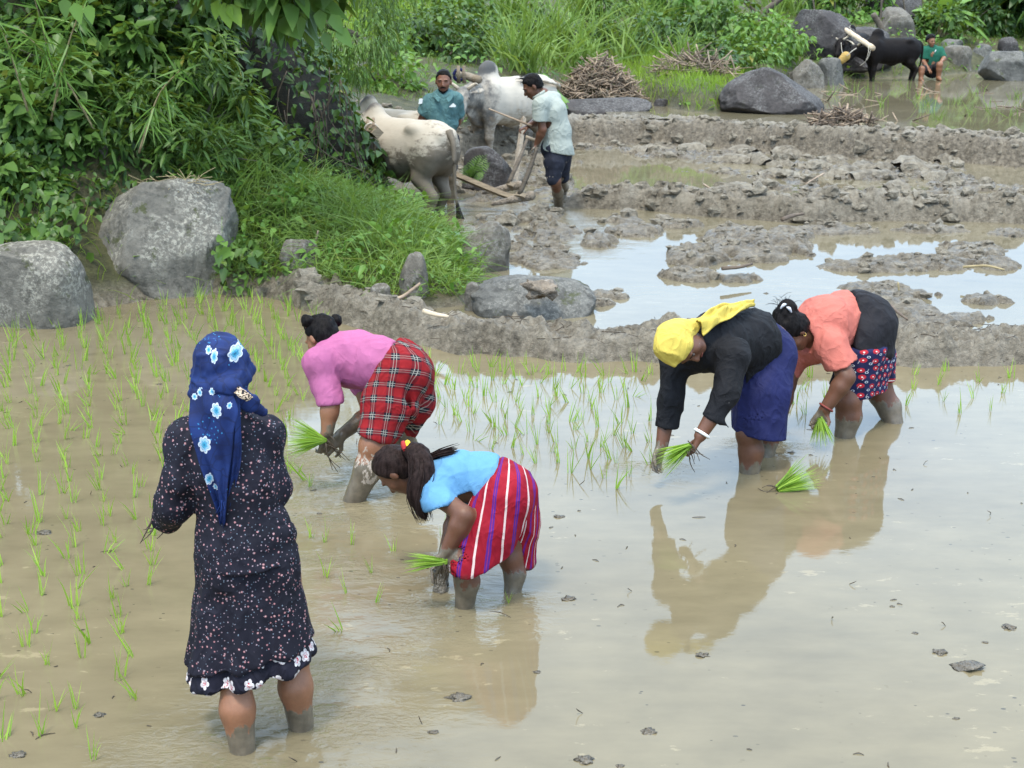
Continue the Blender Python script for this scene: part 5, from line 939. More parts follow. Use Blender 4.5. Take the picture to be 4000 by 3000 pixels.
# ------------------------------------------------------------------ cattle
def cow(name, label, loc, heading, mats, sc=1.0, head_yaw=0., head_drop=0., neck_yaw=0., hump=1.0, tail='hang', legs=((.02, 0, .03, -.05)), grey=True, group="plough bulls", sink=.2, horns=.12, h=.014, squash=1.0):
    """built facing +X at its own origin (on the ground under the belly), then turned; legs: swing of front-left, front-right, hind-left, hind-right"""
    root = empty(name, loc, label, "bull", group); root.rotation_euler = (0, 0, heading)
    S = Body(h, .05); Y = lambda f: ((0, 1, 0), f)
    S.c((-.48, 0, .83), (.32, 0, .81), .275, .285, .06, Y(.84)); S.e((-.05, 0, .74), (.46, .245, .25), k=.08); S.e((-.56, 0, .86), (.22, .20, .23), k=.07)
    for q in (-1, 1):
        S.e((-.42, .17 * q, 1.03), (.10, .05, .05), k=.07); S.e((-.70, .075 * q, .96), (.06, .05, .07), k=.05); S.e((.40, .16 * q, .80), (.17, .09, .27), k=.07); S.e((-.52, .14 * q, .78), (.19, .10, .22), k=.06)
    S.e((.36, 0, 1.04), (.20, .12, .12), k=.08); S.e((.33, 0, 1.13 + .03 * hump), (.15 * hump, .075, .15 * hump), k=.06)
    nb = np.array([.50, 0, .90]); R = Matrix.Rotation(neck_yaw, 3, 'Z'); nd = np.array(R @ Vector((.40, 0, .10 - head_drop))); nk = nb + nd
    S.c(nb, nk, .20, .13, .08, (np.array(R @ Vector((0, 1, 0))), .62)); S.c(nb + (0.04, 0, -.24), nk + (0, 0, -.12), .11, .045, .06, (np.array(R @ Vector((0, 1, 0))), .42)); S.c((.42, 0, .56), nb + (.06, 0, -.26), .09, .10, .06, Y(.5))
    R2 = Matrix.Rotation(neck_yaw + head_yaw, 3, 'Z'); fx = np.array(R2 @ Vector((1, 0, 0))); sd = np.array(R2 @ Vector((0, 1, 0))); f = nrm(fx * .74 + np.array([0, 0, -.67 - head_drop * .6])); up = np.cross(f, sd)
    po = nk + fx * .03 + np.array([0, 0, .03]); X = [f, sd, up]
    def hp(a, b, c): return po + f * a + sd * b + up * c
    S.e(hp(.03, 0, 0), (.12, .098, .095), X, .04); S.c(hp(.05, 0, 0), hp(.33, 0, -.01), .095, .062, .04, (sd, .9)); S.e(hp(.36, 0, -.012), (.06, .066, .056), X, .03); S.e(hp(.17, 0, -.06), (.15, .05, .055), X, .04)
    for q in (-1, 1):
        S.e(hp(.10, .082 * q, .045), (.035, .022, .025), X, .02); S.c(hp(-.02, .09 * q, .02), hp(-.06, .20 * q, -.0), .02, .045, .02, (up, .35)); S.c(hp(-.06, .20 * q, 0), hp(-.07, .27 * q, -.02), .045, .014, .02, (up, .35))
        S.e(hp(.40, .035 * q, .012), (.014, .014, .012), X, .01, sub=True)
    feet = []
    for (x, y, sw, hind) in ((.42, .125, legs[0], 0), (.42, -.125, legs[1], 0), (-.55, .13, legs[2], 1), (-.55, -.13, legs[3], 1)):
        if not hind:
            S.c((x, y, .66), (x + sw * .3, y, .37), .095, .056, .05); S.e((x + sw * .3 + .01, y, .36), (.056, .05, .062), k=.03); S.c((x + sw * .3, y, .36), (x + sw, y, .10), .044, .036, .02); S.e((x + sw, y, .09), .045, k=.02); ft = (x + sw + .02, y, .0)
        else:
            S.c((x, y * 1.05, .80), (x + .06 + sw * .2, y * 1.1, .55), .17, .105, .06, Y(.62)); S.c((x + .06 + sw * .2, y * 1.1, .55), (x - .12 + sw * .5, y, .37), .095, .050, .04); S.e((x - .13 + sw * .5, y, .37), (.050, .040, .06), k=.03); S.c((x - .12 + sw * .5, y, .36), (x - .06 + sw, y, .10), .046, .038, .02); S.e((x - .06 + sw, y, .09), .045, k=.02); ft = (x - .04 + sw, y, .0)
        S.c((ft[0] - .02, y, .09), (ft[0], y, .01), .040, .05, .02)
    S.e((-.08, 0, .50), (.10, .035, .05), k=.06)
    V, F = S.build(); V = relax(V, F, 1, .4); V = V + vnormals(V, F) * (.006 * fbm3(V * 9, 3, 3) + .004 * np.sin(V[:, 0] * 60) * sstep(.1, .16, np.abs(V[:, 1])) * sstep(-.3, -.1, V[:, 0]) * sstep(.3, .1, V[:, 0]) * sstep(.9, .7, V[:, 2]))[:, None]
    mud = np.clip(1.15 - (V[:, 2] - .30) / .58, 0, 1) * .85 + .22 * sstep(-.35, -.7, V[:, 0]) + .06; gr = (sstep(.10, .5, V[:, 0]) * .60 + .45 * sstep(1.12, 1.22, V[:, 2]) * sstep(.1, .3, V[:, 0]) - .25 * sstep(.98, 1.06, V[:, 2]) * (1 - sstep(.05, .2, V[:, 0]))) if grey else np.zeros(len(V))
    M4 = np.array([sc, sc, sc]); V = V * M4; V[:, 2] -= sink
    body = link("body", mesh_data("body", V, F, MAT[mats], {'mud': mud, 'grey': gr}), root)
    def tr(p): p = np.asarray(p) * sc; p = p.copy(); p[..., 2] -= sink; return p
    for q in (-1, 1):
        pts = spline([hp(-.05, .06 * q, .05), hp(-.09, .14 * q, .09), hp(-.08, .18 * q, .05 + horns), hp(-.04, .17 * q, .09 + horns * 1.5)], 10); Vt, Ft = tube(tr(pts), np.linspace(.026, .006, 10) * sc, 8); link("horn", mesh_data("horn", Vt, Ft, MAT['horn']), root)
        V0, F0 = ico(2); link("eye", mesh_data("eye", tr(hp(.10, .09 * q, .048) + V0 * .018), F0, MAT['iris']), root)
    if tail == 'hang': tp = [(-.74, 0, 1.0), (-.82, .02, .92), (-.85, .03, .72), (-.84, .02, .45), (-.86, -.02, .22)]
    elif tail == 'over': tp = [(-.74, 0, 1.0), (-.82, .06, .93), (-.70, .20, .98), (-.45, .26, 1.03), (-.30, .24, 1.06)]
    else: tp = [(-.74, 0, 1.0), (-.83, .0, .90), (-.84, -.02, .6), (-.80, -.06, .35), (-.74, -.1, .2)]
    pts = spline(tp, 18); Vt, Ft = tube(tr(pts), np.interp(np.linspace(0, 1, 18), [0, .15, .7, 1], [.05, .032, .018, .014]) * sc, 8); tl = link("tail", mesh_data("tail", Vt, Ft, MAT[mats], {'mud': np.full(len(Vt), .75), 'grey': np.zeros(len(Vt))}), root)
    e = pts[-1]; d = nrm(pts[-1] - pts[-3]); ps = []
    for i in range(26):
        q = rng.normal(0, .016, 3); ps.append(tube(tr(spline([pts[-4], e + q * .6, e + d * .12 + q * 1.3, e + d * (.2 + .1 * rng.random()) + q * 1.1 + (0, 0, -.03)], 8)), np.array([.010, .012, .009, .002]) * sc, 4, False))
    Vt, Ft = join(ps); link("tail_tuft", mesh_data("tail_tuft", Vt, Ft, MAT['tuft']), tl)
    return root, tr
def along(p0, p1): d = np.asarray(p1) - np.asarray(p0); return math.atan2(d[1], d[0])
def world_of(root, p):
    c, s_ = math.cos(root.rotation_euler[2]), math.sin(root.rotation_euler[2]); p = np.asarray(p, float); return np.array(root.location) + [c * p[0] - s_ * p[1], s_ * p[0] + c * p[1], p[2]]

wb1, t1 = cow("bull", "mud-smeared white bull nearest the grass bank, its rump and tail turned to the planters", (-1.20, 14.72, W2), rad(137), 'white_hide', 1.03, hump=.6, neck_yaw=.25, tail='hang', legs=(.05, -.06, .06, .22), sink=.17)
wb2, t2 = cow("bull", "pale bull yoked on the far side of the muddy white bull, mostly hidden behind it", (-1.38, 15.85, W2), rad(137), 'white_hide', 1.0, hump=.6, neck_yaw=.1, tail='side', legs=(-.06, .05, -.1, .12), sink=.14)
gb, t3 = cow("bull", "grey and white humped bull facing the camera beside the man in teal", (-.06, 19.5, .12), rad(222), 'grey_hide', 1.08, head_yaw=.2, neck_yaw=.42, head_drop=.10, hump=1.05, tail='over', legs=(0, -.08, .03, .05), sink=.16, horns=.05)
bb, t4 = cow("bull", "black bull standing side on in the far paddy with a yellow muzzle", (8.02, 30.3, W4), rad(192), 'black_hide', .90, head_yaw=.05, neck_yaw=.25, head_drop=.16, hump=1.05, tail='side', legs=(.02, -.06, .05, -.03), sink=.10, grey=False, h=.02, horns=.10)
bb2, t5 = cow("bull", "black bull facing the camera behind its yoke mate", (7.62, 31.5, W4), rad(228), 'black_hide', .95, head_yaw=.1, neck_yaw=.15, head_drop=.12, hump=1.0, tail='side', legs=(.02, -.05, .0, -.03), sink=.10, grey=False, h=.02, horns=.07)
def beam(name, a, b, r, mat, label, cat, bend=0., n=10, jit=.10, group=None, sq=False, ns=8):
    a, b = np.asarray(a, float), np.asarray(b, float); pts = spline([a, (a * 2 + b) / 3 + (0, 0, bend), (a + 2 * b) / 3 + (0, 0, bend), b], n); V, F = tube(pts, r, 4 if sq else ns, True, jit); o = put(name, V, F, mat, origin=(a + b) / 2, smooth=not sq); return meta(o, label, cat, group)
def straps(root, pts_list, mat, name, r=.012):
    for p in pts_list:
        V, F = tube(spline(p, 14), r, 6); put(name, V, F, mat, root)
# yoke of the white pair
y0, y1 = A(816, 287, 14.05), A(752, 266, 15.6); yk = empty("yoke", (y0 + y1) / 2, "squared timber yoke lying across the necks of the white bulls", "yoke")
V, F = tube(spline([y0, (y0 + y1) / 2 + (0, 0, .02), y1], 8), .062, 4, True, .04); put("beam", V, F, MAT['wood'], yk, smooth=False)
for t in (.12, .30, .7):
    c = y0 + (y1 - y0) * t; V, F = tube([c + (0, 0, -.25), c + (0, 0, .14)], [.012, .016], 6); put("peg", V, F, MAT['stick'], yk)
c = y0 + (y1 - y0) * .2; V, F = ring(c, y1 - y0, .075, .009); put("lashing", V, F, MAT['rope'], yk); c = y0 + (y1 - y0) * .55; V, F = ring(c, y1 - y0, .075, .009); put("lashing", V, F, MAT['rope'], yk)
# yoke over the grey bull's neck
y0, y1 = A(1034, 172, 18.8), A(988, 158, 20.0); yk = empty("yoke", (y0 + y1) / 2, "wooden yoke with pegs and a cloth binding on the grey bull's neck", "yoke")
V, F = tube(spline([y0, (y0 + y1) / 2, y1], 6), .055, 8, True, .1); put("beam", V, F, MAT['wood'], yk)
for px, Y in ((1002, 18.95), (990, 19.4)): V, F = tube([A(px + 1, 180, Y), A(px, 142, Y)], [.03, .024], 6); put("peg", V, F, MAT['wood'], yk)
V, F = ring(A(992, 162, 19.5), y1 - y0, .075, .022); put("cloth_binding", V, F, MAT['navy'], yk)
# yoke of the black pair
y0, y1 = A(1886, 104, 29.55), A(1827, 65, 31.0); yk = empty("yoke", (y0 + y1) / 2, "pale peeled log yoke across the necks of the black bulls", "yoke")
n_ = 22; V, F = tube(spline([y0, y0 * .66 + y1 * .34 + (0, 0, .0), y0 * .33 + y1 * .67, y1], n_), 0.056 + .004 * np.sin(np.linspace(0, 25, n_)), 10, True, .05); put("log", V, F, MAT['peeled'], yk)
straps(yk, [[A(1876, 98, 29.6), A(1876, 112, 29.5), A(1870, 132, 29.5), A(1858, 142, 29.6)], [A(1882, 100, 29.6), A(1878, 118, 29.55), A(1872, 130, 29.55)], [A(1838, 64, 30.6), A(1835, 58, 30.7), A(1838, 55, 30.7)]], MAT['rope'], "rope", .006)
# halters and muzzle of the black pair
def cow_part(root, name, V, F, mat): 
    return link(name, mesh_data(name, V, F, mat), root)
straps_n = [[A(1822, 126, 29.05), A(1832, 118, 29.0), A(1841, 110, 29.05), A(1850, 104, 29.2)], [A(1817, 92, 30.15), A(1818, 105, 30.1), A(1821, 116, 30.05), A(1826, 118, 30.0)]]
for p in straps_n:
    V, F = tube(spline(p, 12), .008, 6); o = put("halter_rope", V, F, MAT['rope'], origin=p[0]); meta(o, "thin pale rope halter on the side-on black bull's muzzle" if p is straps_n[0] else "pale rope halter down the face of the black bull behind", "halter", "bull halters")
M = Body(.016, .02); c = A(1821, 127, 29.1); M.c(c + (.05, 0, .05), c + (-.03, 0, -.03), .095, .075); V, F = M.build(); V = ruffle(V, F, .008, 30, 1); o = put("muzzle_basket", V, F, MAT['muzzle'], origin=c); meta(o, "yellow-brown woven muzzle on the side-on black bull's nose", "muzzle")

# ------------------------------------------------------------------ ploughs
def plough(label, top, foot, beam_a, beam_b, grip):
    root = empty("wooden_plough", foot, label, "plough"); m = (np.asarray(top) + foot) / 2
    V, F = tube(spline([top, m + (.02, 0, .03), foot], 12), [.018, .021, .026, .024], 8, True, .12); put("handle", V, F, MAT['bark'], root)
    if grip is not None: V, F = tube(spline([top + (-.02, 0, .02), top + grip], 5), [.024, .02], 7, True, .1); put("grip", V, F, MAT['wood'], root)
    V, F = tube(spline([foot + (.06, 0, -.03), foot * .9 + np.asarray(beam_b) * .1, beam_b, beam_a], 14), .036, 4, True, .08); put("beam", V, F, MAT['wood'], root, smooth=False)
    B = Body(.016, .03); B.c(foot + (.12, .05, -.02), foot + (-.28, 0, -.10), .052, .022); V, F = B.build(); put("share", V, F, MAT['clod'], root); return root
plough("wooden plough with a worn straight handle gripped by the white-shirt ploughman", A(1160, 318, 14.4), A(1122, 420, 14.3), A(985, 378, 14.95), A(1098, 424, 14.45), None)
plough("second wooden plough, its curved handle standing free beside the ploughman", A(1139, 300, 15.9), A(1098, 397, 15.5), A(1131, 256, 18.6), A(1112, 385, 15.8), np.array([.10, 0, -.02]))
# ------------------------------------------------------------------ boulders, clods, sticks
FOOT = []
def rock(x0, x1, y0, y1, z, mat, label, seed, dr=.8, sub=5, rough=.16, lean=0., square=.75, name="boulder", group=None, cat="boulder", push=0., det=.03, peak=0., fac_n=9, foot=.7, planes=()):
    """a boulder seen over the px box x0..x1, y0 (top)..y1 (where it meets the ground at level z)"""
    b = P((x0 + x1) / 2, y1, z) if z is not None else hit((x0 + x1) / 2, y1); z = b[2]; rx = (x1 - x0) / 2 / PPM(b); Yc = b[1] + rx * dr * .75; k = PPM(np.array([0, Yc, z])); rx = (x1 - x0) / 2 / k
    cx = A((x0 + x1) / 2, y1, Yc)[0]; top = A((x0 + x1) / 2, y0, Yc - rx * dr * .2)[2]; zc = z + (top - z) * .32; rz = (top - zc); V0, F0 = ico(sub)
    d = np.sign(V0) * np.abs(V0) ** square; d = d / np.linalg.norm(d, axis=1, keepdims=True) * (.45 + .55 * np.linalg.norm(V0, axis=1, keepdims=True)); q = V0 * (1 + 0 * d)
    n = fbm3(V0 * 1.3, 3, seed); fac = np.round(fbm3(V0 * 1.1 + 9, 2, seed + 3) * 5) / 5; n2 = fbm3(V0 * 6, 4, seed + 7, .6)
    rr = 1 + rough * n + rough * .5 * fac + det * n2; p = d / np.linalg.norm(d, axis=1, keepdims=True)
    e_ = 2 + (1 - square) * 5; rr = rr / (np.abs(p) ** e_).sum(1) ** (1 / e_); ext = np.abs(p * rr[:, None]).max(0); V = p * rr[:, None] / ext * np.array([rx, rx * dr, rz])
    gq = np.random.default_rng(seed * 7 + 1); sz_ = np.array([rx, rx * dr, rz])
    for j_ in range(fac_n + len(planes)):
        fn_ = nrm(planes[j_ - fac_n][0]) if j_ >= fac_n else nrm(gq.normal(0, 1, 3) * [1, 1, .8] + [0, -.2, .15]); tt = planes[j_ - fac_n][1] if j_ >= fac_n else gq.uniform(.70, .93); ov = np.maximum((V / sz_) @ fn_ - tt, 0); V = V - (ov * .88)[:, None] * fn_ * sz_
    V *= sz_ / np.maximum(np.abs(V).max(0), 1e-6)
    V = V * (1 + det * .6 * fbm3(V0 * 9, 3, seed + 11, .6))[:, None]
    V[:, :2] *= (1 + foot * (1 / np.sqrt(np.clip(1 - np.clip(-V[:, 2:] / rz, 0, .8) ** 2, .2, 1)) - 1))
    V[:, :2] *= (1 - peak * np.clip(V[:, 2:] / rz, 0, 1)); V[:, 0] += lean * V[:, 2] * (V[:, 2] > 0)
    low = V[:, 2] < 0; V[low, 2] *= (zc - z + .25) / rz if rz > 0 else 1
    FOOT.append((cx, Yc, rx)); o = put(name, V + np.array([cx, Yc, zc]), F0, MAT[mat], origin=(cx, Yc, zc)); meta(o, label, cat, group); return o
rock(-28, 201, 524, 705, 0, 'rock_l', "rounded pale grey boulder at the left edge of the paddy", 1, .9, 6, .10, foot=.25)
rock(190, 514, 390, 640, 0, 'rock_l', "large lichen-spotted boulder with dry straw on its top", 12, .75, 6, .13, foot=1.4, square=.55, peak=.04, lean=.05, fac_n=10, det=.055, planes=[((-.7, -.25, .66), .80), ((.1, -.8, .6), .80)])
rock(982, 1101, 478, 590, .05, 'rock_m', "brown boulder at the tip of the grass bank overlooking the water", 23, .8, 5, .18, lean=.25, foot=0.)
rock(1012, 1288, 600, 694, .03, 'rock_w', "low flat grey slab of rock with mossy sides by the bund", 34, .8, 6, .16, square=.95, fac_n=4)
rock(862, 926, 545, 645, None, 'rock_m', "small mossy stone half hidden in the grass bank", 5, .8, 4)
rock(1003, 1036, 610, 655, .12, 'rock_m', "small upright stone at the edge of the flat slab", 6, .8, 4)
rock(800, 845, 610, 640, None, 'rock_m', "little stone beside the bund stick", 16, .8, 3)
rock(600, 690, 515, 575, None, 'rock_m', "half buried stone among grass stems above the bund", 19, .8, 4)
rock(1000, 1106, 316, 400, .12, 'rock_d', "dark rounded rock beside the fern behind the white bulls", 7, .8, 5, .12)
rock(1549, 1782, 146, 254, .34, 'rock_d', "big dark humped boulder rising from the far paddy", 41, .8, 6, .17, lean=-.32, square=1., peak=.42)
rock(1692, 1730, 154, 186, .4, 'rock_m', "small pale stone touching the big dark boulder's right shoulder", 9, .8, 4)
rock(1702, 1778, 128, 188, .42, 'rock_m', "mottled grey-brown boulder next to the round grey one", 10, .8, 5)
rock(1764, 1824, 124, 182, .42, 'rock_w', "round grey boulder just left of the black bulls", 11, .8, 5, .08)
rock(1712, 1862, 20, 140, None, 'rock_d', "tall dark slanting rock behind the black bulls", 52, .7, 6, .2, lean=-.35, push=1.2)
rock(1800, 1925, 58, 150, None, 'rock_d', "broad dark rock directly behind the yoked black bulls", 13, .8, 5, push=1.5)
rock(1884, 1974, 10, 78, None, 'rock_m', "grey square-shouldered boulder up the bank above the bulls", 14, .8, 5, push=1.5)
rock(1862, 2000, -40, 52, None, 'rock_d', "dark cliff-like rock at the top edge above the bulls", 15, .8, 5, push=3)
rock(2034, 2098, 98, 142, None, 'rock_m', "brown-topped stone right behind the sitting young man", 17, .9, 4)
rock(2030, 2080, 84, 106, None, 'rock_w', "pale low stone on the bank behind the sitting young man", 18, .8, 4, push=1)
rock(2108, 2230, 108, 164, .5, 'rock_w', "large two-toned pale boulder at the right edge of the far bank", 19, .8, 5)
rock(2096, 2142, 94, 124, None, 'rock_w', "whitish stone left of the two-toned boulder", 20, .8, 4)
rock(2154, 2200, 78, 118, None, 'rock_d', "grey stone in front of the dark undergrowth at right", 21, .8, 4, push=1)
rock(1205, 1412, 212, 254, .3, 'rock_d', "sloping dark slab under the heap of dry sticks", 62, .7, 5, .10)
rock(1412, 1446, 212, 240, None, 'rock_d', "small dark stone in the bank right of the stick heap", 22, .8, 4)
rock(1500, 1548, 116, 142, None, 'rock_d', "dark stone beside the smaller stick pile", 24, .8, 4)
rock(186, 236, 298, 345, None, 'rock_m', "stone peeping out of the creepers above the boulders", 25, .8, 4)

# clods
CL = []; _iv, _if = ico(2); _jv, _jf = ico(1)
def clod(c, r, seed, V0=_iv, F0=_if, fl=.6, a=.55):
    q = V0 * (1 + a * fbm3(V0 * 1.9 + seed * 3.1, 3, seed % 9, .65))[:, None] * r; q[:, 2] *= fl; t = seed * 1.7; ct, st = math.cos(t), math.sin(t)
    return np.stack([q[:, 0] * ct - q[:, 1] * st, q[:, 0] * st + q[:, 1] * ct, q[:, 2]], 1) * np.array([1.25, .9, 1]) + c, F0
cand = []
for i in range(9000):
    Y = rng.uniform(9.6, 21.5); X = rng.uniform(-2.6, .42 * Y + .5); cand.append((X, Y))
cand = np.array(cand); hz = land(cand[:, 0], cand[:, 1]); isl = hz > W2 + .015; ok = isl & (Y < 99) & (cand[:, 1] < bund3(cand[:, 0]) + .4) & (cand[:, 1] > bund1(cand[:, 0]) - .3) & (poly_dist(cand[:, 0], cand[:, 1], hill_poly) < -.05)
third_ = cand[:, 1] > 13.6; n_c = 0
for (X, Y), z, o_, t_ in zip(cand, hz, ok, third_):
    if not o_: continue
    if not t_ and rng.random() < .35: continue
    r = (.016 + .07 * rng.random() ** 3) * (1.0 if t_ or abs(Y - bund1(X)) < .38 else .6); CL.append(clod(np.array([X, Y, z + r * .05]), r, n_c, *((_iv, _if) if r > .06 else (_jv, _jf)), fl=rng.uniform(.45, 1.1), a=1.0)); n_c += 1
V, F = join(CL); o = put("ploughed_mud_clods", V, F, MAT['mud'], smooth=False); meta(o, "rough wet clods of ploughed mud", "mud clods", kind='stuff')
# upturned slices left by the plough
SL = []
for i in range(130):
    Y = rng.uniform(14.4, 20.6); X = rng.uniform(.4, .42 * Y); 
    if Y > bund3(X) - .5 or abs(Y - bund2(X)) < .4: continue
    z = land(np.array([X]), np.array([Y]))[0]
    if z < W2 - .02: continue
    L_, w, hgt = rng.uniform(.10, .30), rng.uniform(.07, .13), rng.uniform(.05, .13); th = rng.normal(.0, .5); c, s_ = math.cos(th), math.sin(th); n = 7; t = np.linspace(-1, 1, n)
    rows = []
    for k, (a, b) in enumerate(((-w, -.03), (-w * .3, hgt * .8), (w * .35, hgt), (w * .8, hgt * .45), (w * .5, -.03))):
        rows.append(np.stack([t * L_, np.full(n, a) + .03 * np.sin(t * 3 + i), b * (1 - .55 * t ** 2) + .012 * rng.normal(0, 1, n)], 1))
    q = np.stack(rows).reshape(-1, 3); q = np.stack([q[:, 0] * c - q[:, 1] * s_ + X, q[:, 0] * s_ + q[:, 1] * c + Y, q[:, 2] + z], 1); ii_ = (np.arange(4)[:, None] * n + np.arange(n - 1)[None]).ravel(); SL.append((q, [np.stack([ii_, ii_ + 1, ii_ + n + 1, ii_ + n], 1)]))
V, F = join(SL); o = put("plough_slices", V, F, MAT['mud']); meta(o, "smooth upturned slices of wet mud", "mud slices", kind='stuff')
# clods one can point at
for i, (px, py, r, z, lb, mt) in enumerate([
    (1172, 624, .115, .30, "dark clump of turf and mud sitting on the flat slab of rock", 'clod'), (1990, 421, .13, W2 + .03, "smooth shell-like slab of mud in the ploughed field", 'wetclod'), (1655, 634, .035, W2, "lone wedge of mud in the still water behind the yellow headscarf", 'wetclod'),
    (2092, 1442, .085, 0, "largest lump of mud breaking the water at lower right", 'wetclod'), (2182, 1356, .05, 0, "mud lump near the right edge with straw on it", 'wetclod'), (2030, 1410, .045, 0, "twin crumbs of mud just left of the largest lump", 'wetclod'), (1516, 1416, .04, 0, "ragged scrap of mud under the yellow headscarf's reflection", 'wetclod'),
    (1262, 1642, .05, 0, "pale mud lump at the bottom edge", 'wetclod'), (1340, 1655, .022, 0, "small dark crumb cut by the bottom edge", 'wetclod'), (992, 1508, .06, 0, "flat straw-flecked mud raft in the girl's reflection", 'wetclod'), (935, 1582, .028, 0, "dark pointed lump near the foot of the blue reflection", 'wetclod'),
    (1228, 1294, .05, 0, "pale flat mud lump right of the girl's legs", 'wetclod'), (1206, 1117, .04, 0, "dark clod right of the striped shorts", 'wetclod'), (1400, 1580, .04, 0, "low mud scrap with a stalk, below centre", 'wetclod'), (1160, 1452, .024, 0, "small dark chip at the edge of the girl's reflection", 'wetclod'),
    (345, 830, .028, 0, "dark clod among the seedlings above the floral woman's left shoulder", 'wetclod'), (148, 790, .03, 0, "dark clod among seedlings below the round boulder", 'wetclod'), (95, 1152, .05, 0, "long dark sliver of mud among the left seedlings", 'wetclod'), (215, 1545, .035, 0, "low mud raft among the nearest seedlings", 'wetclod'), (40, 1630, .04, 0, "mud raft in the lower left corner", 'wetclod'),
    (2128, 1388, .018, 0, "tiny crumb beside the largest lump", 'wetclod'), (1978, 1368, .02, 0, "tiny pointed crumb right of the yellow reflection", 'wetclod'), (2066, 1552, .02, 0, "small round crumb near the lower right", 'wetclod'), (1927, 1310, .018, 0, "tiny lump right of the coral reflection", 'wetclod'), (690, 1110, .02, 0, "dark chip below the pink-shirt woman's seedlings", 'wetclod'), (1710, 978, .03, 0, "dark leafy scrap between the two women's legs", 'wetclod')]):
    c = P(px, py, z); V, F = clod(c, r * (.46 if z < .2 else .85), i + 3, *ico(3), fl=.42 if z < .2 else .75, a=1.1); o = put("mud_clod", V, F, MAT[mt], origin=c); meta(o, lb, "mud clod", "lumps of mud")
# flecks of straw and leaf afloat
FL = []
for i in range(200):
    X, Y = rng.uniform(-3.2, 3.4), rng.uniform(3.2, 8.9)
    if abs(X) > .45 * Y or Y > bund1(X) - .5: continue
    th = rng.uniform(0, 6.28); l = rng.uniform(.004, .018) * (1 if rng.random() < .88 else 2.6); d = np.array([math.cos(th), math.sin(th), 0]) * l; u_ = np.array([0, 0, 1.]); b = np.array([X, Y, .0015]); k = rng.random() < .18
    FL.append(tube(spline([b - d, b + rng.normal(0, .004, 3) * [1, 1, 0] + u_ * (.012 if k else .002), b + d + u_ * (rng.uniform(.01, .03) if k else 0)], 5), [.0012, .0022, .001], 4))
V, F = join(FL); o = put("floating_straw", V, F, MAT['root']); meta(o, "bits of straw and root floating on the near water", "floating bits", kind='stuff')

# sticks
for a, b, r, mt, lb in [((828, 644), (908, 612), .016, 'stick', "weathered stick propped on the bund beside the grass"), ((915, 672), (968, 684), .018, 'peeled', "short pale split stick lying on the near bund"), ((1690, 474), (1735, 462), .022, 'stick_d', "brown stick lying against the second bund"), ((1560, 580), (1625, 570), .016, 'stick_d', "dark stick on the large mud island"), ((2080, 577), (2170, 583), .011, 'straw', "thin yellow stalk on the mud right of the coral-shirt woman"), ((675, 520), (686, 500), .012, 'stick', "short dry stem standing in the grass bank"), ((1940, 610), (1945, 660), .008, 'straw', "upright dry stalk behind the black wrap"), ((1925, 660), (1960, 690), .012, 'stick_d', "dark bent twig in the mud behind the black wrap"), ((1520, 398), (1560, 420), .012, 'stick', "thin stick lying across the ploughed mud"), ((1780, 375), (1740, 398), .012, 'stick', "pale slanting stick among the plough slices")]:
    za = .22 if b[1] > 600 and a[0] < 1000 else (W2 + .12); p0 = P(a[0], a[1], za); p1 = P(b[0], b[1], za) if b[0] != 686 and b[0] != 1945 else A(b[0], b[1], P(a[0], a[1], za)[1])
    if a[0] == 828: p1 = A(908, 612, p0[1] + .12); p0 = p0 - (0, 0, .03)
    if a[0] == 675: p0 = A(675, 530, 11.25); p1 = A(687, 498, 11.2)
    V, F = tube(spline([p0, (p0 + p1) / 2 + rng.normal(0, .01, 3), p1], 9), [r, r * .9, r * .6], 7, True, .15); o = put("stick", V, F, MAT[mt], origin=(p0 + p1) / 2); meta(o, lb, "stick", "loose sticks")
def heap(label, c, rx, ry, hz_, n, ln, mats, seed, r=(.007, .016)):
    g_ = np.random.default_rng(seed); root = empty("stick_heap", c, label, "stick heap", "heaps of dry sticks"); bulk = {}
    for i in range(n):
        a = g_.uniform(0, 6.28); q = np.sqrt(g_.random()); x, y = math.cos(a) * q * rx, math.sin(a) * q * ry; z = hz_ * (1 - q ** 1.6) * g_.uniform(.45, 1.0); L_ = ln * g_.uniform(.4, 1.2); d = np.array([g_.normal(0, 1), g_.normal(0, .7), g_.normal(0, .48) - .25 * (x > 0)]); L_ *= 1.9 if i % 23 == 0 else 1; d = nrm(d) * L_ / 2; m = c + np.array([x, y, z]); w = g_.uniform(*r)
        V, F = tube(spline([m - d, m + g_.normal(0, .02, 3), m + d], 5), [w, w * .9, w * .6], 6, True, .2); mt = mats[i % len(mats)]
        if i < 90: put("stick", V, F, MAT[mt], root)
        else: bulk.setdefault(mt, []).append((V, F))
    for mt, ps in bulk.items(): V, F = join(ps); meta(put("small_sticks", V, F, MAT[mt], root), kind='stuff')
    return root
h0 = P(1295, 232, .38); heap("tall heap of dry sticks and stalks on the dark slab", h0 + (.03, .70, .12), .74, .5, .72, 760, .36, ['stick', 'stick', 'stick_d', 'wood'], 5)
h1 = hit(1508, 160); heap("smaller scatter of dry stalks on the grass near the dark stone", h1 + (0, .3, .02), .75, .45, .36, 150, .6, ['stick', 'wood', 'stick_d'], 6)
h2 = P(1818, 272, W4 + .02); heap("low pile of brown twigs at the edge of the far paddy", h2 + (0, .1, .02), .48, .3, .2, 170, .4, ['stick_d', 'stick_d', 'stick'], 7)
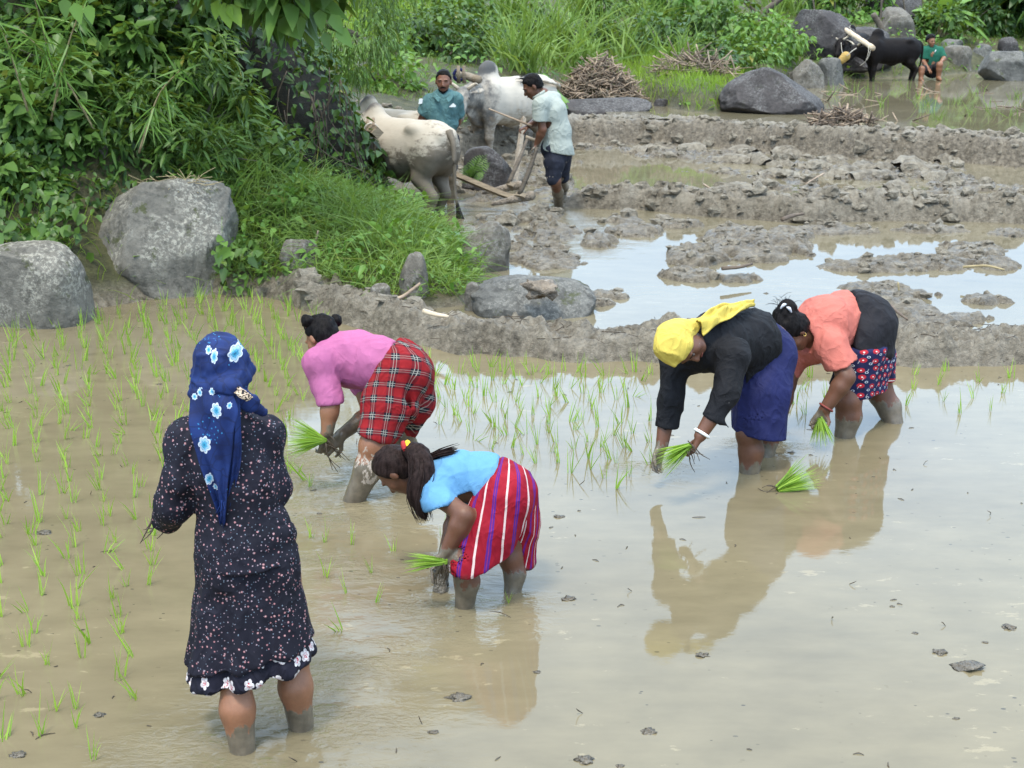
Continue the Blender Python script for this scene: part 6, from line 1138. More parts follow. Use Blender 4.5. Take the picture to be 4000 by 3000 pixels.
for i in range(34):
    px, py = rng.uniform(1760, 2212), rng.uniform(192, 262); p = P(px, py, W4); d = nrm(rng.normal(0, 1, 3) * [1, .6, .45]) * rng.uniform(.08, .3); V, F = tube([p - d * .4 * [1, 1, 0], p + np.abs(d) * [np.sign(d[0]), np.sign(d[1]), 1]], [.014, .008], 5); o = put("stubble_stick", V, F, MAT['stick' if i % 2 else 'stick_d'], origin=p); meta(o, "bit of dry stalk sticking out of the far paddy water", "stick", "stalks in the far paddy")
# dry straw on the big boulder
ST = []; c = P(365, 640, 0)
for i in range(150):
    px, py = rng.normal(385, 30), rng.normal(405, 13); p = A(px, py, c[1] + .42 + rng.normal(0, .05)); d = rng.normal(0, 1, 3) * [.10, .06, .035]; ST.append(tube(spline([p - d, p + rng.normal(0, .012, 3), p + d + [0, 0, -.03]], 5), .0028, 4))
V, F = join(ST); o = put("dry_straw", V, F, MAT['straw']); meta(o, "tangle of dry straw on top of the large boulder", "straw", kind='stuff')

ST = []
for i in range(240):
    X = rng.uniform(-2.6, 4.2); Y = bund1(X) + rng.normal(0, .22); z = land(np.array([X]), np.array([Y]))[0]
    if z < .05: continue
    p = np.array([X, Y, z + .006]); d = rng.normal(0, 1, 3) * [.05, .03, .012]; ST.append(tube(spline([p - d, p + rng.normal(0, .006, 3), p + d], 5), rng.uniform(.0015, .0035), 4))
V, F = join(ST); o = put("bund_straw", V, F, MAT['root']); meta(o, "scraps of root and straw in the near bund", "straw", kind='stuff')
# ------------------------------------------------------------------ plants
def leaf_geo(o, d, up, L, W, g_, droop=.3, fold=.35, lance=False):
    """n leaves: stalk ends, directions, upper-side hints; eight vertices each, folded along the midrib and drooping"""
    n = len(o); d = d / (np.linalg.norm(d, axis=1, keepdims=True) + 1e-9); s = np.cross(d, up); s /= np.linalg.norm(s, axis=1, keepdims=True) + 1e-9; u = np.cross(s, d)
    L = np.broadcast_to(L, (n,))[:, None]; W = np.broadcast_to(W, (n,))[:, None]; dz = np.array([0, 0, -1.]); dr = np.broadcast_to(droop, (n,))[:, None]
    def c(t): return o + d * L * t + dz * L * dr * t * t
    w1, w2, t1, t2 = (.36, .30, .35, .68) if lance else (.50, .36, .26, .62)
    m1, m2 = c(t1) - u * W * fold * .25, c(t2) - u * W * fold * .2
    V = np.stack([o, c(t1) - s * W * w1 + u * W * fold * .3, c(t1) + s * W * w1 + u * W * fold * .3, c(t2) - s * W * w2 + u * W * fold * .2, c(t2) + s * W * w2 + u * W * fold * .2, c(1.0), m1, m2], 1).reshape(-1, 3)
    b = np.arange(n)[:, None] * 8; T = np.concatenate([b + np.array([q]) for q in ([0, 6, 1], [0, 2, 6], [3, 7, 5], [7, 4, 5])]); Q = np.concatenate([b + np.array([q]) for q in ([1, 6, 7, 3], [6, 2, 4, 7])])
    return V, [T, Q]
def rdir(g_, n, bias, spread):
    v = np.asarray(bias)[None] + g_.normal(0, spread, (n, 3)); return v / (np.linalg.norm(v, axis=1, keepdims=True) + 1e-9)
def tints(g_, n, base, sp, clump=0): return np.clip(base + g_.normal(0, sp, n) + clump, 0, 1)
_LEAF = {}
def single_leaf(mat, L, W, lance=False):
    k = (mat, lance)
    if k not in _LEAF:
        g_ = np.random.default_rng(5); o = np.zeros((1, 3)); V, F = leaf_geo(o, np.array([[0, 1., 0]]), np.array([[0, 0, 1.]]), 1.0, .62 if not lance else .3, g_, .18, .35, lance)
        _LEAF[k] = mesh_data("leaf", V, F, MAT[mat], {'tint': np.full(8, .55)})
    return _LEAF[k]
def leaf_obj(parent, o, d, up, L, mat, lance=False, W=1.0):
    d = nrm(d); s = nrm(np.cross(d, up)); u = np.cross(s, d); M = Matrix(((s[0], d[0], u[0], 0), (s[1], d[1], u[1], 0), (s[2], d[2], u[2], 0), (0, 0, 0, 1)))
    l = link("leaf", single_leaf(mat, 1, 1, lance), parent); l.matrix_local = Matrix.Translation(Vector(o) - parent.location) @ M @ Matrix.Diagonal((L * W, L, L, 1)); return l
def crown_pts(g_, c, r, n, clumps, fill=.35, csz=.38):
    """points of leaf clumps scattered unevenly through a crown"""
    k = g_.normal(0, 1, (clumps, 3)); k /= np.linalg.norm(k, axis=1, keepdims=True); k *= (fill + (1 - fill) * g_.random((clumps, 1)) ** .5); k = k * np.asarray(r)
    i = g_.integers(0, clumps, n); q = g_.normal(0, 1, (n, 3)); q /= np.linalg.norm(q, axis=1, keepdims=True); s = csz * np.mean(r) * (.6 + .7 * g_.random(clumps))[i][:, None] * (.55 + .45 * g_.random((n, 1)))
    return np.asarray(c) + k[i] + q * s * [1, 1, .8], nrm_rows(q * .8 + k[i] / np.asarray(r) * .8 + [0, 0, .1]), i
def nrm_rows(v): return v / (np.linalg.norm(v, axis=1, keepdims=True) + 1e-9)
def bush(name, label, cat, c, r, n, ls, mat, seed, group=None, stem=True, lance=False, base=.45, parts=0, clumps=None, droop=.35, big=None, trunk=None, trunk_r=.05, ground=None, fill=.35, csz=.38):
    g_ = np.random.default_rng(seed); c = np.asarray(c, float); r = np.asarray(r, float); gz = land(np.array([c[0]]), np.array([c[1]]))[0] if ground is None else ground
    root = empty(name, (c[0], c[1], gz), label, cat, group); clumps = clumps or max(10, int(n / 45)); o, nr, ci = crown_pts(g_, c, r, n, clumps, fill, csz)
    lift = land(o[:, 0], o[:, 1]) + .02; o[:, 2] = np.maximum(o[:, 2], lift + .04 * g_.random(n)); d = nrm_rows(nr * .7 + g_.normal(0, .5, (n, 3)) + [0, 0, -.25]); up = nrm_rows(nr * .6 + [0, 0, .7] + g_.normal(0, .35, (n, 3)))
    L = ls * (.6 + .8 * g_.random(n)); ct = g_.normal(0, .14, clumps)[ci]; V, F = leaf_geo(o, d, up, L, L * (.30 if lance else .62), g_, droop, .35, lance); t = np.repeat(tints(g_, n, base, .16, ct), 8)
    put("crown", V, F, MAT[mat], root, {'tint': t})['kind'] = 'stuff'
    if parts:
        sc_ = (o - [0, 0, CAMZ]); near = np.argsort(np.linalg.norm(sc_, axis=1) - 1.0 * ls * 0)[:parts * 3]; near = g_.choice(near, min(parts, len(near)), replace=False)
        for j in near: leaf_obj(root, o[j] + nrm(-sc_[j]) * .03, d[j], up[j], ls * g_.uniform(1.0, 1.6), mat, lance)
    if stem:
        ps = []; b0 = np.array([c[0], c[1], gz - .1]) if trunk is None else np.asarray(trunk, float)
        for k in range(5 if trunk is None else 7):
            e = c + g_.normal(0, .45, 3) * r * [1, 1, .6]; m = (b0 * .5 + e * .5) + g_.normal(0, .08, 3) * r; ps.append(tube(spline([b0 + g_.normal(0, trunk_r * .4, 3) * [1, 1, 0], m, e], 9), [trunk_r * (1 if trunk is None else .45), trunk_r * .4, trunk_r * .12], 6))
        V, F = join(ps); put("branches", V, F, MAT['bark'], root)
        if trunk is not None:
            tt = c * [1, 1, 0] + [0, 0, c[2] - r[2] * .3]; V, F = tube(spline([b0 - (0, 0, .3), b0 * .6 + tt * .4 + g_.normal(0, .1, 3), tt], 12), [trunk_r * 1.5, trunk_r, trunk_r * .5], 9, True, .2); put("trunk", V, F, MAT['bark'], root)
    return root
def grass(name, label, X, Y, h, mat, seed, w=.008, lean=.35, droop=.55, zoff=0., base=.5, seg=3):
    g_ = np.random.default_rng(seed); n = len(X); z = land(X, Y) + zoff; o = np.stack([X, Y, z - .02], 1); d = rdir(g_, n, (0, -.08, 1), lean); d[:, 2] = np.abs(d[:, 2]) + .15; d = nrm_rows(d)
    V, F, _ = blades(o, d, h, w, droop * (.4 + g_.random(n)), g_, seg); cl = .22 * vn2(X * 1.3, Y * 1.3, seed) + .14 * vn2(X * 4, Y * 4, seed); t = np.repeat(np.clip(base + cl + g_.normal(0, .13, n), 0, 1), 2 * seg + 1)
    return meta(put(name, V, F, MAT[mat], None, {'tint': t}), label, "grass", kind='stuff')
gp = np.random.default_rng(77)
def scatter(x0, x1, y0, y1, n, ok):
    X = gp.uniform(x0, x1, n); Y = gp.uniform(y0, y1, n); k = ok(X, Y); return X[k], Y[k]
hd_ = lambda X, Y: poly_dist(X, Y, hill_poly)
def clear(X, Y):                            # not in front of a boulder
    k = np.ones(len(X), bool)
    for cx, cy, r in FOOT[:8]: k &= ~((np.abs(X - cx) < r * .92) & (Y < cy + .1) & (Y > cy - 1.6 * r))
    return k

# grass bank in front of the white bulls
X, Y = scatter(-3.2, .25, 10.0, 14.6, 24000, lambda X, Y: (hd_(X, Y) > .05) & (X > -2.9 + .5 * vn2(X * 2, Y * 2, 3)) & (Y < 14.2) & clear(X, Y))
grass("bank_grass", "long bright grass on the bank in front of the white bulls", X, Y, (.18 + .55 * gp.random(len(X)) ** 2) * (.7 + .5 * sstep(.1, .9, hd_(X, Y))) * (1 - .5 * sstep(12.3, 13.2, Y)), 'grass', 11, .0095, .5, .8)
X, Y = scatter(-3.0, .2, 10.0, 14.2, 2600, lambda X, Y: (hd_(X, Y) > .02)); n = len(X); z = land(X, Y); g_ = gp
o = np.stack([X, Y, z + .03 + .22 * gp.random(n) * (.4 + .6 * (vn2(X * 2.5, Y * 2.5, 5) > -.1))], 1); d = rdir(g_, n, (0, -.25, .25), .6); up = rdir(g_, n, (0, -.3, 1), .3); L_ = .045 + .06 * gp.random(n)
V, F = leaf_geo(o, d, up, L_, L_ * .55, g_, .3); meta(put("bank_weeds", V, F, MAT['leaf_b'], None, {'tint': np.repeat(tints(g_, n, .42, .2, .2 * vn2(X * 2, Y * 2, 8)), 8)}), "low leafy weeds mixed into the grass bank", "weeds", kind='stuff')
# creepers over the left bank
X, Y = scatter(-7.5, -1.75, 10.4, 16.5, 30000, lambda X, Y: (hd_(X, Y) > .12 + .25 * vn2(X * 2.2, Y * 2.2, 6)) & clear(X, Y) & ~((X > -2.95 + .3 * vn2(X * 3, Y * 3, 2)) & (Y > 12.1)) & (X < -2.0 + .45 * vn2(X * 2, Y * 1.5, 9) + .12 * (Y - 11)))
n = len(X); z = land(X, Y); cl = vn2(X * 1.6, Y * 1.6 + z, 12) + .6 * vn2(X * 4.1, Y * 4.1 + z, 15); th = np.clip(.12 + .26 * cl, .02, .6) * gp.random(n) ** .6
o = np.stack([X + .1 * gp.normal(0, 1, n), Y - th * .9, z + th * .8], 1); d = rdir(gp, n, (.05, -.55, -.35), .5); up = rdir(gp, n, (0, -.75, .65), .42); L_ = (.045 + .075 * gp.random(n) ** 1.4) * (1 + .25 * cl)
V, F = leaf_geo(o, d, up, L_, L_ * .66, gp, .25, .3); meta(put("bank_creepers", V, F, MAT['leaf'], None, {'tint': np.repeat(tints(gp, n, .36, .19, .22 * cl), 8)}), "mat of leafy creepers over the steep left bank", "creepers", kind='stuff')
X, Y = scatter(-7, -2.6, 10.0, 12.2, 1800, lambda X, Y: (hd_(X, Y) > -.02) & (hd_(X, Y) < .9)); grass("verge_grass", "thin pale grass behind the two pale boulders", X, Y, .14 + .26 * gp.random(len(X)), 'grass_y', 12, .007, .4, .6, base=.4)

# the overgrown leaning rock and what hangs on it
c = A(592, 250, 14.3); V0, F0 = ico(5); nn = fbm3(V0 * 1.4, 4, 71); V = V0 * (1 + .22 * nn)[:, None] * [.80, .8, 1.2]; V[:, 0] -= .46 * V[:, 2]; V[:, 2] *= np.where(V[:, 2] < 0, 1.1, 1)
ro = put("leaning_rock", V + c, F0, MAT['rock_shade'], origin=c); meta(ro, "dark leaning rock face hung with creepers beside the white bulls", "rock")
nv = vnormals(V, F0); k = gp.choice(len(V), 6500); k = k[(nv[k, 1] < .5)]; n = len(k); o = V[k] + c + nv[k] * (.03 + .16 * gp.random((n, 1)) * (vn3(V[k] * 2.2, 4) > -.35)[:, None]); d = nrm_rows(nv[k] * .3 + [0, 0, -.6] + gp.normal(0, .55, (n, 3))); L_ = .035 + .10 * gp.random(n) ** 2
V2, F2 = leaf_geo(o, d, nrm_rows(nv[k] + [0, 0, .4] + gp.normal(0, .45, (n, 3))), L_, L_ * .6, gp, .2); o = put("creeper", V2, F2, MAT['leaf_d'], None, {'tint': np.repeat(tints(gp, n, .42, .2), 8)}, origin=c); vine = empty("hanging_creeper", c, "dark creeper hanging over the leaning rock face", "creeper"); o.parent = vine; o.location = (0, 0, 0); o.name = "leaves"; o['kind'] = 'stuff'
ps = []
for i in range(14):
    x, y = gp.uniform(590, 750), gp.uniform(120, 240); p = A(x, y, 13.15 + gp.random() * .3); ps.append(tube(spline([p, p + (gp.normal(0, .06), -.03, -.3), p + (gp.normal(.05, .1), .0, -.7), p + (gp.normal(.1, .12), .05, -1.0)], 10), .005, 4))
V, F = join(ps); put("stems", V, F, MAT['root'], vine)

# bushes on the left bank
for i, (px, py, Y, rx, rz, n, ls, mt, lb, lc) in enumerate([
    (70, 250, 11.9, .62, .50, 1500, .12, 'leaf', "heart-leaved bush at the left edge above the round boulder", False), (285, 285, 12.0, .55, .45, 1500, .10, 'leaf', "dense bush of narrow leaves above the lichened boulder", True),
    (430, 205, 12.6, .65, .60, 1900, .10, 'leaf', "bush of slender pointed leaves beside the dark hollow", True), (215, 120, 12.6, .75, .55, 1800, .12, 'leaf', "tall mid-green bush in the upper left", False),
    (545, 345, 12.6, .40, .32, 900, .085, 'leaf', "low leafy bush at the foot of the dark hollow", False), (40, 395, 11.2, .42, .26, 800, .11, 'leaf', "creeping bush just above the round pale boulder", False),
    (330, 60, 13.0, .8, .6, 1700, .13, 'leaf_d', "shaded bush at the top left beneath the tree", False), (640, 420, 12.2, .42, .22, 700, .075, 'leaf_b', "bright weed clump at the top of the grass bank", False), (420, 330, 12.1, .45, .28, 900, .085, 'leaf', "narrow-leaved scrub right above the straw-topped boulder", True)]):
    bush("leafy_bush", lb, "bush", A(px, py, Y), (rx, .5, rz), n, ls * (1.35 if lc else 1), mt, 100 + i, "bushes on the left bank", lance=lc, parts=22, base=.5 if mt != 'leaf_b' else .5, trunk_r=.02)
# slender bamboo-like canes at the upper left
for i, (px, py, tip) in enumerate([(150, 330, (70, -20)), (215, 300, (40, 60)), (110, 260, (200, -30)), (300, 330, (390, 150)), (60, 240, (-20, 20))]):
    b = A(px, py, 11.6 - .1 * i); e = A(tip[0], tip[1], 11.3 - .1 * i); root = empty("cane_shoot", b, ["arching cane shoot rising to the top left corner", "cane shoot bent toward the left edge", "upright cane shoot with drooping narrow leaves", "low cane shoot leaning right over the bushes", "cane shoot cut by the left edge"][i], "cane", "slender cane shoots")
    sp = spline([b, (b + e) / 2 + (0, 0, .12), e], 16); V, F = tube(sp, [.010, .007, .003], 6); put("stem", V, F, MAT['straw'], root); n = 46; k = gp.integers(3, 16, n); d = rdir(gp, n, (0.1, -.3, -.25), .6); V, F, t = blades(sp[k], d, .16 + .14 * gp.random(n), .016, .7 * gp.random(n), gp); put("leaves", V, F, MAT['leaf_b'], root, {'tint': t * .8})
# the tree over the hollow: trunk, limbs, crown; large leaves at its lower edge
tb = A(610, 330, 14.6)
bush("tree", "dark spreading tree overhanging the hollow at upper left", "tree", (-4.1, 13.6, 4.4), (1.35, 1.3, 1.7), 4600, .17, 'leaf_d', 201, trunk=tb, trunk_r=.16, base=.5, clumps=70, ground=tb[2], parts=0)
tr_ = bush("broad_leaved_tree", "branch of a broad-leaved tree hanging in from the top with lime new leaves", "tree", A(560, -75, 11.2), (.85, .6, .34), 620, .20, 'leaf', 202, trunk=A(520, -560, 12.2), trunk_r=.05, base=.45, ground=A(520, -560, 12.2)[2], clumps=26, fill=.1)
for px, py, dx, dz, L_, m in [(483, 5, .25, -1, .20, 'leaf_lime'), (497, 8, .5, -1, .19, 'leaf_lime'), (470, 0, -.15, -1, .15, 'leaf_lime'), (505, -8, .8, -.5, .17, 'leaf_b'), (690, 20, .1, -1, .17, 'leaf_b'), (715, 30, .5, -.8, .18, 'leaf_b'), (728, 60, .6, -.7, .19, 'leaf_b'), (700, 70, .3, -.9, .15, 'leaf'), (140, -5, .0, -1, .16, 'leaf'), (160, 5, .3, -1, .17, 'leaf_b'), (190, 10, .2, -1, .15, 'leaf_b')]:
    leaf_obj(tr_, A(px, py, 10.9), (dx, -.25, dz), (.1, -1, .35), L_ * 1.0, m)
bush("feathery_tree", "fine-leaved branches drooping into the gap left of the bulls", "tree", A(770, 30, 15.6), (.62, .6, .75), 3600, .065, 'leaf', 203, trunk=(-3.0, 16.5, 2.0), trunk_r=.07, lance=True, base=.45, ground=2.0, clumps=60, droop=.8)
# tall neighbours above the frame: they are what the left half of the near water mirrors
for i, (x, y, z, r, lb) in enumerate([(-5.6, 14.0, 5.3, (2.4, 2.0, 2.0), "big tree above the left bank, mirrored in the near water"), (-6.6, 12.6, 4.4, (2.0, 1.8, 2.2), "second big tree at the far left, mirrored in the near water"), (-6.6, 16.8, 6.6, (2.4, 2.0, 2.2), "taller tree behind the left bank"), (-9.0, 10.5, 4.2, (2.3, 2.0, 2.6), "tree beyond the left edge")]):
    bush("tree", lb, "tree", (x, y, z), r, 4200, .26, 'leaf_d', 210 + i, "trees over the left bank", trunk=(x, y + .3, land(np.array([x]), np.array([y]))[0]), trunk_r=.18, base=.45, clumps=60)

# back bank: grass, tall grass, bushes
X, Y = scatter(-9, 16, 20, 46, 46000, lambda X, Y: (Y - toe(X) > .1) & (np.abs(X) < .46 * Y + 1) & (hd_(X, Y) < .3) & (vn2(X * 1.1, Y * .7, 22) > -.45)); sz = .16 + .26 * gp.random(len(X)); short = np.exp(-(((X - 2.9) / 1.1) ** 2 + ((Y - 26) / 2.6) ** 2))
grass("bank_grass", "mixed grass over the bank behind the ploughed field", X, Y, sz * (1 - .5 * short) * (1 + .5 * vn2(X * .8, Y * .6, 4)), 'grass', 31, .015, .36, .6, seg=2, base=.48)
X, Y = scatter(1.2, 4.4, 22.6, 28.5, 5200, lambda X, Y: (Y - toe(X) > .15)); grass("young_grass", "short yellow-green grass between the stick heap and the dark boulder", X, Y, .14 + .16 * gp.random(len(X)), 'grass_y', 32, .012, .25, .3, seg=2)
X, Y = scatter(-5.5, -1.2, 27, 36, 6000, lambda X, Y: X < 99); grass("field_rice", "light green rice terrace in the distance", X, Y, .22 + .15 * gp.random(len(X)), 'grass_y', 33, .016, .2, .3, seg=2)
X, Y = scatter(-8, 14, 20, 42, 7000, lambda X, Y: (Y - toe(X) > .1) & (np.abs(X) < .46 * Y) & (hd_(X, Y) < .2) & (np.exp(-(((X - 2.9) / 1.3) ** 2 + ((Y - 26) / 3) ** 2)) < .4)); n = len(X); o = np.stack([X, Y, land(X, Y) + .05 + .35 * gp.random(n) * (vn2(X * 1.2, Y, 41) > 0)], 1); d = rdir(gp, n, (0, -.3, .2), .6); L_ = .07 + .09 * gp.random(n)
V, F = leaf_geo(o, d, rdir(gp, n, (0, -.4, 1), .3), L_, L_ * .55, gp, .3); meta(put("bank_weeds", V, F, MAT['leaf_b'], None, {'tint': np.repeat(tints(gp, n, .40, .2, .2 * vn2(X, Y, 43)), 8)}), "leafy weeds over the back bank", "weeds", kind='stuff')
lbs = ["tall reed clump right behind the grey bull's rump", "tallest reed clump above the ploughman's head", "reed clump between the bull and the stick heap", "reed clump at the top edge left of centre", "arching reeds above the stick heap", "reed clump at the top edge right of centre", "loose reeds over the young grass", "reeds behind the grey bull's hump", "thin reeds left of the leafy shrub", "reeds at the foot of the leafy shrub", "reeds left of the slanting rock", "fine reeds above the slanting rock"]
for i, (px, py, h_, n) in enumerate([(1120, 150, 1.15, 150), (1190, 110, 1.5, 190), (1245, 150, 1.15, 150), (1100, 60, 1.5, 170), (1310, 105, 1.2, 140), (1260, 40, 1.3, 150), (1365, 135, .95, 100), (1060, 120, 1.0, 120), (1400, 60, 1.1, 110), (1480, 130, .8, 80), (1650, 90, 1.0, 110), (1690, 30, 1.0, 110)]):
    b = hit(px, py); n = int(n * .8); o = b + np.stack([gp.normal(0, .28, n), gp.normal(0, .2, n), np.full(n, -.05)], 1); d = rdir(gp, n, (0, 0, 1), .24); d[:, 2] = np.abs(d[:, 2]); V, F, t = blades(o, d, 1.35 * h_ * (.55 + .5 * gp.random(n)), .036, .15 + .7 * gp.random(n), gp, 4); root = empty("tall_grass", b, lbs[i], "tall grass", "tall grass clumps on the back bank"); put("blades", V, F, MAT['grass'], root, {'tint': np.clip(t + .06, 0, .95)})
for i, (px, py, rx, rz, n, ls, mt, lb) in enumerate([
    (905, 95, .9, .7, 1300, .13, 'leaf', "dark green shrub above the man in teal"), (1000, 70, .8, .6, 1100, .12, 'leaf', "dark shrub above the grey bull's hump"), (820, 170, .7, .5, 900, .11, 'leaf_b', "pale feathery shrub left of the man in teal"), (1490, 50, .95, .95, 1500, .19, 'leaf_b', "broad-leaved bright shrub at top right of centre"), (1560, 80, .8, .7, 1000, .15, 'leaf', "leafy shrub left of the bare forked tree"),
    (1660, 110, .9, .5, 1100, .13, 'leaf_b', "low bright shrub beside the slanting rock"), (1610, 140, .7, .35, 700, .12, 'leaf', "weedy shrub above the pale small stone"), (1860, 25, 1.1, .7, 1200, .15, 'leaf_b', "shrub between the slanting rock and the grey boulder"), (2120, 60, 1.3, 1.0, 1800, .16, 'leaf_d', "dark shrub behind the two-toned boulder"), (2190, 30, 1.4, 1.3, 1700, .17, 'leaf_d', "dark undergrowth at the top right corner"), (2040, 70, .8, .5, 800, .14, 'leaf', "leafy scrub under the banana plant"), (2095, 20, 1.2, 1.0, 1300, .17, 'leaf_d', "shaded shrub right of the banana plant"), (1985, 40, .7, .5, 700, .13, 'leaf', "scrub left of the banana plant"), (1780, 5, 1.0, .6, 900, .15, 'leaf', "scrub above the slanting rock"), (1330, 20, 1.0, .6, 900, .15, 'leaf', "scrub behind the tallest reeds"), (1170, 80, .7, .5, 700, .13, 'leaf_d', "dark scrub between the reed clumps above the ploughman"), (1290, 85, .5, .5, 600, .12, 'leaf_d', "dark scrub in the gap behind the stick heap"), (960, 105, .7, .45, 700, .12, 'leaf_d', "dark weeds right behind the teal-shirt man"), (1430, 88, .6, .45, 650, .13, 'leaf_d', "dark scrub left of the broad-leaved shrub"), (1550, 128, .5, .35, 500, .11, 'leaf_d', "dark weeds beside the smaller stick pile")]):
    b = hit(px, py + 22); bush("shrub", lb, "shrub", b + (0, .3, rz * .65), (rx, .7, rz), n, ls, mt, 300 + i, "shrubs on the back bank", trunk_r=.03, base=.48)
for i, (x, y, h_, lb) in enumerate([(-9, 46, 7, "far tree behind the rice terrace"), (-3, 50, 7.5, "far tree straight above the bulls"), (3, 48, 7, "far tree above the reeds"), (8.5, 46, 7, "far tree above the leafy shrub"), (13, 45, 9.5, "tall far tree above the black bulls"), (17.5, 42, 10, "tall far tree above the sitting man"), (21, 40, 10, "tall dark tree at the far right"), (25, 44, 12, "tall tree beyond the right edge"), (15.5, 38.5, 6.5, "smaller tree behind the banana plant")]):
    g0 = land(np.array([float(x)]), np.array([float(y)]))[0]; bush("tree", lb, "tree", (x, y, g0 + h_ * .13), (2.6, 2.2, h_ * .12), 2600, .40, 'leaf_d', 330 + i, "far trees", trunk=(x, y, g0), trunk_r=.16, base=.5, clumps=60)
# bare forked tree
b = hit(1640, 62); root = empty("forked_tree", b, "bare forked tree trunk on the back bank", "tree"); s = 100.
def up(px, py): return A(px, py, b[1])
for nm, pts, r in (("trunk", [b - (0, 0, .2), up(1646, 40), up(1652, 22)], [.16, .12, .09]), ("limb", [up(1650, 26), up(1672, 8), up(1700, -14), up(1730, -50)], [.085, .07, .06, .03]), ("limb", [up(1648, 34), up(1630, 24), up(1614, -5), up(1600, -50)], [.075, .06, .05, .03]), ("limb", [up(1625, 18), up(1612, 8), up(1596, -12)], [.045, .035, .02]), ("limb", [up(1672, 8), up(1668, -20), up(1676, -60)], [.05, .04, .02])):
    V, F = tube(spline(pts, 10), r, 8, True, .15); put(nm, V, F, MAT['bark'], root)
for i, (x0, y0, x1, y1, w, lb) in enumerate([(1885, 30, 1912, 82, .09, "leaning dead trunk above the bulls"), (1898, 70, 1905, -10, .035, "thin pale stem against the grey boulder"), (1955, 60, 1950, -10, .03, "thin stem right of the grey boulder"), (1760, 60, 1755, -10, .03, "thin stem above the slanting rock"), (1800, 40, 1803, -10, .03, "second thin stem above the slanting rock")]):
    q = hit(x1 if y1 > y0 else x0, max(y0, y1)); V, F = tube(spline([A(x1, y1, q[1]), (A(x1, y1, q[1]) + A(x0, y0, q[1])) / 2 + (.02, 0, .02), A(x0, y0, q[1])], 8), [w, w * .9, w * .8] if y1 > y0 else [w * .7, w * .8, w], 7, True, .15); o = put("bare_stem", V, F, MAT['bark'], origin=q); meta(o, lb, "stem", "bare stems on the back bank")
# banana plant
b = hit(2030, 82); root = empty("banana_plant", b, "banana plant with torn broad leaves at the upper right", "banana plant")
for dx, h_ in ((0, .62), (.18, .5), (-.15, .45)):
    V, F = tube(spline([b + (dx, 0, -.1), b + (dx * 1.2, 0, h_ * .5), b + (dx * 1.6, 0, h_)], 8), [.075, .06, .04], 8); put("stem", V, F, MAT['straw'], root)
def big_leaf(root, p0, dirn, L_, W_, droop, mat, name="leaf", nu=5, nv=12, torn=True):
    d = nrm(dirn); s = nrm(np.cross(d, [0, 0, 1.])); t = np.linspace(0, 1, nv); mid = p0 + np.outer(t * L_, d) + np.outer(t ** 2 * L_ * droop, [0, 0, -1.]); w = W_ * np.sin(np.pi * np.clip(t * .93 + .05, 0, 1)) ** .6; a = np.linspace(-1, 1, nu)
    jag = (gp.random((nv, nu)) - .5) * (.25 if torn else .05); V = mid[:, None] + s[None, None] * (w[:, None] * a[None] * .5)[..., None] + np.array([0, 0, 1.]) * ((-.22 * np.abs(a)[None] ** 1.5 * w[:, None]) + jag * w[:, None] * .3 * np.abs(a)[None])[..., None]; i = (np.arange(nv - 1)[:, None] * nu + np.arange(nu - 1)[None]).ravel()
    put(name, V.reshape(-1, 3), np.stack([i, i + 1, i + nu + 1, i + nu], 1), MAT[mat], root, {'tint': np.tile(np.array([.45, .6, .8, .6, .45][:nu]), nv)})
for (dx, dz, ang, tilt, L_, dr, m) in [(0, 1.25, .2, .9, 1.5, .35, 'leaf_b'), (.1, 1.2, -.5, .5, 1.6, .75, 'leaf_b'), (.2, 1.0, -.9, .1, 1.5, .7, 'leaf_b'), (-.1, 1.1, 2.6, .7, 1.3, .5, 'leaf_b'), (0, 1.1, 1.6, .8, 1.4, .4, 'leaf_b'), (.1, 1.0, -1.6, .4, 1.2, .8, 'leaf_b'), (-.1, .9, 3.4, .2, 1.1, .9, 'straw')]:
    big_leaf(root, b + (dx, 0, dz * .5), (math.cos(ang), -.4 * abs(math.sin(ang)), tilt), L_ * .72, .36, dr, m)
# large lobed leaf by the ploughman, and the fern
b = hit(1215, 250); root = empty("taro_plant", b, "large bright green taro leaves behind the ploughman's back", "plant"); Yt = b[1] - .2
for px, py, ex, ey, L_, W_ in ((1185, 172, 1222, 222, .36, .30), (1175, 158, 1200, 185, .26, .24), (1200, 195, 1224, 215, .22, .22)):
    p0, p1 = A(px, py, Yt), A(ex, ey, Yt - .15); big_leaf(root, p0, p1 - p0, np.linalg.norm(p1 - p0) * 1.1, W_ * 1.3, .1, 'leaf_b', torn=False); V, F = tube(spline([b - (0, 0, .1), (b + p0) / 2 + (.05, 0, .1), p0], 8), [.018, .012], 6); put("stalk", V, F, MAT['grass'], root)
b = A(1016, 392, 15.6); root = empty("fern", b, "bright green fern in front of the dark rounded rock", "fern")
for ex, ey, bow in ((1052, 334, .05), (1058, 352, .08), (1036, 336, .02), (1010, 352, .02), (1046, 372, .06), (1002, 372, .03)):
    e = A(ex, ey, 15.4); sp = spline([b, (b + e) / 2 + (0, -.05, bow), e], 13); k = np.repeat(np.arange(1, 13), 2); sd_ = np.tile([-1., 1.], 12); ax = nrm(e - b); s_ = nrm(np.cross(ax, [0, -1, .3])); d = s_[None] * sd_[:, None] + ax * .35; L_ = .10 * np.sin(np.pi * np.clip(k / 13 + .12, 0, 1)) + .012; V, F = leaf_geo(sp[k], d, np.tile(np.array([[0, -.8, .6]]), (24, 1)), L_, L_ * .17, gp, .1, .2, True); T = tube(sp, [.006, .003], 5); put("frond", V, F, MAT['leaf'], root, {'tint': np.full(len(V), .8)}); V, F = T; put("stalk", V, F, MAT['grass'], root)
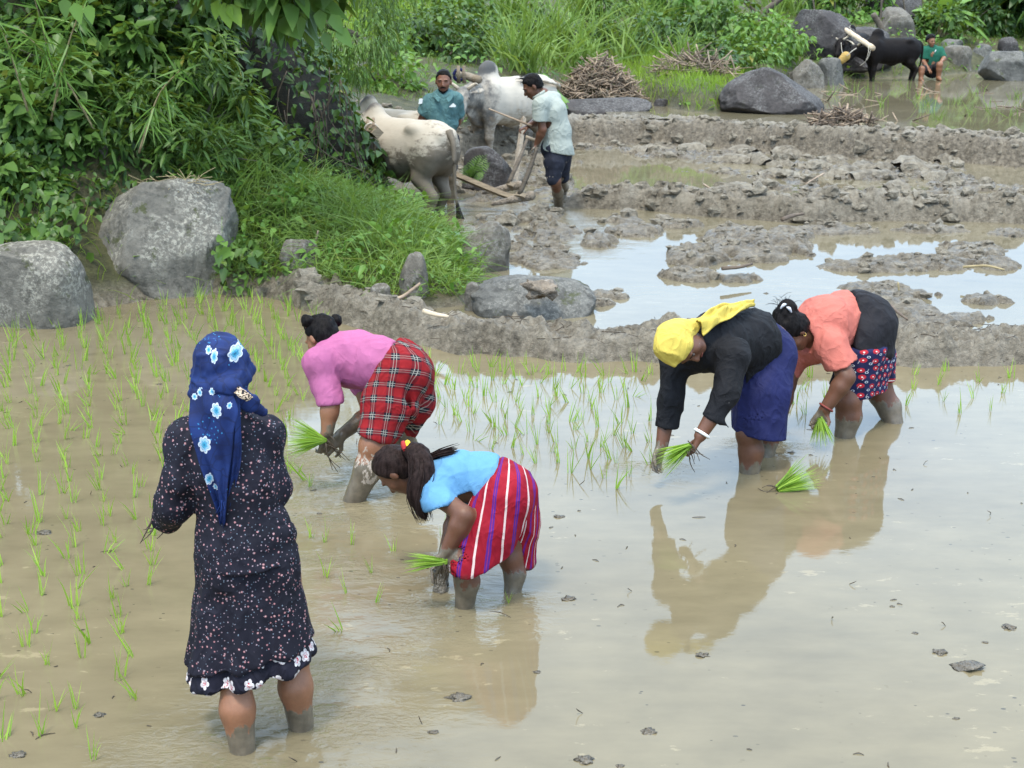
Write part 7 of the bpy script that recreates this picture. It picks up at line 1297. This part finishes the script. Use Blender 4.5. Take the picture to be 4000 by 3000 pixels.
# ------------------------------------------------------------------ rice seedlings, each a plant of its own
gr = np.random.default_rng(99); KIND = []
for k in range(9):
    n = int(gr.integers(4, 7)); o = np.stack([gr.normal(0, .010, n), gr.normal(0, .010, n), np.full(n, -.02)], 1); ln_ = gr.normal(0, .16, 2); d = rdir(gr, n, (ln_[0], ln_[1], 1), .15); d[:, 2] = np.abs(d[:, 2])
    V, F, t = blades(o, d, .12 + .12 * gr.random(n), .0066, .05 + .30 * gr.random(n) ** 2, gr, 3); KIND.append(mesh_data("rice_seedling", V, F, MAT['rice'], {'tint': np.where(np.repeat(gr.random(len(t) // 7) < .07, 7), .97, np.clip(t + .05, 0, .9))}))
OCC = [(P(a, b)[:2], r) for a, b, r in [(590, 1600, .45), (760, 1080, .2), (862, 1018, .2), (1001, 1306, .25), (1103, 1280, .2), (1617, 1020, .25), (1660, 985, .25), (1820, 943, .22), (1930, 913, .22)]]
zones = [([(-60, 715), (200, 690), (430, 640), (560, 640), (700, 690), (790, 745), (760, 800), (660, 830), (640, 1050), (340, 1060), (330, 1520), (250, 1660), (-60, 1660)], .150, "young rice seedling rooted in the brown water of the left half", "left"),
         ([(905, 800), (1420, 805), (1420, 1010), (1330, 1060), (1180, 1010), (1000, 960), (905, 880)], .142, "rice seedling standing in the sky-bright water between the planters", "middle"),
         ([(840, 772), (1400, 792), (1400, 812), (900, 806)], .20, "rice seedling in the brown reflection below the near bund", "bund"),
         ([(1700, 800), (1800, 800), (1800, 900), (1690, 900)], .2, "rice seedling seen between the two women at right", "gap"),
         ([(1945, 795), (2220, 795), (2220, 905), (2060, 900), (1950, 880)], .24, "rice seedling at the right edge below the bund", "right")]
cnt = 0; SEED = []
for poly, st, lb, gname in zones:
    pw = np.array([P(a, b)[:2] for a, b in poly]); lo, hi = pw.min(0), pw.max(0); th = .32; c, s_ = math.cos(th), math.sin(th)
    for i in range(-80, 80):
        for j in range(-80, 80):
            u, v = i * st * 1.0, j * st * 1.12; x, y = c * u - s_ * v, s_ * u + c * v + 7; x += gr.normal(0, .022); y += gr.normal(0, .022)
            if not (lo[0] < x < hi[0] and lo[1] < y < hi[1]) or gr.random() < .06: continue
            if poly_dist(np.array([x]), np.array([y]), pw)[0] < 0 or y > bund1(x) - .36: continue
            if any(np.hypot(x - q[0], y - q[1]) < r for q, r in OCC) or poly_dist(np.array([x]), np.array([y]), hill_poly)[0] > -.08 or np.hypot(x + 3.9, y - 10.2) < .55: continue
            SEED.append((y, x, gr.uniform(.62, 1.0) * (.85 if gname == 'right' else 1), gr.normal(0, .13), gr.normal(0, .13), gr.uniform(0, 6.28), int(gr.integers(0, 9)), None)); lb2, g2 = lb, gname
            if gname == 'left':
                lb2, g2 = next((l_, n_) for m_, l_, n_ in ((y > 9.0, 'rice seedling just in front of the two pale boulders', 'by the boulders'), (y > 7.2, 'rice seedling in the brown water between the boulders and the blue headscarf', 'behind the headscarf'), (y > 5.4, "rice seedling beside the floral-dress woman's arm and back", 'beside the floral dress'), (True, 'rice seedling in the brown shallows near the lower left corner', 'lower left')) if m_)
            SEED[-1] = SEED[-1][:7] + ((lb2, 'rice seedlings, ' + g2),)
SEED.sort(key=lambda q: q[0]); rest = []
for i, (y, x, sc_, rx_, ry_, rz_, k, (lb2, g2)) in enumerate(SEED):
    if i < 285:
        o = link("rice_seedling", KIND[k], None, (x, y, -.005)); o.scale = (sc_, sc_, sc_); o.rotation_euler = (rx_, ry_, rz_); meta(o, lb2, "rice seedling", g2); cnt += 1
    else:
        n = int(gr.integers(4, 7)); q = np.array([x, y, -.02]) + np.stack([gr.normal(0, .011, n), gr.normal(0, .011, n), np.zeros(n)], 1); rest.append(blades(q, rdir(gr, n, (rx_, ry_, 1), .16), sc_ * (.12 + .12 * gr.random(n)), .0066, .3 * gr.random(n) ** 2, gr, 3))
if rest:
    V, F = join([(a, b) for a, b, _ in rest]); meta(put("far_rice_seedlings", V, F, MAT['rice'], None, {'tint': np.concatenate([t for _, _, t in rest])}), "the farthest rice seedlings of the near paddy", "rice seedlings", kind='stuff')
for px, py in [(760, 1165), (700, 1235), (850, 1180), (745, 1270), (812, 1290), (806, 1225), (738, 1350), (672, 1150), (955, 1145), (1095, 1290), (668, 1040), (645, 1010), (700, 1160)]:
    p = P(px, py + 12); o = link("rice_seedling", KIND[int(gr.integers(0, 9))], None, (p[0], p[1], -.005)); sc_ = gr.uniform(.45, .8); o.scale = (sc_,) * 3; o.rotation_euler = (0, 0, gr.uniform(0, 6.28)); meta(o, "short rice seedling just planted near the blue-shirt girl", "rice seedling", "rice seedlings, newly planted"); cnt += 1
p = P(662, 1040); o = link("rice_seedling", KIND[2], None, (p[0], p[1], -.005)); o.scale = (1.25,) * 3; o.rotation_euler = (0, -.35, .3); meta(o, "tall seedling leaning under the pink-shirt woman's bundle", "rice seedling", "rice seedlings, newly planted")
# weeds standing in the far paddy
for i, (px, py) in enumerate([(1985, 215), (2000, 235), (1900, 232), (1960, 195), (2110, 205), (2140, 240), (1840, 200), (2180, 255), (2060, 225), (1795, 205), (2030, 260), (1880, 200), (2195, 215), (2090, 250)]):
    p = P(px, py, W4); n = 12; o = p + np.stack([gr.normal(0, .08, n), gr.normal(0, .08, n), np.full(n, -.03)], 1); V, F, t = blades(o, rdir(gr, n, (0, 0, 1), .25), .16 + .25 * gr.random(n), .012, .4 * gr.random(n), gr, 2); o = put("water_grass", V, F, MAT['grass'], None, {'tint': t}, origin=p); meta(o, "tuft of thin grass standing in the far paddy water", "grass tuft", "grass tufts in the far paddy")
print("seedlings", cnt, len(SEED))
